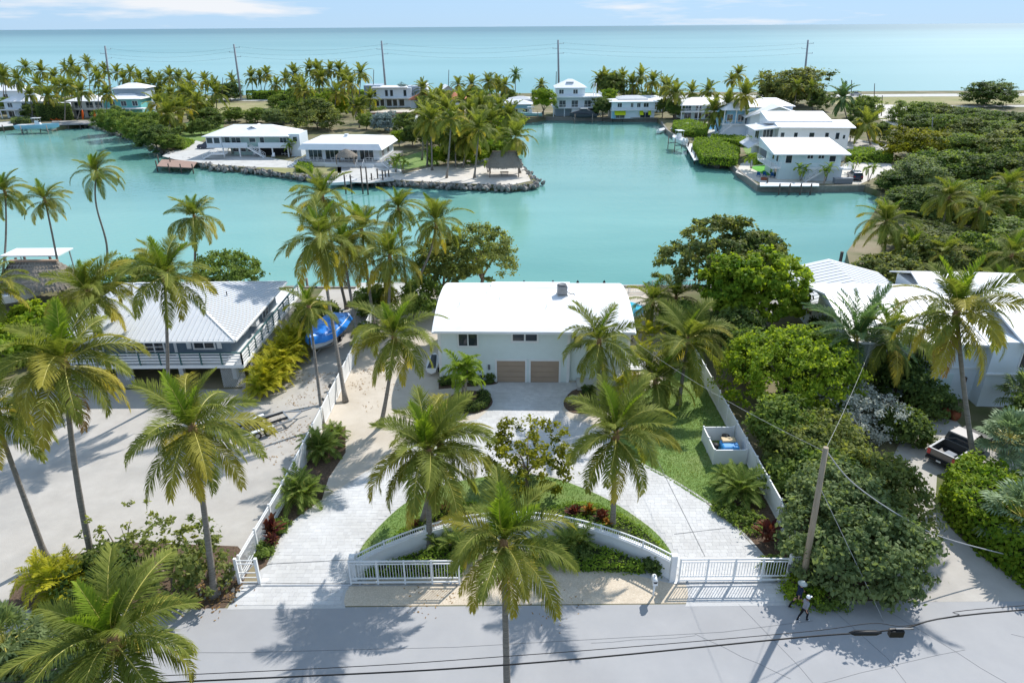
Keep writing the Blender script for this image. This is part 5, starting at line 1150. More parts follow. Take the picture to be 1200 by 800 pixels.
# white marker post by the road (post with a small round head)
p = G(765, 699); e = thing('mailbox_post', 'white leaning mailbox post with rounded top on the tan gravel', 'post', p)
MB().tube([(0, 0, -.1), (.03, 0, 1.0)], .06, 8).build('post', M['white'], e); MB().box(-.11, .15, -.2, .3, 1.0, 1.28).tube([(.02, -.2, 1.28), (.02, .3, 1.28)], .13, 10).build('mailbox', M['gloss_white'], e); MB().lathe([(.05, 0), (.07, .08), (0, .16)], (.02, .1, 1.4), 8).build('finial', M['white'], e)
t = sheet('drain_cover', GP([(923, 688), (930, 687), (932, 695), (926, 696)]), .05, M['concrete']); t['kind'] = 'structure'

# ------------------------------------------------------------------ utility poles and cables
def util_pole(label, base, top, r=.16, arms=(), m='pole_wood', name='utility_pole', group=None):
    base = Vector(base); e = thing(name, label, 'utility pole', base, 0, group); d = Vector(top)-base
    MB().tube([(0, 0, -.3), d*.5, d], [r*1.15, r, r*.82], 9).build('pole', M[m], e)
    for z, L, yy in arms: c = d*(z/d.z); MB().bar(c+Vector((0, -.12, 0)), c+Vector((L, -.12, 0)), .12, .12).build('crossarm', M[m if m != 'conc_pole' else 'steel'], e); MB().lathe([(.05, 0), (.08, .1), (.05, .2), (.08, .3), (.03, .4)], tuple(c+Vector((L*.95, -.12, .06))), 7).build('insulator', M['ac_grey'], e)
    return e
pb = G(939, 691); pt = AT(968, 524, pb.y); util_pole('leaning wooden utility pole beside the closed driveway gate', pb, pt)
def cable(name, label, pts, r=.02, m='cable_black', group=None, n=14, sag=0.0, smooth=True):
    if len(pts) == 2:
        a, b = Vector(pts[0]), Vector(pts[1]); P = [a.lerp(b, i/n)-Vector((0, 0, sag*4*(i/n)*(1-i/n))) for i in range(n+1)]
    else: P = [Vector(p) for p in smooth_poly([tuple(p) for p in pts], 8)]
    return tag(MB().tube(P, r, 5).build(name, M[m]), label, 'cable', group)
cable('service_cable', 'pale service cable sagging from leaning pole across the neighbour drive', [tuple(pt-Vector((0, 0, .15))), tuple(AT(1000, 566, pb.y+.6)), tuple(AT(1060, 607, pb.y+1)), tuple(AT(1120, 634, pb.y+1.3)), tuple(AT(1260, 668, pb.y+1.8))], .035, 'cable_grey')
cable('guy_wire', 'thin guy wire from leaning pole down to the asphalt edge', [tuple(pt*.75+pb*.25), tuple(G(1036, 728))], .014, 'cable_grey')
cable('service_cable', 'thin service wire from leaning pole to the white neighbour house', [tuple(pt-Vector((0, 0, .1))), (29.5, 50.6, 5.2)], .010, 'cable_grey', sag=.5)
cable('service_cable', 'thin service wire from leaning pole over the side lawn to the main house', [tuple(pt-Vector((0, 0, .25))), (9.8, 54.4, 4.6)], .009, 'cable_grey', sag=.5)
for x, yy, lab in ((-42, 14.6, 'wooden utility pole carrying the street cables beyond the stilt house lot'), (44, 20.2, 'wooden utility pole carrying the street cables past the neighbour hedge')):
    util_pole(lab, (x, yy, 0), (x, yy, 10.2))
A, B = Vector((-42, 14.6, 9.3)), Vector((44, 20.2, 9.6))
def on(px, py, z):   # point at height z along the sight line
    return tuple(G(px, py, z))
cable('power_cable', 'thick black street cable strung over the asphalt with splice closures', [tuple(A), on(240, 797, 8.6), on(600, 778, 8.5), on(930, 747, 8.6), on(1050, 737, 8.65), on(1200, 714, 8.8), tuple(B)], .03)
cable('power_cable', 'thin black street cable running just above the thick one', [tuple(A+Vector((0, 0, .4))), on(240, 789, 8.9), on(600, 768, 8.8), on(930, 741, 8.8), on(1020, 730, 8.9), on(1060, 733, 8.8), on(1120, 721, 8.9), on(1200, 709, 9.1), tuple(B+Vector((0, 0, .4)))], .014)
c = Vector(on(1014, 741, 8.62)); t = thing('splice_case', 'black torpedo splice case hanging on the street cable', 'splice case', c); MB().tube([(-.6, 0, 0), (-.4, 0, 0), (.4, 0, 0), (.6, 0, 0)], [.03, .1, .1, .03], 8).build('sleeve', M['black'], t)
c = Vector(on(1051, 738, 8.6)); t = thing('splice_case', 'dark box terminal with white brackets hanging on the street cable', 'splice case', c); MB().box(-.26, .26, -.1, .1, -.28, .02).build('box', M['black'], t, bevel=.02); MB().box(-.05, .6, -.03, .03, .05, .09).build('bracket', M['ac_grey'], t)
# far transmission poles along the highway
FP = [((123, 54), (131, 118), 'leaning'), ((274, 52), (283, 118), ''), ((447, 48), (453, 117), ''), ((654, 47), (655, 117), ''), ((947, 47), (940, 117), '')]
FL = ['tall grey concrete transmission pole behind the turquoise house', 'tall grey concrete transmission pole above the dry field', 'tall grey concrete transmission pole behind the white modern house', 'tall grey concrete transmission pole behind the three-storey house', 'tall grey concrete transmission pole beyond the big dark tree']
tops = []
for (tp, bt, _), lab in zip(FP, FL):
    b = G(*bt); tt = AT(*tp, b.y); util_pole(lab, b, tt, .42, [((tt-b).z*.94, 2.4, 0), ((tt-b).z*.86, -2.4, 0), ((tt-b).z*.78, 2.4, 0)], 'conc_pole', 'transmission_pole', 'transmission poles along the highway'); tops.append((b, tt))
for k, zf in enumerate((.94, .86, .78)):
    for i in range(len(tops)-1):
        (b0, t0), (b1, t1) = tops[i], tops[i+1]; sx = 2.3 if k != 1 else -2.3
        cable('transmission_wire', 'hair-thin transmission wire strung between the tall highway poles', [tuple(b0.lerp(t0, zf)+Vector((sx, -.12, .3))), tuple(b1.lerp(t1, zf)+Vector((sx, -.12, .3)))], .022, 'cable_black', 'transmission wires over the shore', sag=2.0)
for (px, ty, by), lab in zip(((437, 82, 124), (525, 82, 120), (651, 84, 122), (774, 83, 122), (997, 94, 132), (1024, 98, 124), (1033, 112, 136), (1092, 138, 162), (260, 91, 120)), ('thin wooden pole beside the white modern house', 'thin wooden pole behind the white gabled house', 'thin wooden pole behind the three-storey house roof', 'thin wooden pole among the palm row behind the awning house', 'thin wooden pole beside the big date palm', 'thin wooden pole in the roadside verge by the parked car', 'short dark wooden pole standing in the sandy lot', 'pale grey pole rising out of the right thicket', 'thin wooden pole beyond the dry field')):
    b = G(px, by); util_pole(lab, b, AT(px+1, ty, b.y), .15, (), 'conc_pole' if px == 1092 else 'dark_wood')

# ------------------------------------------------------------------ docks, pilings, tiki huts
def piling(label, px, ty, Y, group=None, r=.16, cap=True, m='dark_wood'):
    t = AT(px, ty, Y); e = thing('piling', label, 'piling', (t.x, Y, -3), 0, group); MB().tube([(0, 0, 0), (0, 0, t.z+3)], r, 9).build('post', M[m], e)
    if cap: MB().lathe([(r*1.1, 0), (r*1.1, .06), (0, .35)], (0, 0, t.z+3), 9).build('cap', M['black'], e)
    return e
for px in (614, 648, 677, 708): piling('dark dock piling with black cap just behind the white barrel roof', px, 331, 80.5, 'pilings behind the main house')
piling('lone dark piling standing in open canal water by the white house', 987, 295, 84.5, r=.2, cap=False)
for px, ty in ((18, 302), (28, 300), (50, 304), (58, 300)): piling('dark mooring piling of the boat lift behind the near thatched hut', px, ty, 85.5, 'boat lift pilings beside the near hut', cap=False)
piling('brown dock piling beside the stilt house back dock', 359, 326, 80, cap=False, m='wood')
def hut(label, c, w, d, hp, hr, rz=0, style='hip', name='thatched_hut', posts=True, cat='hut'):
    e = thing(name, label, cat, c, rz)
    if posts:
        for sx in (-1, 1):
            for sy in (-1, 1): MB().tube([(sx*w*.4, sy*d*.38, 0), (sx*w*.4, sy*d*.38, hp+.3)], .11, 7).build('post', M['wood'], e)
    # thatch: stacked ragged courses of drooping strips
    rs = np.random.RandomState(int(w*10)); V, Q = [], []
    nC = 7
    def ring(f):   # f 0 eave .. 1 top
        if style == 'hip': kx, ky = 1-.38*f, 1-f*.97
        else: kx = ky = 1-f*.97
        return kx*w/2, ky*d/2, hp+hr*(math.sin(f*1.35)/math.sin(1.35) if style == 'dome' else f**.85)
    N = 56; P = np.zeros((nC+1, N, 3))
    for i in range(nC+1):
        a, b, z = ring(i/nC)
        for k in range(N):
            th = 2*math.pi*k/N; c_, s_ = math.cos(th), math.sin(th); sq = 4.0 if style == 'hip' else 2.2
            rr = (abs(c_)**sq+abs(s_)**sq)**(-1/sq); P[i, k] = (a*rr*c_, b*rr*s_, z)
    mb = MB()
    mb.add([tuple(p) for p in P.reshape(-1, 3)], [(i*N+k, i*N+(k+1) % N, (i+1)*N+(k+1) % N, (i+1)*N+k) for i in range(nC) for k in range(N)]); mb.f.append([nC*N+k for k in range(N)]); mb.sm.append(False)
    rf = mb.build('roof', M['thatch'], e); mb = MB()
    for i in range(nC):
        for k in range(N*2):
            kk = k/2; a = P[i, int(kk) % N]*(1-kk % 1)+P[i, (int(kk)+1) % N]*(kk % 1); b = P[i+1, int(kk) % N]; out = np.array([a[0], a[1], 0]); out /= max(1e-6, np.linalg.norm(out))
            tip = a+out*rs.uniform(.02, .16)+np.array([0, 0, -rs.uniform(.05, .28)]); mid = a*.4+b*.6+out*.03+np.array([0, 0, .05]); sd = np.array([-out[1], out[0], 0])*rs.uniform(.07, .13)*w/6
            mb.add([mid-sd, mid+sd, tip+sd*.7, tip-sd*.7], [(0, 1, 2, 3)])
    o = mb.build('thatch_layer', M['thatch'], rf); o['kind'] = 'stuff'
    if style == 'hip': MB().bar((-w*.33, 0, hp+hr+.02), (w*.33, 0, hp+hr+.02), .45, .18).build('ridge_cap', M['thatch_ridge'], rf)
    return e
c = G(591, 207); hut('weathered grey thatched pavilion on posts at the tip of the sand spit', (c.x, c.y+1, 0), 7.6, 5.6, 2.1, 3.0)
t = thing('picnic_table', 'wooden picnic table with benches under the spit pavilion', 'table', (c.x, c.y+1, .05)); MB().box(-.9, .9, -.4, .4, .7, .76).build('tabletop', M['wood'], t)
for s in (-1, 1): MB().box(-.9, .9, s*.75-.14, s*.75+.14, .42, .47).build('bench', M['wood'], t); MB().bar((s*.6, -.75, .42), (s*.6, .75, .42), .07).bar((s*.6, -.5, 0), (s*.6, -.2, .7), .07).bar((s*.6, .5, 0), (s*.6, .2, .7), .07).build('leg', M['wood'], t)
c = G(408, 196); hut('round thatched parasol roof on the pavilion house deck', (c.x, c.y-.6, 1.0), 4.9, 4.2, 1.7, 1.4, style='dome')
c = AT(42, 350, 74); hut('thatched hut with tan ridge tiles beside the near boat lift', (c.x, 75.5, 0), 8.4, 6.0, 2.2, 2.6)
t = thing('boat_lift_canopy', 'flat white boat lift canopy behind the near thatched hut', 'canopy', (AT(47, 318, 82).x, 82.5, -1)); MB().box(-3.6, 3.6, -1.6, 1.6, 4.6, 4.75).build('canopy', M['white'], t)
for x in (-3.2, 3.2):
    for y in (-1.3, 1.3): MB().box(x-.06, x+.06, y-.06, y+.06, -1.5, 4.6).build('post', M['steel'], t)
def dock(name, label, poly, z, m='wood', piles=(), th=.18, planks=True):
    e = thing(name, label, 'dock', (poly[0][0], poly[0][1], 0)); ox, oy = poly[0]
    MB().prism([(x-ox, y-oy) for x, y in poly], z-th, z).build('deck', M[m], e)
    for x, y, ht in piles: MB().tube([(x-ox, y-oy, -3), (x-ox, y-oy, ht)], .15, 7).build('piling', M['dark_wood'], e)
    return e
dock('back_dock', 'pale concrete dock behind the stilt house and palm cluster', [(-19, 75.5), (-9.5, 75.5), (-9.5, 80.2), (-19, 80.2)], .2, 'concrete')
dock('back_dock', 'grey plank dock with white rails beside the white neighbour house', [(24, 72), (36, 72), (36, 79.5), (24, 79.5)], .25, 'grey_deck')
e = thing('dock_rail', 'white railing at the canal edge beside the white neighbour house', 'railing', (24, 79.3, .25)); hh = House.__new__(House); hh.e = e; hh.rail([(0, 0, 0), (11.8, 0, 0)], 1.0, bal=.3); hh.rail([(-7, -1.5, -.2), (0, -1.5, -.2)], 1.0, bal=.3)
e = thing('dock_rail', 'white railing behind the pool at the main house', 'railing', (10, 76.5, .0)); hh.e = e; hh.rail([(0, 0, 0), (6, 0, 0)], 1.0, bal=.3)
e = thing('dock_rail', 'white low railing behind the palm cluster beside the main house', 'railing', (-11.5, 72.5, .0)); hh.e = e; hh.rail([(0, 0, 0), (4.6, 0, 0)], 1.2, bal=.3)
P_ = lambda *a: [tuple(G(x, y, -.3)[:2]) for x, y in a]
dock('fishing_pier', 'red-brown wooden pier with pilings off the villa patio', P_((184, 197), (226, 199), (231, 192), (212, 190), (190, 189)), .15, 'deck_wood', [(*G(x, y, -.3)[:2], ht) for x, y, ht in ((184, 197, 1.4), (198, 198, .9), (212, 198.5, .9), (226, 199, 1.0), (186, 190, 1.5), (200, 192, 1.2))])
dock('boat_dock', 'white boat lift dock with tall brown pilings before the pavilion house', P_((392, 215), (432, 217), (462, 214), (460, 209), (432, 208), (394, 208)), .2, 'concrete', [(*G(x, y, -.3)[:2], ht) for x, y, ht in ((405, 222, 2.6), (412, 222, 2.6), (425, 222, 2.8), (431, 223, 2.7), (424, 211, 2.6), (430, 212, 2.6), (436, 214, 1.6), (443, 212, 2.2), (449, 214, 2.2), (452, 210, 1.5), (456, 210, 1.6))])
dock('canal_dock', 'narrow pale dock with white pilings beside the clipped hedges', P_((803, 172), (811, 171), (823, 189), (813, 191)), .3, 'white', [(*G(x, y, -.3)[:2], 1.5) for x, y in ((806, 175), (810, 181), (814, 188), (822, 189), (818, 184), (815, 178))])
dock('canal_dock', 'long white floating dock below the small dock house', P_((890, 222), (959, 222), (959, 219), (890, 218)), .4, 'white', [(*G(x, y, -.3)[:2], 1.0) for x, y in ((913, 223), (925, 223), (938, 223), (950, 223))])
piling('tall dark piling in front of the dock house seawall', 900, 208, 136.5, cap=False); piling('tall slim piling at the end of the dock house quay', 967, 207, 136.5, cap=False, m='wood')
dock('waterfront_deck', 'grey plank boardwalk in front of the turquoise house', P_((58, 149), (128, 147), (128, 143), (62, 144)), .3, 'grey_deck', [(*G(x, y, -.3)[:2], .3) for x, y in ((66, 149), (80, 148.5), (94, 148), (108, 148), (122, 147))])
dock('waterfront_deck', 'low pale dock in front of the porch house', P_((-12, 152), (20, 149), (20, 144), (-12, 146)), .3, 'concrete', [(*G(x, y, -.3)[:2], 1.2) for x, y in ((4, 152), (26, 153), (31, 152), (47, 152))])
dock('canal_boardwalk', 'dark timber boardwalk along the awning house quay', [(G(708, 142, -.3).x, shore_row[1][1]-2.0), (G(773, 142, -.3).x, shore_row[2][1]-1.6), (G(773, 142, -.3).x, shore_row[2][1]-.3), (G(708, 142, -.3).x, shore_row[1][1]-.3)], .35, 'wood', [(G(x, 142, -.3).x, shore_row[1][1]-1.6, 1.5) for x in (709, 721, 733, 745, 757, 769)])

# ------------------------------------------------------------------ boats
def hull_mb(L, B, Dp, sheer=.35, n=10, transom=.85):
    """v-bottom hull along +X (bow), deck height Dp"""
    V, F = [], []; k = 5
    for i in range(n+1):
        t = i/n; x = -L/2+L*t; w = B/2*(transom+(1-transom)*min(1, t*3))*(1-max(0, (t-.55)/.45)**2.2); zt = Dp+sheer*t*t; keel = .0+.55*Dp*max(0, (t-.7)/.3)**2; w = max(w, .03)
        V += [(x, -w, zt), (x, -w*.82, Dp*.35+keel*.6), (x, 0, keel), (x, w*.82, Dp*.35+keel*.6), (x, w, zt)]
    for i in range(n):
        for j in range(4): a = i*k+j; F.append((a, a+1, a+k+1, a+k))
        F.append((i*k+4, i*k, (i+1)*k, (i+1)*k+4))
    F += [(0, 4, 3, 2, 1), tuple(n*k+j for j in range(5))]
    return MB().add(V, F)
def boat(label, c, rz, L=8, B=2.6, Dp=1.2, hull='gloss_white', kind='console', lift=True, name='motor_boat'):
    e = thing(name, label, 'boat', c, rz); hull_mb(L, B, Dp).build('hull', M[hull], e)
    MB().box(-L*.42, L*.25, -B*.36, B*.36, Dp-.05, Dp+.07).build('deck', M['gloss_white'], e)
    if kind in ('console', 'cabin'):
        MB().add([(-.6, -.5, Dp), (1.2, -.45, Dp), (1.2, .45, Dp), (-.6, .5, Dp), (-.5, -.45, Dp+1.2), (.5, -.4, Dp+1.2), (.5, .4, Dp+1.2), (-.5, .45, Dp+1.2)], [(0, 1, 5, 4), (1, 2, 6, 5), (2, 3, 7, 6), (3, 0, 4, 7), (4, 5, 6, 7)]).build('console', M['gloss_white'], e)
        MB().box(.52, 1.0, -.4, .4, Dp+.75, Dp+1.1).build('windscreen', M['glass'], e)
        MB().box(-1.3, 1.2, -.95, .95, Dp+1.95, Dp+2.05).build('hardtop', M['gloss_white'], e, bevel=.04)
        for x in (-.9, .8):
            for y in (-.75, .75): MB().tube([(x, y, Dp), (x, y, Dp+1.97)], .035, 6).build('hardtop_post', M['steel'], e)
    for y in ((-.4, .4) if B > 2.4 else (0,)): MB().box(-L/2-.5, -L/2+.02, y-.2, y+.2, Dp-.5, Dp+.55).build('outboard', M['black'] if hull != 'gloss_white' else M['gloss_white'], e, bevel=.06)
    if lift:
        for x in (-L*.3, L*.3): MB().box(x-.12, x+.12, -B*.75, B*.75, -.3, -.06).build('lift_beam', M['steel'], e)
        for x in (-L*.3, L*.3):
            for y in (-B*.75, B*.75): MB().tube([(x, y, -3.5), (x, y, 1.6)], .12, 7).build('lift_post', M['wood'], e)
    return e
c = G(48, 152, -.3); boat('pale blue and white cabin boat on a lift before the porch house', (c.x, c.y-1, -.2), math.radians(6), 13, 3.6, 1.6, 'boat_blue')
c = G(622, 139, -.3); boat('teal hulled white boat on a lift beside the canal cottage', (c.x, c.y+1, .2), math.radians(180), 8, 2.6, 1.2, 'boat_teal')
c = G(797, 172, -.3); boat('white centre console boat on a lift beside the clipped hedges', (c.x-.5, c.y, .6), math.radians(100), 7.5, 2.6, 1.3)
c = G(790, 153, -.3); boat('small white skiff moored beneath the terrace palms', (c.x, c.y, -1.0), math.radians(95), 6, 2.0, .8, kind='open', lift=False)
c = G(778, 152, -.3); boat('small pale tender moored at the canal corner', (c.x-1, c.y-1, -1.0), math.radians(60), 5, 1.9, .8, kind='open', lift=False)
c = G(402, 213, -.3); boat('white flat deck boat tied in the pavilion house lift', (c.x, c.y-1.5, -.7), math.radians(8), 6.5, 2.6, .8, kind='open', lift=False)
c = G(14, 362); boat('white motor boat parked by the near thatched hut', (c.x-1, c.y, .5), math.radians(25), 8, 2.6, 1.2, kind='open', lift=False)
for k, (px, py) in enumerate(((3, 362), (22, 360))): pass
# covered cruiser on lift
c = G(683, 140, -.3); e = thing('covered_boat', 'boat under a charcoal cover on a lift before the three-storey house', 'boat', (c.x, c.y-.5, .3), math.radians(180))
hull_mb(9.5, 3.0, 1.3).build('hull', M['cover_grey'], e); MB().add([(-4, -1.2, 1.3), (4.2, -.5, 1.7), (4.2, .5, 1.7), (-4, 1.2, 1.3), (-3.4, -.5, 2.2), (-.5, -.7, 3.0), (1.2, -.4, 2.5), (1.2, .4, 2.5), (-.5, .7, 3.0), (-3.4, .5, 2.2)], [(0, 1, 6, 5, 4), (1, 2, 7, 6), (2, 3, 9, 8, 7), (3, 0, 4, 9), (4, 5, 8, 9), (5, 6, 7, 8)]).build('cover', M['cover_grey'], e)
MB().box(-5.2, -4.7, -.3, .3, .7, 1.9).build('outboard', M['black'], e, bevel=.06); MB().box(-1.6, 1.0, -.75, .75, 3.02, 3.1).build('hardtop', M['gloss_white'], e)
for x in (-3, 3): MB().box(x-.12, x+.12, -2.2, 2.2, -.3, -.05).build('lift_beam', M['steel'], e); MB().tube([(x, -2.1, -3.5), (x, -2.1, 1.5)], .12, 7).build('lift_post', M['wood'], e); MB().tube([(x, 2.1, -3.5), (x, 2.1, 1.5)], .12, 7).build('lift_post', M['wood'], e)
# boat under blue tarp on its trailer
a, b = G(366, 425), G(401, 385); yaw = math.atan2(b.y-a.y, b.x-a.x); mid = (a+b)/2
t = thing('boat_trailer', 'galvanised trailer carrying the blue-covered boat', 'trailer', mid, yaw)
MB().bar((-4.6, 0, .45), (-1.6, 0, .5), .12).bar((-1.8, 0, .5), (-1.0, .75, .5), .1).bar((-1.8, 0, .5), (-1.0, -.75, .5), .1).bar((-1.0, .75, .5), (2.8, .75, .5), .1).bar((-1.0, -.75, .5), (2.8, -.75, .5), .1).bar((.0, -.75, .5), (0, .75, .5), .08).bar((2.6, -.75, .5), (2.6, .75, .5), .08).build('frame', M['steel'], t); MB().box(-4.4, -4.25, -.06, .06, 0, .5).build('jack', M['steel'], t)
def wheel(par, x, y, r=.3, w=.2, name='wheel', dz=None):
    wz = r if dz is None else dz
    o = MB().tube([(x, y-w/2, wz), (x, y-w/2*.8, wz), (x, y+w/2*.8, wz), (x, y+w/2, wz)], [r*.88, r, r, r*.88], 18).build(name, M['rubber'], par)
    MB().tube([(x, y-w/2-.012, wz), (x, y+w/2+.012, wz)], r*.56, 12).build('rim', M['steel'], o); return o
for y in (-.95, .95): wheel(t, 1.1, y); MB().box(.72, 1.5, y-.13, y+.13, .63, .67).build('mudguard', M['steel'], t)
t = thing('covered_boat', 'motor boat under a bright blue tarp on a trailer between house and fence', 'boat', mid+Vector((0, 0, .56)), yaw+math.pi)
hull_mb(6.2, 2.3, 1.05).build('hull', M['gloss_white'], t)
V, F = [], []; n, k = 14, 9; rsb = np.random.RandomState(9)
for i in range(n+1):
    u = i/n; x = -3.25+6.55*u; wv_ = 1.24*(.86+.14*min(1, u*3))*(1-max(0, (u-.55)/.46)**2.2)+.03; hz = 1.05+.35*u*u
    for j in range(k):
        q = -1+2*j/(k-1); pk = .62*math.sin(min(1, u*1.3)*2.6)*max(0, 1-abs(q)**1.5)*(.75+.25*math.sin(i*1.6)); V.append((x, wv_*q*(1 if abs(q) < 1 else 1.04), (hz+.06+pk+rsb.uniform(-.03, .03)) if abs(q) < 1 else hz-.42+rsb.uniform(-.05, .05)))
for i in range(n):
    for j in range(k-1): a_ = i*k+j; F.append((a_, a_+k, a_+k+1, a_+1))
F.append(tuple(range(k))[::-1])
MB().add(V, F, True).build('tarp', M['tarp'], t); t.scale = (1.2, 1.25, 1.25)
# empty tandem trailer on the lot
a, b = G(286, 502), G(324, 493); yaw = math.radians(38)
c = G(304, 505); t = thing('utility_trailer', 'empty silver tandem-axle boat trailer parked on the marl lot', 'trailer', c, yaw)
mb = MB()
for y in (-.85, .85): mb.bar((-2.2, y, .5), (2.4, y, .5), .12, .16)
for x in (-2.1, -.6, .8, 2.3): mb.bar((x, -.85, .5), (x, .85, .5), .1, .12)
mb.bar((2.3, .85, .5), (3.6, 0, .5), .1).bar((2.3, -.85, .5), (3.6, 0, .5), .1).bar((3.5, 0, .5), (4.4, 0, .5), .1).build('frame', M['steel'], t)
for y in (-.5, .5): MB().box(-2.2, 2.2, y-.09, y+.09, .62, .74).build('bunk', M['black'], t)
for x in (-.5, .35):
    for y in (-1.08, 1.08): wheel(t, x, y, .32, .22)
for y in (-1.08, 1.08): MB().box(-1.0, .85, y-.16, y+.16, .68, .73).build('mudguard', M['gloss_white'], t)
for y in (-.95, .95): MB().tube([(-2.1, y, .5), (-2.1, y, 1.5)], .03, 6).build('guide_post', M['gloss_white'], t)
# jet-ski cart by the house wall
c = G(508, 441); t = thing('jet_ski', 'dark jet ski under cover on a cart beside the main house wall', 'jet ski', (c.x-.1, c.y+1.2, 0), math.radians(88))
hull_mb(2.8, 1.1, .55, .25).build('hull', M['gloss_white'], t); 
for o in t.children: o.location.z = .35
MB().add([(-1.3, -.4, .9), (1.1, -.2, 1.1), (1.1, .2, 1.1), (-1.3, .4, .9), (-1.0, -.18, 1.35), (.3, -.16, 1.5), (.3, .16, 1.5), (-1.0, .18, 1.35)], [(0, 1, 5, 4), (1, 2, 6, 5), (2, 3, 7, 6), (3, 0, 4, 7), (4, 5, 6, 7)]).build('cover', M['cover_grey'], t)
for y in (-.5, .5): wheel(t, -.2, y, .2, .12)
MB().bar((-1.2, 0, .3), (1.6, 0, .25), .08).bar((-.2, -.5, .22), (-.2, .5, .22), .06).build('cart', M['steel'], t)
c = AT(30, 285, 170)

# ------------------------------------------------------------------ vehicles
def car_body(t, L, W, prof, m, z0=.28):
    """prof: side outline (x, z) from rear bumper over the roof to the front"""
    V, F = [], []; n = len(prof)
    for s in (-1, 1):
        for x, z in prof: tw = 1-.16*max(0, (z-1.0)/.7); V.append((x, s*W/2*tw, z))
    for i in range(n): j = (i+1) % n; F.append((i, j, j+n, i+n))
    from mathutils.geometry import tessellate_polygon
    tri = tessellate_polygon([[Vector((x, z, 0)) for x, z in prof]])
    for q in tri: F.append(tuple(q)); F.append(tuple(i+n for i in q[::-1]))
    o = MB().add(V, F).build('body', M[m], t, bevel=.05); return o
def suv(label, c, rz, m, name='parked_car'):
    t = thing(name, label, 'car', c, rz)
    car_body(t, 4.7, 1.85, [(-2.3, .3), (-2.35, .75), (-2.25, 1.05), (-1.95, 1.68), (.35, 1.7), (1.0, 1.12), (2.15, .98), (2.35, .7), (2.3, .3)], m)
    MB().add([(-1.85, -.85, 1.12), (.85, -.87, 1.12), (.3, -.80, 1.6), (-1.7, -.78, 1.6)], [(0, 1, 2, 3)]).build('side_window', M['glass'], t); MB().add([(-1.85, .85, 1.12), (.85, .87, 1.12), (.3, .80, 1.6), (-1.7, .78, 1.6)], [(3, 2, 1, 0)]).build('side_window', M['glass'], t)
    MB().add([(.42, -.72, 1.62), (.42, .72, 1.62), (.98, .8, 1.16), (.98, -.8, 1.16)], [(0, 3, 2, 1)]).build('windscreen', M['glass'], t)
    for o in t.children:
        if o.name.startswith('side_window'): o.scale.y = 1.06
        if o.name.startswith('windscreen'): o.location = (.05, 0, .04)
    for x in (-1.45, 1.45):
        for y in (-.85, .85): wheel(t, x, y, .34, .24)
    for y in (-.7, .7): MB().box(2.3, 2.4, y-.18, y+.18, .68, .82).build('headlight', M['gloss_white'], t); MB().box(-2.4, -2.3, y-.14, y+.14, .8, 1.0).build('tail_light', M['red_light'], t)
    return t
c = G(243, 174); suv('navy blue car parked on the patio beside the sage villa', c, math.radians(190), 'car_navy')
suv('silver car on the highway above the sandy lot', Vector((G(1020, 116).x, 321, .03)), 0, 'car_silver')
suv('white car under the palms by the terrace house', G(808, 151)+Vector((0, 0, .04)), math.radians(20), 'gloss_white')
suv('dark car half hidden beside the dock house palms', G(1001, 210)+Vector((0, 0, .04)), math.radians(80), 'car_navy')
# pickup truck
c = G(1122, 533); t = thing('pickup_truck', 'gunmetal pickup truck with open bed and red tail lights behind the hedge', 'truck', c, math.radians(33))
Lb = MB()
MB().box(-2.75, 2.7, -.95, .95, .42, .62).build('chassis', M['black'], t)
mb = MB(); mb.box(-2.7, -.55, -.98, -.86, .55, 1.18).box(-2.7, -.55, .86, .98, .55, 1.18).box(-2.75, -2.65, -.98, .98, .5, 1.2).box(-.7, -.55, -.98, .98, .55, 1.25).box(-2.65, -.7, -.86, .86, .6, .68).build('bed', M['car_grey'], t, bevel=.03)
MB().box(-2.66, -.7, -.85, .85, .685, .72).build('bed_liner', M['black'], t)
MB().box(-2.7, -.55, -.99, -.85, 1.185, 1.23).box(-2.7, -.55, .85, .99, 1.185, 1.23).box(-2.76, -2.64, -.99, .99, 1.205, 1.24).build('bed_rail', M['cable_grey'], t)
V = [(-.55, .55), (-.55, 1.2), (-.45, 1.82), (.85, 1.84), (1.45, 1.22), (2.65, 1.12), (2.8, .85), (2.78, .5)]
car_body(t, 3.3, 1.94, V, 'car_grey')
MB().add([(-.58, -.72, 1.28), (-.58, .72, 1.28), (-.5, .66, 1.74), (-.5, -.66, 1.74)], [(0, 3, 2, 1)]).build('rear_window', M['glass'], t)
for s in (-1, 1):
    MB().add([(-.4, s*.985, 1.25), (1.3, s*.985, 1.25), (.8, s*.89, 1.74), (-.35, s*.89, 1.74)], [(0, 1, 2, 3) if s < 0 else (3, 2, 1, 0)]).build('side_window', M['glass'], t)
    MB().box(-2.79, -2.7, s*.86-.11, s*.86+.11, .75, 1.15).build('tail_light', M['red_light'], t); MB().box(2.74, 2.82, s*.75-.15, s*.75+.15, .8, .95).build('headlight', M['gloss_white'], t)
    for x in (-1.75, 1.8): wheel(t, x, s*.86, .38, .26)
    MB().box(1.2, 1.35, s*1.1-.12, s*1.1+.12, 1.2, 1.38).build('wing_mirror', M['black'], t)
MB().box(-2.95, -2.76, -.95, .95, .45, .65).build('bumper', M['black'], t, bevel=.03); MB().box(-2.975, -2.95, -.16, .16, .5, .62).build('number_plate', M['gloss_white'], t)
cb = thing('cargo_bundle', 'grey folded tarp lying in the pickup bed', 'bundle', tuple(Vector(c)+Matrix.Rotation(math.radians(33), 3, 'Z') @ Vector((-1.9, -.15, .72))), .5); MB().box(-.5, .5, -.35, .35, 0, .18).build('fold', M['grey_tarp'], cb, bevel=.07)
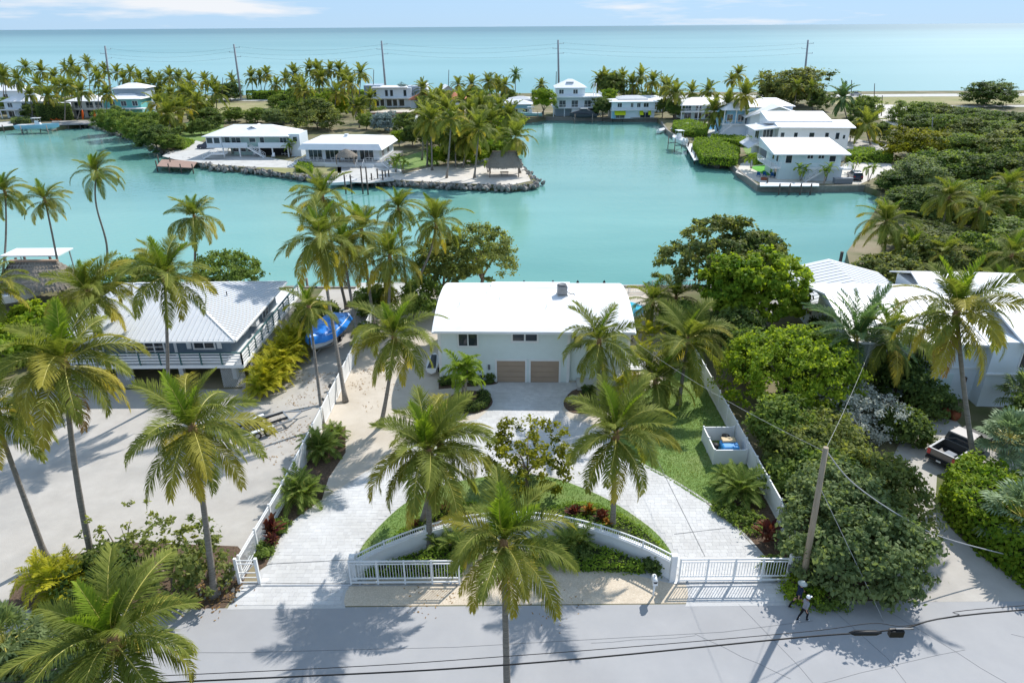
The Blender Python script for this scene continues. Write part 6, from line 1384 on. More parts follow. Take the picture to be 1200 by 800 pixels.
# pots and lamps by the white house
for px, py, lab in ((1107, 487, 'tall terracotta pot by the white neighbour house door'), (1118, 492, 'small terracotta pot in front of the tall one by the house door')):
    t = thing('plant_pot', lab, 'pot', G(px, py)); MB().lathe([(.18, 0), (.36, .35), (.38, .6), (.28, .8), (.32, .86), (.26, .84), (.2, .6), (0, .6)], n=14).build('pot', M['pot'], t); put('plant', crown_mesh(77+px, .35, .35, .3, 14, 14, .1, .14, 'leaf_grey'), t, (0, 0, 1.0))
# pools
def pool(label, poly, m, cop='concrete'):
    e = thing('swimming_pool', label, 'pool', (poly[0][0], poly[0][1], 0)); ox, oy = poly[0]; P = [(x-ox, y-oy) for x, y in poly]; c = Vector((sum(p[0] for p in P)/len(P), sum(p[1] for p in P)/len(P)))
    MB().prism([tuple(c+(Vector(p)-c)*1.14) for p in P], .02, .13).build('coping', M[cop], e); MB().prism(P, .0, .137).build('water', M[m], e)
c = G(753, 366); pool('turquoise pool beside the main house behind palm fronds', [(c.x-2.6+2.9*math.cos(a*.349), c.y+.8+2.6*math.sin(a*.349)) for a in range(18)], 'pool')
pool('bright blue pool beside the sky blue house', GP([(824, 152), (846, 152), (846, 147), (824, 147)]), 'blue_pool')
# waterfront furniture
def adirondack(label, c, rz, m='gloss_white', group=None):
    t = thing('deck_chair', label, 'chair', c, rz, group)
    MB().cbox((0, 0, .35), (.6, .6, .05), 0, .12).build('seat', M[m], t); MB().cbox((0, .35, .7), (.62, .05, .8), 0, -.35).build('backrest', M[m], t)
    for s in (-1, 1): MB().box(s*.34-.03, s*.34+.03, -.35, .3, .55, .6).build('armrest', M[m], t); MB().box(s*.34-.03, s*.34+.03, -.33, -.27, 0, .56).box(s*.34-.03, s*.34+.03, .25, .31, 0, .56).build('leg', M[m], t)
    return t
for px, py in ((300, 182), (305, 182), (322, 184), (334, 181), (338, 181)): adirondack('white wooden garden chair on the villa patio', G(px, py)+Vector((0, -1, .035)), 0, 'gloss_white', 'white chairs on the villa patio')
for px, py in ((889, 207), (896, 207), (905, 208), (909, 206)): adirondack('blue garden chair on the dock house sand terrace', G(px, py)+Vector((0, 0, .035)), 2.5, 'blue_fabric', 'blue chairs at the dock house')
t = thing('fire_pit', 'tan round fire pit between blue chairs', 'fire pit', G(895, 211)+Vector((0, 0, .035))); MB().lathe([(.0, 0), (.6, 0), (.65, .45), (.5, .45), (.45, .15), (0, .15)], n=14).build('bowl', M['pot'], t)
for px, py, lab in ((931, 208, 'closed navy parasol beside the dock house stair'), (947, 209, 'closed navy parasol at the dock house doorway')):
    t = thing('closed_parasol', lab, 'parasol', G(px, py)+Vector((0, 0, .035))); MB().tube([(0, 0, 0), (0, 0, 2.5)], .03, 6).build('pole', M['steel'], t); MB().lathe([(.12, .9), (.16, 1.2), (.1, 2.0), (.03, 2.5)], n=8).build('canopy', M['blue_fabric'], t)
t = thing('storage_box', 'grey covered storage box on the dock house quay', 'box', G(987, 215)+Vector((0, 0, .035))); MB().box(-1.8, 1.8, -.6, .6, 0, 1.0).build('body', M['grey_tarp'], t, bevel=.1); MB().box(-1.85, 1.85, -.65, .65, .95, 1.1).build('lid', M['grey_tarp'], t, bevel=.05)
for px, py, lab in ((99, 140, 'orange kayak standing against the turquoise house'), (113, 140, 'second orange kayak standing nearer the boardwalk planter')):
    t = thing('kayak', lab, 'kayak', G(px, py)); hull_mb(3.2, .75, .35, .1).build('hull', M['orange'], t); t.rotation_euler = (0, -1.35, 1.2); t.location.z = 1.6
t = thing('orange_planter', 'low orange bench box at the end of the grey boardwalk', 'bench', G(120, 144)+Vector((0, 0, .02))); MB().box(-2, 2, -.4, .4, 0, .55).build('box', M['orange'], t); MB().box(-2.1, 2.1, -.45, .45, .55, .65).build('seat', M['orange'], t)
for px, py in ((64, 142), (70, 141.5)): t = thing('lounge_chair', 'orange lounge chair on the lawn before the clipped hedge', 'chair', G(px, py), .3, 'orange lounge chairs'); MB().cbox((0, 0, .35), (1.3, .6, .12)).build('seat', M['orange'], t); MB().cbox((-.8, 0, .6), (.7, .6, .12), 0, 0, .8).build('backrest', M['orange'], t); MB().box(-.5, -.42, -.28, .28, 0, .3).box(.42, .5, -.28, .28, 0, .3).build('leg', M['steel'], t)

# ------------------------------------------------------------------ people
M['skin'] = mat('skin', (.45, .25, .17), rough=.6); M['navy_cloth'] = mat('navy_cloth', (.012, .022, .055), rough=.9); M['grey_cloth'] = mat('grey_cloth', (.27, .27, .30), rough=.9); M['black_cloth'] = mat('black_cloth', (.012, .012, .014), rough=.9)
M['shoe_white'] = mat('white_shoe', (.7, .72, .74), rough=.6); M['hat_grey'] = mat('pale_hat', (.52, .55, .52), (.45, .48, .45), 9, rough=.9); M['hat_white'] = mat('white_cap', (.8, .8, .8), rough=.8); M['hair_m'] = mat('brown_hair', (.10, .06, .035), rough=.7)
def person(label, base, rz, hgt, top_m, leg_m, legs_bare, shoe_m, hat, stride, armsw):
    e = thing('person', label, 'person', base, rz); k = hgt/1.72
    J = {}; Ed = []
    def j(n, x, y, z, r, par=None):
        J[n] = (Vector((x, y, z))*k, r*k, len(J))
        if par: Ed.append((J[par][2], J[n][2]))
    # walks toward +Y; x is right
    j('pelvis', 0, 0, .95, .15); j('waist', 0, .01, 1.1, .13, 'pelvis'); j('chest', 0, .03, 1.3, .155, 'waist'); j('neck0', 0, .04, 1.45, .075, 'chest'); j('neck', 0, .06, 1.51, .058, 'neck0'); j('jaw', 0, .085, 1.57, .075, 'neck'); j('head', 0, .075, 1.65, .098, 'jaw'); j('crown', 0, .065, 1.715, .075, 'head'); j('nose', 0, .185, 1.635, .02, 'head')
    for s, nm in ((1, 'r'), (-1, 'l')):
        f = stride*s; a = armsw*-s
        j('hip'+nm, .09*s, 0, .88, .105, 'pelvis'); j('knee'+nm, .10*s, f*.5+.05, .50, .062, 'hip'+nm); j('calf'+nm, .10*s, f*.72-.02, .33, .055, 'knee'+nm); j('ank'+nm, .10*s, f*.95-.03, .09, .04, 'calf'+nm); j('heel'+nm, .10*s, f*.95-.07, .045, .042, 'ank'+nm); j('ball'+nm, .105*s, f*.95+.10, .035, .042, 'ank'+nm); j('toe'+nm, .105*s, f*.95+.17, .03, .03, 'ball'+nm)
        j('sh'+nm, .17*s, .02, 1.41, .07, 'chest'); j('elb'+nm, .23*s, a*.5-.03, 1.14, .045, 'sh'+nm); j('wr'+nm, .22*s, a*.95+.1, .95, .03, 'elb'+nm); j('palm'+nm, .215*s, a+.15, .89, .034, 'wr'+nm)
        for q in range(4): j('f%d%s' % (q, nm), .215*s+(.0), a+.13+.022*q, .83, .010, 'palm'+nm); j('g%d%s' % (q, nm), .20*s, a+.15+.02*q, .80+.006*abs(q-1), .008, 'f%d%s' % (q, nm))
        j('th'+nm, .18*s, a+.19, .86, .010, 'palm'+nm)
    me = bpy.data.meshes.new('body'); me.from_pydata([v[0] for v in J.values()], Ed, []); tmp = bpy.data.objects.new('tmp', me); COL.objects.link(tmp)
    sk = tmp.modifiers.new('s', 'SKIN')
    for v, d in zip(J.values(), me.skin_vertices[0].data): d.radius = (v[1], v[1]*(.8 if v[2] in (0, 1, 2) else 1)); d.use_root = v[2] == 0
    sb = tmp.modifiers.new('u', 'SUBSURF'); sb.levels = sb.render_levels = 1
    dg = bpy.context.evaluated_depsgraph_get(); ev = tmp.evaluated_get(dg); m2 = bpy.data.meshes.new_from_object(ev); bpy.data.objects.remove(tmp)
    m2.materials.clear()
    for q in ('skin', top_m, leg_m, shoe_m): m2.materials.append(M[q])
    for p in m2.polygons:
        c = p.center/k; ax = abs(c.x); p.use_smooth = True
        if c.z > 1.485: q = 0
        elif c.z < .075: q = 3
        elif ax > .165 and c.z < 1.16: q = 0
        elif c.z > .93 or (ax > .165 and c.z > 1.1): q = 1
        elif c.z < .95: q = 2 if (not legs_bare or c.z < legs_bare[0] or c.z > legs_bare[1]) else 0
        p.material_index = q
    put('body', m2, e)
    hm = MB().lathe([(.0, .115), (.06, .105), (.10, .05), (.108, 0), (.1, -.06), (.085, -.1)], (0, .05*k, 1.66*k), 12).build('hair', M['hair_m'], e)
    if hat == 'wide': MB().lathe([(.24, -.03), (.25, -.025), (.13, .02), (.115, .09), (.07, .135), (0, .14)], (0, .065*k, 1.72*k), 16).build('sun_hat', M['hat_grey'], e)
    else: MB().lathe([(.117, -.01), (.112, .06), (.07, .115), (0, .13)], (0, .065*k, 1.70*k), 14).add([(-.07, .16, 1.72*k), (.07, .16, 1.72*k), (.05, .30, 1.70*k), (-.05, .30, 1.70*k)], [(0, 1, 2, 3)]).build('cap', M['hat_white'], e)
    for s in (-1, 1): MB().lathe([(.0, .012), (.012, .006), (.012, -.006), (0, -.012)], (s*.035*k, .158*k, 1.66*k), 6).build('eye', M['black'], e); MB().lathe([(0, .03), (.02, .015), (.018, -.02), (0, -.03)], (s*.1*k, .075*k, 1.64*k), 6).build('ear', M['skin'], e)
    MB().box(-.025*k, .025*k, .155*k, .168*k, 1.585*k, 1.592*k).build('mouth', M['orange'] if False else M['skin'], e)
    return e
person('walker in a wide pale sun hat, navy top and dark leggings on the roadside', G(933, 712)+Vector((0, 0, .014)), math.radians(-78), 1.76, 'navy_cloth', 'black_cloth', (.5, .66), 'black_cloth', 'wide', .36, .3)
person('walker in a white cap, grey top and black leggings on the asphalt', G(940, 727)+Vector((0, 0, .014)), math.radians(-70), 1.66, 'grey_cloth', 'black_cloth', None, 'shoe_white', 'cap', .26, .22)
# ------------------------------------------------------------------ near palms (crown pixel, foot pixel)
def npalm(label, cx, cy, bx, by, s, seed, dy=0.0, **k):
    s *= 1.1
    b = G(bx, by) if by is not None else None
    c = AT(cx, cy, b.y+dy); return palm('coconut_palm', label, b, c, s, seed, **k)
def npalmY(label, cx, cy, Y, lean, s, seed, **k):
    s *= 1.08
    c = AT(cx, cy, Y); return palm('coconut_palm', label, (c.x+lean[0], Y+lean[1], 0), c, s, seed, **k)
npalm('tall thin coconut palm with bare curved trunk rising against the canal', 113, 203, 122, 322, .85, 11, wind=.9, nf=21, young=3, r=.12, sbend=.5)
npalm('coconut palm beside the boat lift pilings with trunk half out of view', 6, 226, 2, 330, .85, 12, wind=.9, nf=20, r=.12)
npalm('thin coconut palm leaning over the near thatched hut', 53, 236, 74, 345, .78, 13, wind=.9, nf=20, r=.12)
npalm('bushy coconut palm between stilt house roof and canal', 228, 256, 226, 345, .95, 14, nf=24, yellow=.3)
npalm('coconut palm with straight trunk in front of the stilt house roof', 193, 325, 197, 468, 1.05, 15, nf=24, yellow=.25, bend=.1, r=.14)
npalm('windswept coconut palm at the corner of the stilt house roof', 104, 345, 118, 455, 1.08, 16, nf=26, wind=.7, yellow=.25)
npalm('large coconut palm with swept grey trunk on the marl lot', 76, 428, 110, 662, 1.04, 17, nf=27, yellow=.45, bend=-.5, r=.16, dead=1)
npalm('coconut palm at the lot edge with leaning dark trunk beside the yellow areca', -8, 482, 55, 656, 1.0, 18, nf=22, yellow=.3, bend=-.3)
npalmY('coconut palm reaching in beside the near thatched hut', -6, 335, 62, (-.8, 0), 1.0, 19, nf=20, yellow=.3)
npalm('large drooping coconut palm above the sea grape hedge', 226, 505, 251, 698, .98, 20, nf=28, yellow=.4, bend=.2, r=.16, droop=.2)
npalmY('big coconut palm overhanging the road before the stilt house lot', 134, 752, 16.5, (.6, -.4), .84, 21, nf=26, yellow=.35, young=4)
npalmY('coconut palm with fruit and curved trunk at the near roadside verge', 590, 640, 23.2, (.1, -.9), .92, 22, nf=25, yellow=.6, dead=1, bend=-.2, r=.15)
# cluster between the lots
npalmY('tallest coconut palm of the cluster behind the covered boat', 378, 232, 72, (1.2, 0), 1.05, 23, nf=25)
npalm('coconut palm of the cluster with pale trunk footed at the white fence', 374, 280, 405, 471, 1.1, 24, dy=6, nf=26, yellow=.35, bend=.3)
npalmY('coconut palm of the cluster with brown lower fronds over the covered boat', 402, 292, 66, (1.6, -4), 1.1, 25, nf=26, yellow=.5, dead=2)
npalmY('coconut palm of the cluster standing behind the fence stones', 424, 272, 70, (1.0, -3), 1.0, 26, nf=24, yellow=.3)
npalm('small coconut palm with dark curved trunk beside the covered boat', 362, 362, 379, 502, .68, 27, dy=3, nf=15, yellow=.25, r=.12)
npalmY('slim coconut palm standing clear against the canal beyond the cluster', 467, 246, 76, (.3, 0), .9, 28, nf=20, r=.12)
npalm('coconut palm with s-shaped leaning trunk beside the barrel roof', 511, 262, 487, 372, .98, 29, nf=22, bend=-.6, sbend=-.4, r=.13)
npalm('coconut palm behind the sandy yard with straight pale trunk', 457, 303, 455, 390, 1.05, 30, nf=25, yellow=.2, bend=.1)
npalm('coconut palm with orange crown base in the sandy yard', 462, 396, 446, 500, 1.05, 31, nf=22, yellow=.2, bend=.25, r=.15)
npalm('short leafy coconut palm beside the slim dock behind the yard', 452, 335, 455, 368, .75, 32, nf=16, coco=False)
# main garden
npalm('full coconut palm at the front end of the lawn island beside the curved wall', 502, 532, 503, 641, 1.12, 33, dy=0, nf=27, yellow=.3, bend=.1, r=.16)
npalm('twin coconut palm just behind the first one on the lawn island', 516, 520, 494, 614, .95, 34, nf=18, yellow=.2, bend=.1, coco=False)
npalm('coconut palm in the croton bed on the right of the lawn island', 722, 512, 718, 619, 1.02, 35, nf=24, yellow=.25, bend=.1, r=.15)
npalm('coconut palm with ringed trunk at the front bed of the main house', 702, 402, 701, 477, 1.0, 36, nf=22, yellow=.2, bend=.05, r=.15)
npalm('short coconut palm on the side lawn corner with upright fronds', 768, 448, 767, 482, .95, 37, nf=22, yellow=.1, coco=False, bend=.05)
npalm('arching coconut palm planted in the mulch ring on the side lawn', 806, 402, 795, 474, 1.1, 38, nf=23, yellow=.25, dy=1, bend=.1)
npalmY('coconut palm with upright bright fronds beside the pool', 765, 355, 66, (0, 0), .95, 39, nf=20, yellow=.1, coco=False)
npalmY('dark coconut palm behind the pool against the canal', 792, 350, 70, (.2, 0), 1.0, 40, nf=22, yellow=.1, coco=False)
# right side
npalm('tall coconut palm with grey leaning trunk beside the pickup truck', 1121, 368, 1143, 550, 1.18, 41, nf=28, yellow=.45, bend=.1, r=.16, dead=2)
npalmY('round-headed coconut palm on the canal bank behind the white neighbour house', 1038, 262, 84, (1.5, 0), 1.15, 42, nf=26, yellow=.2)
npalmY('lower coconut palm leaning beside the round-headed one on the bank', 1066, 296, 82, (.8, 0), 1.0, 43, nf=22, yellow=.4)
npalmY('coconut palm with yellow frond rising from the bank thicket', 1148, 246, 92, (0, 0), 1.1, 44, nf=22, yellow=.3)
npalmY('coconut palm at the thicket edge with upright new fronds', 1185, 300, 74, (.3, 0), 1.0, 45, nf=20, yellow=.1)
npalmY('coconut palm behind the white neighbour roof gable', 1172, 335, 70, (.3, 0), .95, 46, nf=20, yellow=.2)
npalm('coconut palm with pale slanting trunk before the neighbour garage', 1046, 396, 1026, 468, 1.1, 47, nf=16, yellow=.3, coco=False, r=.13)
npalmY('coconut palm with wide arching crown inland of the bank thicket', 1112, 232, 98, (.3, 0), 1.1, 48, nf=24, yellow=.3)
npalmY('yellow-green coconut palm behind the wide arching one', 1180, 222, 104, (.2, 0), 1.1, 49, nf=24, yellow=.5)
npalmY('low coconut palm between the bank palms and the neighbour roof', 1105, 300, 78, (.3, 0), .95, 58, nf=22, yellow=.3, coco=False)
# date palm and specials
def date_palm(label, base, crown, s, seed, nf=30, r=.22):
    rs = random.Random(seed); base = Vector(base); e = thing('date_palm', label, 'palm tree', base); top = Vector(crown)-base
    trunk_mb((0, 0, 0), top, r*1.2, r, .1, seed).build('trunk', M['bark'], e); rosette(e, 'date', top, nf, s, rs); return e
b = G(1003, 470); date_palm('feathery blue-green date palm with thick dark trunk beside the white flowering shrub', b, AT(1003, 400, b.y), 1.4, 50, 36)
b = G(928, 372); clump_palm('slim bright feather palm pair beside the white stair', b, 'adonidia', 2, 9, .8, 51, 'feather_palm', .6, (2.4, 3.6), 'palm tree')
b = G(545, 472); clump_palm('multi-stem bright green feather palm in the round front bed', b, 'adonidia', 4, 9, 1.05, 52, 'feather_palm', .8, (2.2, 3.9), 'palm tree', r=.08)
for px, py, s, sd, lab in ((352, 588, 1.0, 53, 'round sago cycad in the fence bed nearest the maroon croton'), (377, 532, .95, 54, 'round sago cycad further up the fence bed'), (392, 512, .6, 55, 'small sago cycad at the top of the fence bed'), (868, 583, 1.05, 56, 'round sago cycad below the blue tank enclosure'), (850, 566, .6, 57, 'small pale cycad beside the tank enclosure corner')):
    clump_palm(lab, G(px, py), 'cycad', 3 if s > .8 else 2, 20, s*1.2, sd, 'cycad', .5, (.25, .7), 'cycad', r=.12)
for k, (px, py, s) in enumerate(((318, 455, 1.0), (326, 444, 1.0), (334, 434, 1.05), (342, 424, 1.0), (324, 432, .9), (352, 410, 1.0), (308, 464, .85), (340, 408, .9), (312, 450, .9), (332, 424, .9))):
    clump_palm('golden areca palm clump along the stilt house deck', G(px, py), 'areca', 6, 9, s, 60+k, 'areca_palm', .6, (.4, 1.2), 'palm', 'areca palms below the deck')
for k, (px, py, s) in enumerate(((75, 700, 1.0), (92, 690, .9), (62, 690, .8))): clump_palm('orange-tinged areca palm clump at the foot of the leaning palm trunks', G(px, py), 'areca', 4, 9, s, 70+k, 'areca_palm', .6, (.4, 1.1), 'palm', 'areca palms at the lot corner')
for k, (px, py, s, lab) in enumerate(((728, 465, .8, 'young areca palm beside the main house front stair'), (740, 400, .9, 'bright areca palm in front of the pool'), (762, 402, .8, 'yellow-green areca palm right of the pool'), (752, 420, .7, 'low areca palm under the pool palms'), (748, 445, .9, 'areca palm between the front stair and side lawn'), (785, 425, .9, 'areca palm at the top of the side lawn'), (812, 425, .9, 'areca palm at the upper end of the white side fence'))): clump_palm(lab, G(px, py), 'areca', 3, 8, s, 80+k, 'areca_palm', .5, (.4, 1.3))
# fan palms
fan_palm('broad silvery fan palm beside the pickup truck', G(1170, 552), 2.6, 1.5, 46, 90); fan_palm('grey-green fan palm in the clipped hedge corner', G(1185, 640), 2.2, 1.6, 44, 91)
fan_palm('fan palm near the road corner with long stalks', G(20, 790), 2.0, 1.35, 30, 92, FANG); fan_palm('dark fan palm by the white neighbour wall', G(1190, 495), 2.4, 1.4, 34, 93, FANG); fan_palm('second small fan palm below the silvery one', G(1205, 590), 1.6, 1.3, 34, 94)
c = G(835, 405); fan_palm('dark blue-green fan palm under the lime tree', c, 1.6, 1.5, 30, 95, FANG)
# ------------------------------------------------------------------ near broadleaf trees and shrubs
T = [  # label, foot px, height, rx, material, seed, ncl, kw
 ('rounded mangrove tree with gold-tinged top at the canal behind the barrel roof', (565, 350), 9.0, 4.6, 'leaf_olive', 101, 240, {}),
 ('olive mangrove tree beside the s-shaped palm trunk', (520, 356), 7.6, 3.6, 'leaf_olive', 102, 200, {}),
 ('low green tree behind the yard palms', (495, 372), 4.2, 2.4, 'leaf', 103, 110, {}),
 ('low leafy tree under the palm cluster dock', (440, 366), 3.0, 2.6, 'leaf', 104, 110, {}),
 ('bushy green tree behind the stilt house roof', (268, 345), 5.2, 4.6, 'leaf', 105, 220, {}),
 ('rounded green tree beside the bushy one behind the stilt house', (165, 352), 5.4, 4.4, 'leaf', 106, 200, {}),
 ('bright leafy sea grape beside the near hut', (60, 405), 4.4, 4.6, 'leaf_lime', 107, 220, dict(leaf=.3)),
 ('lime leafed bush between the hut and leaning palm', (25, 420), 3.6, 3.4, 'leaf_lime', 108, 150, dict(leaf=.3)),
 ('dark domed sea grape tree at the canal beyond the pool', (838, 368), 11.0, 5.6, 'leaf_rust', 109, 260, dict(leaf=.3)),
 ('dark rear sea grape tree right of the domed one', (868, 362), 9.5, 4.0, 'leaf_dark', 110, 180, dict(leaf=.3)),
 ('tall lime green tree with whorled leaves before the dark dome', (850, 400), 9.4, 2.6, 'leaf_lime', 111, 150, dict(leaf=.32)),
 ('lime green spreading tree beside the dark dome', (888, 392), 8.6, 4.4, 'leaf_lime', 112, 220, dict(leaf=.32)),
 ('large bright green tree outside the white side fence', (918, 482), 7.2, 4.7, 'leaf_lime', 113, 330, dict(rough=.2)),
 ('mid green tree below the bright one at the fence', (912, 536), 4.6, 2.3, 'leaf', 114, 170, {}),
 ('mid green tree beside the fence enclosure', (938, 560), 4.2, 2.5, 'leaf_olive', 115, 170, {}),
 ('shaded tree behind the bright green tree', (935, 470), 6.4, 3.0, 'leaf', 116, 170, {}),
 ('grey-green shrubby tree behind the flowering shrub', (955, 452), 5.2, 2.6, 'leaf_grey', 117, 150, {}),
 ('olive shrubby tree in front of the flowering shrub', (960, 545), 3.8, 3.0, 'leaf_olive', 118, 170, {}),
 ('white flowering shrub like pale coral beside the neighbour garage', (988, 500), 3.6, 3.4, 'leaf_silver', 119, 150, dict(leaf=.16)),
 ('silver sprigged shrub beside the white flowering one', (965, 492), 2.8, 1.9, 'leaf_silver', 120, 90, dict(leaf=.16)),
 ('dense rounded tree at the road beside the utility pole', (995, 672), 4.8, 3.5, 'leaf_grey', 121, 300, dict(leaf=.2)),
 ('grey-green tree behind the utility pole', (968, 622), 4.8, 2.5, 'leaf_grey', 122, 200, dict(leaf=.2)),
 ('olive thicket tree at the edge of the neighbour drive', (1012, 610), 4.6, 3.3, 'leaf_olive', 123, 220, {}),
 ('wispy dark branched tree reaching over the neighbour drive', (1045, 640), 3.9, 2.1, 'leaf_rust', 124, 60, dict(leaf=.15, per=30)),
 ('bright low tree outside the picket fence by the pole', (955, 592), 4.0, 2.0, 'leaf', 125, 140, {}),
 ('dark glossy tree by the neighbour garage', (1045, 470), 4.4, 2.3, 'leaf_dark', 126, 130, {}),
 ('dark mounded bush in front of the neighbour garage', (1085, 482), 2.6, 1.7, 'leaf_dark', 127, 90, {}),
 ('dark green bush beside the flowering shrub', (1055, 512), 2.4, 1.6, 'leaf_dark', 128, 90, {}),
 ('dark shade tree behind the fan palms', (1215, 520), 4.5, 2.6, 'leaf_dark', 129, 130, {}),
 ('leafy bush by the white stair', (960, 400), 2.6, 1.6, 'leaf_dark', 130, 80, {}),
 ('pale green bush left of the neighbour roof', (975, 415), 4.2, 2.6, 'leaf_grey', 131, 140, {}),
 ('gold tinged tree on the bank below the round-headed palm', (1030, 345), 4.6, 3.6, 'leaf_rust', 132, 190, dict(leaf=.28)),
 ('olive tree on the bank behind the neighbour gable', (1095, 335), 5.6, 4.4, 'leaf_rust', 133, 230, dict(leaf=.28)),
 ('green tree on the bank right of the rusty one', (1150, 330), 5.2, 4.4, 'leaf', 134, 220, dict(leaf=.28)),
 ('tree crowding the roof edge at the bank', (1195, 345), 5.2, 4.0, 'leaf_olive', 135, 200, dict(leaf=.28)),
 ('thin-leaved sea grape hedge tree under the drooping palm', (205, 690), 4.2, 3.6, 'leaf_olive', 136, 95, dict(leaf=.2, clump=.3, per=24, rough=.5)),
 ('sparse rust-leaved sea grape at the verge stones', (246, 692), 3.0, 1.5, 'leaf_rust', 137, 36, dict(leaf=.18, clump=.28, per=22)),
 ('tall thin sprigged sea grape rising at the left of the hedge', (150, 672), 3.9, 2.0, 'leaf_olive', 138, 34, dict(leaf=.18, clump=.22, per=18, rough=.6)),
 ('dark low shrub mass behind the areca corner', (120, 690), 2.2, 2.2, 'leaf_dark', 139, 100, {}),
 ('sparse gold-leaved tree in the lawn island centre', (618, 572), 4.6, 3.0, 'leaf_gold', 140, 120, dict(leaf=.18, clump=.32, per=36)),
 ('grey-green shrub at the near left corner under the fan palm', (55, 800), 2.4, 2.6, 'leaf_grey', 141, 120, {}),
 ('leafy mound behind the pool palms', (800, 395), 4.0, 2.6, 'leaf', 142, 140, {}),
 ('dark tree filling behind the lime trees at the fence head', (862, 420), 5.0, 2.4, 'leaf_dark', 143, 150, {}),
 ('green tree left of the bright one over the fence head', (874, 448), 5.0, 2.1, 'leaf', 144, 140, {}),
 ('mixed green bush outside the lower white fence', (922, 578), 2.6, 1.4, 'leaf', 145, 110, {}),
 ('thicket tree between flowering shrub and date palm', (985, 470), 3.6, 2.4, 'leaf_olive', 146, 120, {}),
 ('leafy tree by the deck of the stilt house', (372, 380), 2.6, 2.2, 'leaf_dark', 147, 110, {}),
 ('low green tree at the fence stones by the palm cluster', (432, 400), 2.0, 1.3, 'leaf_grey', 148, 60, {}),
]
for lab, (px, py), hh_, rx, mt, sd, ncl, kw in T:
    k2 = dict(leaf=.2, clump=.4, per=50); k2.update(kw); small = rx < 2 or hh_ < 3
    tree('shrub' if small else 'broadleaf_tree', lab, G(px, py), hh_, rx, mt, sd, ncl=ncl, cat='shrub' if small else 'tree', zmin=-.75 if hh_ < 5.5 else -.55, **k2)
# crotons, hedges and ground shrubs
for k, (px, py, r, hh_, mt, lab) in enumerate(((319, 628, .75, 1.5, 'croton', 'maroon croton in the fence bed below the sago cycads'), (321, 640, .5, 1.0, 'croton', 'small maroon croton at the bottom of the fence bed'), (898, 635, .8, 1.6, 'croton', 'dark maroon croton beside the lower white fence'), (672, 607, .6, 1.0, 'croton', 'maroon croton behind the curved wall left of the palm'), (690, 606, .6, 1.0, 'croton_gold', 'orange croton beside the maroon one behind the curved wall'), (704, 612, .6, .95, 'croton', 'wine-red croton at the foot of the island palm'), (712, 618, .5, .8, 'croton_gold', 'small gold croton at the island palm foot'), (524, 600, .5, .9, 'croton', 'maroon croton left of the foreground palm crown'), (533, 604, .45, .8, 'croton_gold', 'gold croton left of the foreground palm crown'), (488, 620, .4, .7, 'croton', 'low maroon croton at the twin palm foot'))):
    blade_plant('croton', lab, G(px, py), r, hh_, mt, 200+k)
for k, (px, py, r, hh_, mt, lab) in enumerate(((310, 648, .7, .6, 'leaf', 'low green ground shrub by the left gate post'), (330, 618, .7, .5, 'leaf', 'low green ground shrub beside the fence croton'), (906, 665, .7, .7, 'leaf', 'bright green shrub inside the closed gate corner'), (878, 615, 1.0, .6, 'leaf', 'green ground cover mound beside the right drive'), (848, 600, .9, .5, 'leaf', 'small ground cover mound below the right cycads'), (860, 606, .8, .5, 'leaf', 'green ground cover between drive and cycads'),
        (700, 474, .6, .9, 'leaf_dark', 'dark clipped shrub in the front bed'), (688, 462, .5, .9, 'leaf_dark', 'dark clipped ball at the front bed edge'), (712, 468, .7, 1.1, 'leaf_lime', 'yellow-green shrub in the front bed'), (671, 470, .35, .5, 'leaf_silver', 'small silvery tuft in the front bed'), (572, 447, .55, .85, 'leaf_dark', 'dark clipped shrub left of the garage doors'), (523, 450, .55, .8, 'leaf_dark', 'dark clipped shrub at the house corner'), (556, 449, .5, .8, 'leaf_dark', 'dark clipped shrub between corner and door'),
        (765, 668, .55, .9, 'leaf_dark', 'round dark shrub at the wall end near the closed gate'), (938, 698, 1.3, .9, 'leaf_lime', 'yellow-green ground shrub at the road beside the pole'), (965, 702, 1.2, .7, 'leaf', 'low green ground shrub at the road edge under the rounded tree'), (672, 655, 1.0, 1.2, 'leaf_dark', 'dark shrub in front of the curved wall beside foreground palm'))):
    shrub('shrub', lab, G(px, py), r, hh_, mt, 230+k, n=46, per=28, leaf=.11)
clump_palm('dark green cycad mass against the curved wall', G(668, 645), 'cycad', 3, 16, .95, 260, 'cycad', .6, (.3, .9), 'cycad', r=.12)
clump_palm('green cycad left of the foreground palm before the curved wall', G(545, 650), 'cycad', 3, 16, .9, 261, 'cycad', .6, (.3, .8), 'cycad', r=.12); clump_palm('feathery cycad beside the wall under the foreground palm', G(640, 655), 'cycad', 3, 14, .9, 262, 'cycad', .5, (.3, .8), 'cycad', r=.12)
clump_palm('pale cycad between open gate and curved wall', G(520, 648), 'cycad', 2, 14, .8, 263, 'cycad', .5, (.3, .7), 'cycad', r=.12)
hedge('wall_hedge', 'clipped low hedge in front of the curved wall left half', [(-8.6, 30.3), (-3.0, 30.3), (-3.0, 32.6), (-5.2, 32.1), (-7.3, 31.0)], .55, 'hedge', 301, 150, .11)
hedge('wall_hedge', 'leafy low hedge in front of the curved wall right half', [(3.6, 30.7), (6.0, 30.6), (7.6, 30.4), (7.4, 31.0), (5.2, 32.2), (3.6, 32.7)], .6, 'hedge', 302, 150, .12)
hb2 = hb + smooth_poly([(8.3, 31.2), (5.6, 33.1), (2.9, 34.3)], 3)
hedge('island_hedge', 'low rounded hedge curving behind the wall around the crotons', hb2, .45, 'hedge', 303, 150, .1)
hedge('island_hedge', 'small curved hedge behind the wall at the twin palms', [(-6.7, 33.3), (-4.5, 35.8), (-2.4, 36.1), (-2.4, 36.7), (-4.9, 36.5), (-7.4, 33.6)], .4, 'hedge', 304, 150, .1)
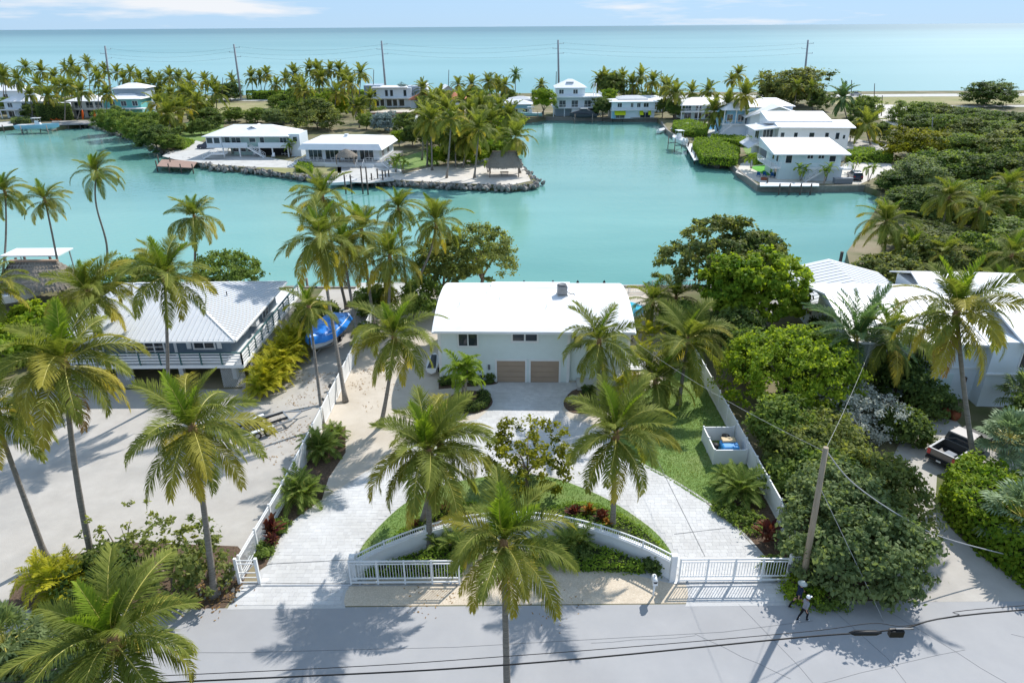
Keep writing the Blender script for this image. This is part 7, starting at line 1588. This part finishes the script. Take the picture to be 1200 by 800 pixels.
c = G(550, 471); hedge('ring_hedge', 'clipped dark ring hedge around the front feather palm', [(c.x+1.75*math.cos(a), c.y+1.75*math.sin(a)) for a in np.linspace(-2.6, .9, 12)]+[(c.x+1.0*math.cos(a), c.y+1.0*math.sin(a)) for a in np.linspace(.9, -2.6, 12)], .65, 'leaf_dark', 305, 170, .1)
hg = [tuple(G(*p)[:2]) for p in ((1102, 582), (1112, 612), (1150, 650), (1202, 690), (1260, 715), (1260, 640), (1200, 600), (1160, 572), (1125, 560))]
hedge('boundary_hedge', 'tall bright clipped hedge curving along the neighbour drive', hg, 2.2, 'leaf_lime', 306, 85, .2, wav=.25)
# clipped hedges on the canal terrace and far lots
def phedge(label, pts, h_, mt, sd, dens=22, leaf=.3): hedge('clipped_hedge', label, GP(pts), h_, mt, sd, dens, leaf, wav=.2)
phedge('big flat-topped green hedge at the canal corner below the terrace', [(800, 160), (827, 163), (829, 152), (808, 146), (789, 148), (789, 155)], 1.7, 'hedge', 310)
phedge('long flat-topped green hedge beside the pale canal dock', [(822, 193), (862, 195), (866, 182), (838, 170), (815, 169), (812, 176)], 1.8, 'hedge', 311)
phedge('dark clipped hedge below the sky blue house', [(832, 170), (880, 173), (880, 167), (834, 164)], 1.6, 'hedge', 312); phedge('dark clipped hedge beyond the dock house drive', [(992, 190), (1044, 192), (1044, 186), (992, 184)], 1.8, 'hedge', 313); phedge('low clipped hedge behind the big white house', [(1000, 181), (1024, 182), (1024, 178), (1000, 177)], 1.0, 'hedge', 314)
phedge('tall dark clipped hedge before the long garage wing', [(46, 142), (86, 141), (86, 138), (48, 139)], 5.0, 'leaf_dark', 315); phedge('low rounded hedge at the villa patio edge', [(196, 172), (215, 176), (228, 168), (212, 165)], 1.0, 'hedge', 316); phedge('low grey hedge by the porch house dock', [(14, 146), (36, 145), (36, 142), (16, 142)], 1.4, 'leaf_grey', 317)
phedge('long green hedge along the highway behind the dry field', [(290, 117), (436, 116), (436, 114), (290, 115)], 3.2, 'hedge', 318, 10, .4); phedge('low green bushes before the sand and villa stairs', [(348, 202), (366, 204), (366, 196), (350, 194)], 1.0, 'hedge', 319)
phedge('low green hedge behind the dock house terrace', [(884, 194), (912, 191), (912, 189), (884, 191)], .8, 'hedge', 320)

# ------------------------------------------------------------------ far palms
def fps(lst, label, group, **k):
    for i, t in enumerate(lst):
        far_palm(t[0], t[1], t[2], label.replace('distant', 'yellowing') if len(t) > 3 and t[3] == 'y' else label.replace('distant coconut', 'dark date') if len(t) > 3 else label, group, yellow=len(t) > 3 and t[3] == 'y', dark=len(t) > 3 and t[3] == 'd', seed=i, **k)
fps([(30, 80, 112), (103, 77, 118), (49, 89, 125), (64, 92, 126), (85, 80, 118), (92, 88, 122), (78, 86, 120), (112, 90, 122), (123, 84, 118), (137, 86, 122), (146, 92, 124), (153, 85, 122), (164, 93, 124), (175, 88, 124), (188, 92, 125), (199, 93, 126), (210, 97, 127), (223, 98, 128), (181, 101, 128), (165, 106, 130), (241, 96, 126)], 'distant coconut palm in the grove around the turquoise house', 'palms around the turquoise house')
fps([(21, 97, 136), (5, 95, 134), (57, 110, 141), (76, 106, 142), (35, 112, 140), (96, 110, 142), (115, 96, 142), (125, 108, 143), (46, 100, 135), (2, 88, 125), (66, 104, 138), (84, 100, 136)], 'distant coconut palm on the waterfront before the turquoise and porch houses', 'palms on the west waterfront')
fps([(253, 112, 146), (232, 120, 150), (213, 128, 155, 'y'), (197, 133, 160), (184, 124, 155, 'y'), (200, 112, 138), (215, 112, 140), (224, 116, 143)], 'distant coconut palm in the meadow left of the sage villa', 'palms in the meadow', s=1.15)
fps([(273, 95, 112), (295, 95, 115), (305, 92, 115), (313, 88, 114), (324, 98, 116)], 'distant coconut palm standing along the dry field edge', 'palms beyond the dry field')
fps([(335, 91, 125), (345, 90, 128), (354, 98, 140), (363, 86, 125), (372, 88, 128), (378, 92, 130), (387, 87, 128), (398, 87, 128), (406, 90, 130), (411, 102, 138, 'y'), (394, 108, 140, 'y'), (423, 90, 134), (419, 125, 150), (434, 117, 143), (357, 112, 142), (374, 97, 128), (349, 95, 130), (403, 99, 134)], 'distant coconut palm in the grove behind the two waterfront villas', 'palms behind the waterfront villas')
fps([(537, 104, 125), (553, 99, 125), (604, 93, 112, 'd'), (582, 97, 115), (634, 100, 118), (496, 105, 130), (572, 100, 118), (592, 102, 120)], 'distant coconut palm beside the terracotta and gabled houses', 'palms by the terracotta house')
fps([(496, 135, 188), (507, 122, 170), (505, 144, 200), (529, 142, 209), (541, 123, 168), (563, 125, 165), (561, 152, 209), (598, 133, 182), (604, 163, 203), (515, 120, 165), (541, 152, 192), (548, 160, 197), (586, 130, 165), (500, 150, 195), (522, 130, 175), (533, 160, 196), (575, 142, 180), (552, 136, 178)], 'distant coconut palm in the dense grove on the sand spit', 'palms on the sand spit', s=1.1)
fps([(703, 95, 124), (709, 90, 124), (718, 98, 126), (729, 92, 124), (741, 97, 126), (751, 92, 125), (765, 99, 128), (779, 101, 132), (792, 112, 140), (784, 108, 138)], 'distant coconut palm in the row behind the awning house', 'palms behind the awning house', s=1.1)
fps([(811, 107, 132), (830, 110, 136), (857, 98, 116), (865, 88, 114), (892, 97, 118)], 'distant coconut palm behind the terrace and sky blue houses', 'palms behind the terrace house')
fps([(837, 129, 158), (853, 125, 158), (873, 114, 160)], 'coconut palm on the canal terrace beside the blue pool', 'palms on the canal terrace', s=1.1)
fps([(934, 103, 128), (951, 107, 130)], 'coconut palm beside the big dark tree behind the white villas', 'palms behind the white villas')
far_palm(987, 114, 140, 'large dense date palm behind the big white house', None, dark=True, s=1.5); far_palm(1015, 147, 170, 'broad coconut palm in the sandy lot beside the dock house drive', None, s=1.25)
for px, py, s, lab in ((938, 213, .95, 'short feather palm before the dock house stair'), (967, 214, .9, 'short feather palm with thin stem at the dock house quay'), (880, 199, 1.0, 'short feather palm on the dock house terrace corner'), (1017, 215, .9, 'pair of short yellow-green palms on the dock house drive'), (1000, 203, .9, 'leafy young palm beside the dock house wall'), (273, 182, .9, 'slim young palm before the villa balcony'), (342, 184, 1.0, 'young palm between the two waterfront villas'), (348, 178, 1.0, 'second young palm at the villa corner'), (464, 203, .9, 'young palm at the pavilion house stair'), (472, 204, .8, 'small young palm beside the lamp post on the terrace'), (572, 203, .6, 'tiny young palm on the sand spit by the pavilion'), (445, 116, .8, 'thin young palm before the white modern house')):
    clump_palm(lab, G(px, py), 'adonidia', 2, 8, s*1.1, 400+px, 'young_palm', .7, (1.6, 3.4), 'palm tree', r=.09)
# ------------------------------------------------------------------ far trees
for px, cy, by, w, mt, lab in (
 (132, 138, 153, 30, 'leaf', 'dark rounded mangrove bush beside the boardwalk end'), (150, 142, 158, 34, 'leaf', 'green mangrove bush on the west shore next to the boardwalk'), (164, 150, 166, 34, 'leaf', 'mangrove bush in the middle of the west shore'), (184, 160, 175, 40, 'leaf_dark', 'dark mangrove mound at the west shore by the pier'), (172, 142, 158, 30, 'leaf', 'bush behind the dark mangrove mound'), (204, 165, 176, 22, 'leaf', 'small bush at the patio edge'), (140, 128, 146, 14, 'leaf_grey', 'thin feathery casuarina tree by the turquoise house'),
 (246, 136, 150, 34, 'leaf_dark', 'dark round bush behind the sage villa left end'), (236, 146, 158, 20, 'leaf_dark', 'dark low bush left of the sage villa'), (270, 106, 118, 30, 'leaf_dark', 'dark bush beyond the dry field'), (276, 133, 143, 22, 'leaf', 'shrubby tree behind the villa roof left'), (302, 134, 144, 24, 'leaf', 'shrubby tree behind the villa roof middle'), (324, 136, 146, 26, 'leaf_grey', 'grey shrubby tree behind the villa roof right'), (340, 128, 142, 26, 'leaf', 'leafy tree behind the villa gap'),
 (372, 133, 152, 52, 'leaf_olive', 'large olive tree behind the pavilion house'), (360, 120, 136, 34, 'leaf', 'lighter tree behind the olive one'), (392, 120, 137, 34, 'leaf_lime', 'yellow-green tree behind the pavilion roof'), (453, 141, 154, 32, 'leaf_blue', 'silvery blue-grey tree beside the pavilion house'), (476, 142, 164, 28, 'leaf_dark', 'dark dense tree right of the silver one'), (484, 156, 172, 26, 'leaf_dark', 'dark bush behind the garden lawn'), (468, 158, 172, 18, 'leaf_lime', 'slim yellow-green shrub at the garden lawn'), (430, 140, 152, 20, 'leaf', 'small tree behind the pavilion roof right'),
 (512, 180, 194, 26, 'leaf_lime', 'yellow-green bush at the garden lawn corner'), (534, 178, 193, 30, 'leaf', 'green bush under the spit palms'), (556, 176, 192, 32, 'leaf_lime', 'yellow-green bush in the middle of the spit'), (578, 175, 190, 30, 'leaf_lime', 'yellow-green bush near the spit pavilion'), (594, 172, 188, 22, 'leaf', 'green bush at the canal edge of the spit'), (545, 150, 172, 40, 'leaf', 'leafy tree in the heart of the spit grove'), (580, 150, 170, 40, 'leaf_lime', 'yellowish tree on the canal side of the spit grove'), (515, 155, 176, 36, 'leaf', 'leafy tree on the left of the spit grove'), (570, 118, 138, 30, 'leaf', 'tree between terracotta house and canal cottage'), (600, 140, 158, 24, 'leaf', 'leafy bush at the canal edge beside the cottage'),
 (637, 113, 138, 26, 'leaf_lime', 'bright yellow-green tree left of the three-storey house'), (582, 98, 114, 20, 'leaf_dark', 'dark round tree behind the canal cottage'), (475, 106, 124, 24, 'leaf_blue', 'pale silvery tree before the modern house'), (712, 112, 132, 22, 'leaf_lime', 'yellow-green tree right of the three-storey house'), (706, 122, 138, 22, 'leaf_dark', 'dark bush between the two canal houses'), (716, 95, 125, 30, 'leaf_dark', 'dark tree behind the canal houses gap'), (776, 122, 138, 18, 'leaf_dark', 'dark bush right of the awning house'), (790, 126, 140, 20, 'leaf', 'green bush under the palms right of the awning house'),
 (926, 101, 124, 62, 'leaf_rust', 'big dark spreading tree behind the white villas'), (905, 104, 122, 30, 'leaf_dark', 'dark tree beside the big spreading one'), (958, 114, 130, 24, 'leaf_dark', 'dark bush under the palms behind the big white house'), (1010, 122, 138, 30, 'leaf', 'green bush behind the large date palm'), (1008, 134, 150, 26, 'leaf_dark', 'dark bush beside the big white house right wall'), (996, 150, 166, 20, 'leaf_rust', 'brownish bush below the broad palm'), (1030, 150, 166, 22, 'leaf_dark', 'dark bush at the sandy lot edge'),
 (1155, 110, 124, 44, 'leaf_dark', 'lone umbrella-shaped tree beside the highway'),
 (1064, 166, 188, 52, 'leaf_gold', 'golden green round tree beside the dock house drive')): far_tree(px, cy, by, w, mt, lab)
RT = [(1062, 122, 138, 34, 'leaf'), (1082, 120, 138, 36, 'leaf'), (1105, 124, 140, 36, 'leaf_olive'), (1128, 128, 144, 38, 'leaf_dark'), (1150, 130, 146, 38, 'leaf'), (1180, 138, 152, 40, 'leaf_dark'), (1075, 140, 156, 40, 'leaf_dark'), (1105, 142, 160, 44, 'leaf'), (1135, 146, 164, 46, 'leaf_olive'), (1165, 150, 168, 46, 'leaf'), (1195, 152, 172, 46, 'leaf_olive'), (1095, 162, 182, 48, 'leaf_dark'), (1125, 166, 188, 52, 'leaf'), (1158, 168, 190, 54, 'leaf_olive'), (1192, 172, 196, 52, 'leaf'), (1052, 212, 226, 40, 'leaf_dark'),
      (1072, 200, 224, 54, 'leaf_grey'), (1105, 192, 218, 60, 'leaf'), (1140, 196, 222, 60, 'leaf_dark'), (1180, 198, 226, 62, 'leaf_olive'), (1062, 226, 252, 60, 'leaf_dark'), (1095, 226, 256, 66, 'leaf_dark'), (1130, 224, 256, 66, 'leaf'), (1170, 226, 260, 70, 'leaf'), (1210, 220, 254, 60, 'leaf_olive'), (1085, 262, 296, 76, 'leaf_rust'), (1125, 268, 302, 76, 'leaf_olive'), (1200, 262, 300, 80, 'leaf'), (1165, 285, 318, 76, 'leaf')]
LEAFWORD = {'leaf': 'mid green', 'leaf_dark': 'dark green', 'leaf_olive': 'olive green', 'leaf_grey': 'grey-green', 'leaf_rust': 'rusty olive'}
for i, (px, cy, by, w, mt) in enumerate(RT): far_tree(px, cy+(9 if by < 150 else 4 if by < 200 else 0 if by < 250 else 12 if by < 280 else 22), by+(5 if by < 150 else 0), w*1.0, mt, LEAFWORD[mt]+' tree '+('in the thicket next to the highway verge' if by < 158 else 'in the middle of the thicket behind the golden tree' if by < 200 else 'on the canal bank across from the dock house' if by < 265 else 'behind the white neighbour house roofs'), 'trees of the east thicket', seed=i*3, hr=.26)

# ------------------------------------------------------------------ fallen leaves and bits of dead frond
def litter(label, poly, n, seed, size=.14, z=.03):
    rs = np.random.RandomState(seed); P = np.array(poly); a, b = P.min(0), P.max(0); q = rs.uniform(a, b, (n*6, 2)); q = q[in_poly(q, poly)][:n]
    cl = q[rs.randint(0, len(q), max(3, n//18))]; q = cl[rs.randint(0, len(cl), n)]+rs.normal(0, .5, (n, 2))
    C = np.column_stack([q, z+rs.uniform(.004, .03, n)]); V, Q = leaf_quads(C, np.tile([0, 0, 3.5], (n, 1)), size, rs, 2.2)
    tag(put('leaf_litter', np_mesh('leaf_litter', V, [Q], [M['frond_dead']], tint=rs.rand(n))), label, 'leaf litter', None, 'stuff')
litter('dry brown leaves scattered on the marl lot beside the white fence', GP([(300, 520), (350, 440), (400, 430), (370, 500), (340, 560)]), 420, 1, .075)
litter('dry leaves lying around the sea grape verge stones', GP([(215, 712), (262, 712), (275, 684), (230, 680)]), 260, 2, .09)
litter('dry leaves strewn over the gravel verge and road edge', [(-9, 27.2), (9.5, 27.3), (9.5, 29.6), (-9, 29.5)], 90, 3, .06, .016)
litter('dry leaves along the neighbour drive under the dark branches', GP([(1000, 700), (1050, 660), (1075, 620), (1100, 640), (1040, 700)]), 160, 4, .06)
litter('brown palm litter on the sandy yard below the palms', GP([(410, 480), (460, 480), (470, 440), (430, 430)]), 160, 5, .07)

def grass(label, poly, n, seed, z, hole=None):
    rs = np.random.RandomState(seed); P = np.array(poly); q = rs.uniform(P.min(0), P.max(0), (n, 2)); q = q[in_poly(q, poly)]; m = len(q); a = rs.uniform(0, 6.28, m); h_ = rs.uniform(.05, .12, m); w = .02
    d = np.stack([np.cos(a), np.sin(a)], 1); p = np.stack([-d[:, 1], d[:, 0]], 1); ln = rs.normal(0, .04, (m, 2)); zc = np.full(m, z)
    V = np.stack([np.column_stack([q-p*w, zc]), np.column_stack([q+p*w, zc]), np.column_stack([q+ln, zc+h_])], 1).reshape(-1, 3)
    tag(put('lawn_grass', np_mesh('lawn_grass', V, [np.arange(3*m).reshape(m, 3)], [M['grass']], tint=np.clip(.45+.3*np.sin(q[:, 0]*.9)*np.cos(q[:, 1]*.7)+rs.normal(0, .22, m), 0, 1))), label, 'grass', None, 'stuff')
M['grass'] = leaf_mat('grass_blade', (.10, .18, .035), (.30, .36, .12), .35, rnd=0)
grass('short lawn grass on the island behind the curved wall', island + wall_arc[::-1], 26000, 1, .05)
grass('short lawn grass along the right white fence', smooth_poly(rl, 3, True), 42000, 2, .03)

FB = [(14, 122, 132, 26, 'leaf'), (40, 128, 138, 22, 'leaf_dark'), (62, 120, 130, 26, 'leaf'), (92, 122, 131, 26, 'leaf_olive'), (112, 116, 127, 22, 'leaf'), (150, 112, 124, 28, 'leaf_dark'), (170, 116, 129, 26, 'leaf'), (188, 112, 124, 26, 'leaf_olive'), (206, 122, 134, 24, 'leaf'), (222, 114, 126, 26, 'leaf_dark'), (238, 120, 133, 22, 'leaf'), (190, 142, 152, 22, 'leaf'), (212, 148, 158, 20, 'leaf_olive'), (330, 118, 128, 26, 'leaf'), (350, 114, 126, 26, 'leaf_dark'), (378, 112, 124, 30, 'leaf'), (405, 116, 128, 28, 'leaf_olive'), (424, 118, 130, 22, 'leaf_dark'), (442, 132, 142, 20, 'leaf'), (500, 118, 132, 24, 'leaf_dark'), (524, 116, 128, 24, 'leaf'), (556, 112, 124, 26, 'leaf_dark'), (740, 112, 124, 26, 'leaf_dark'), (762, 114, 127, 24, 'leaf'), (812, 118, 130, 18, 'leaf'), (596, 110, 120, 18, 'leaf')]
for i, (px, cy, by, w, mt) in enumerate(FB): far_tree(px, cy, by, w, mt, LEAFWORD[mt]+' bushy tree low among the far palms '+('west of the dry field' if px < 260 else 'behind the waterfront villas' if px < 460 else 'beside the terracotta house' if px < 650 else 'behind the canal houses'), 'low bushes between the far palms', seed=500+i, hr=.3)
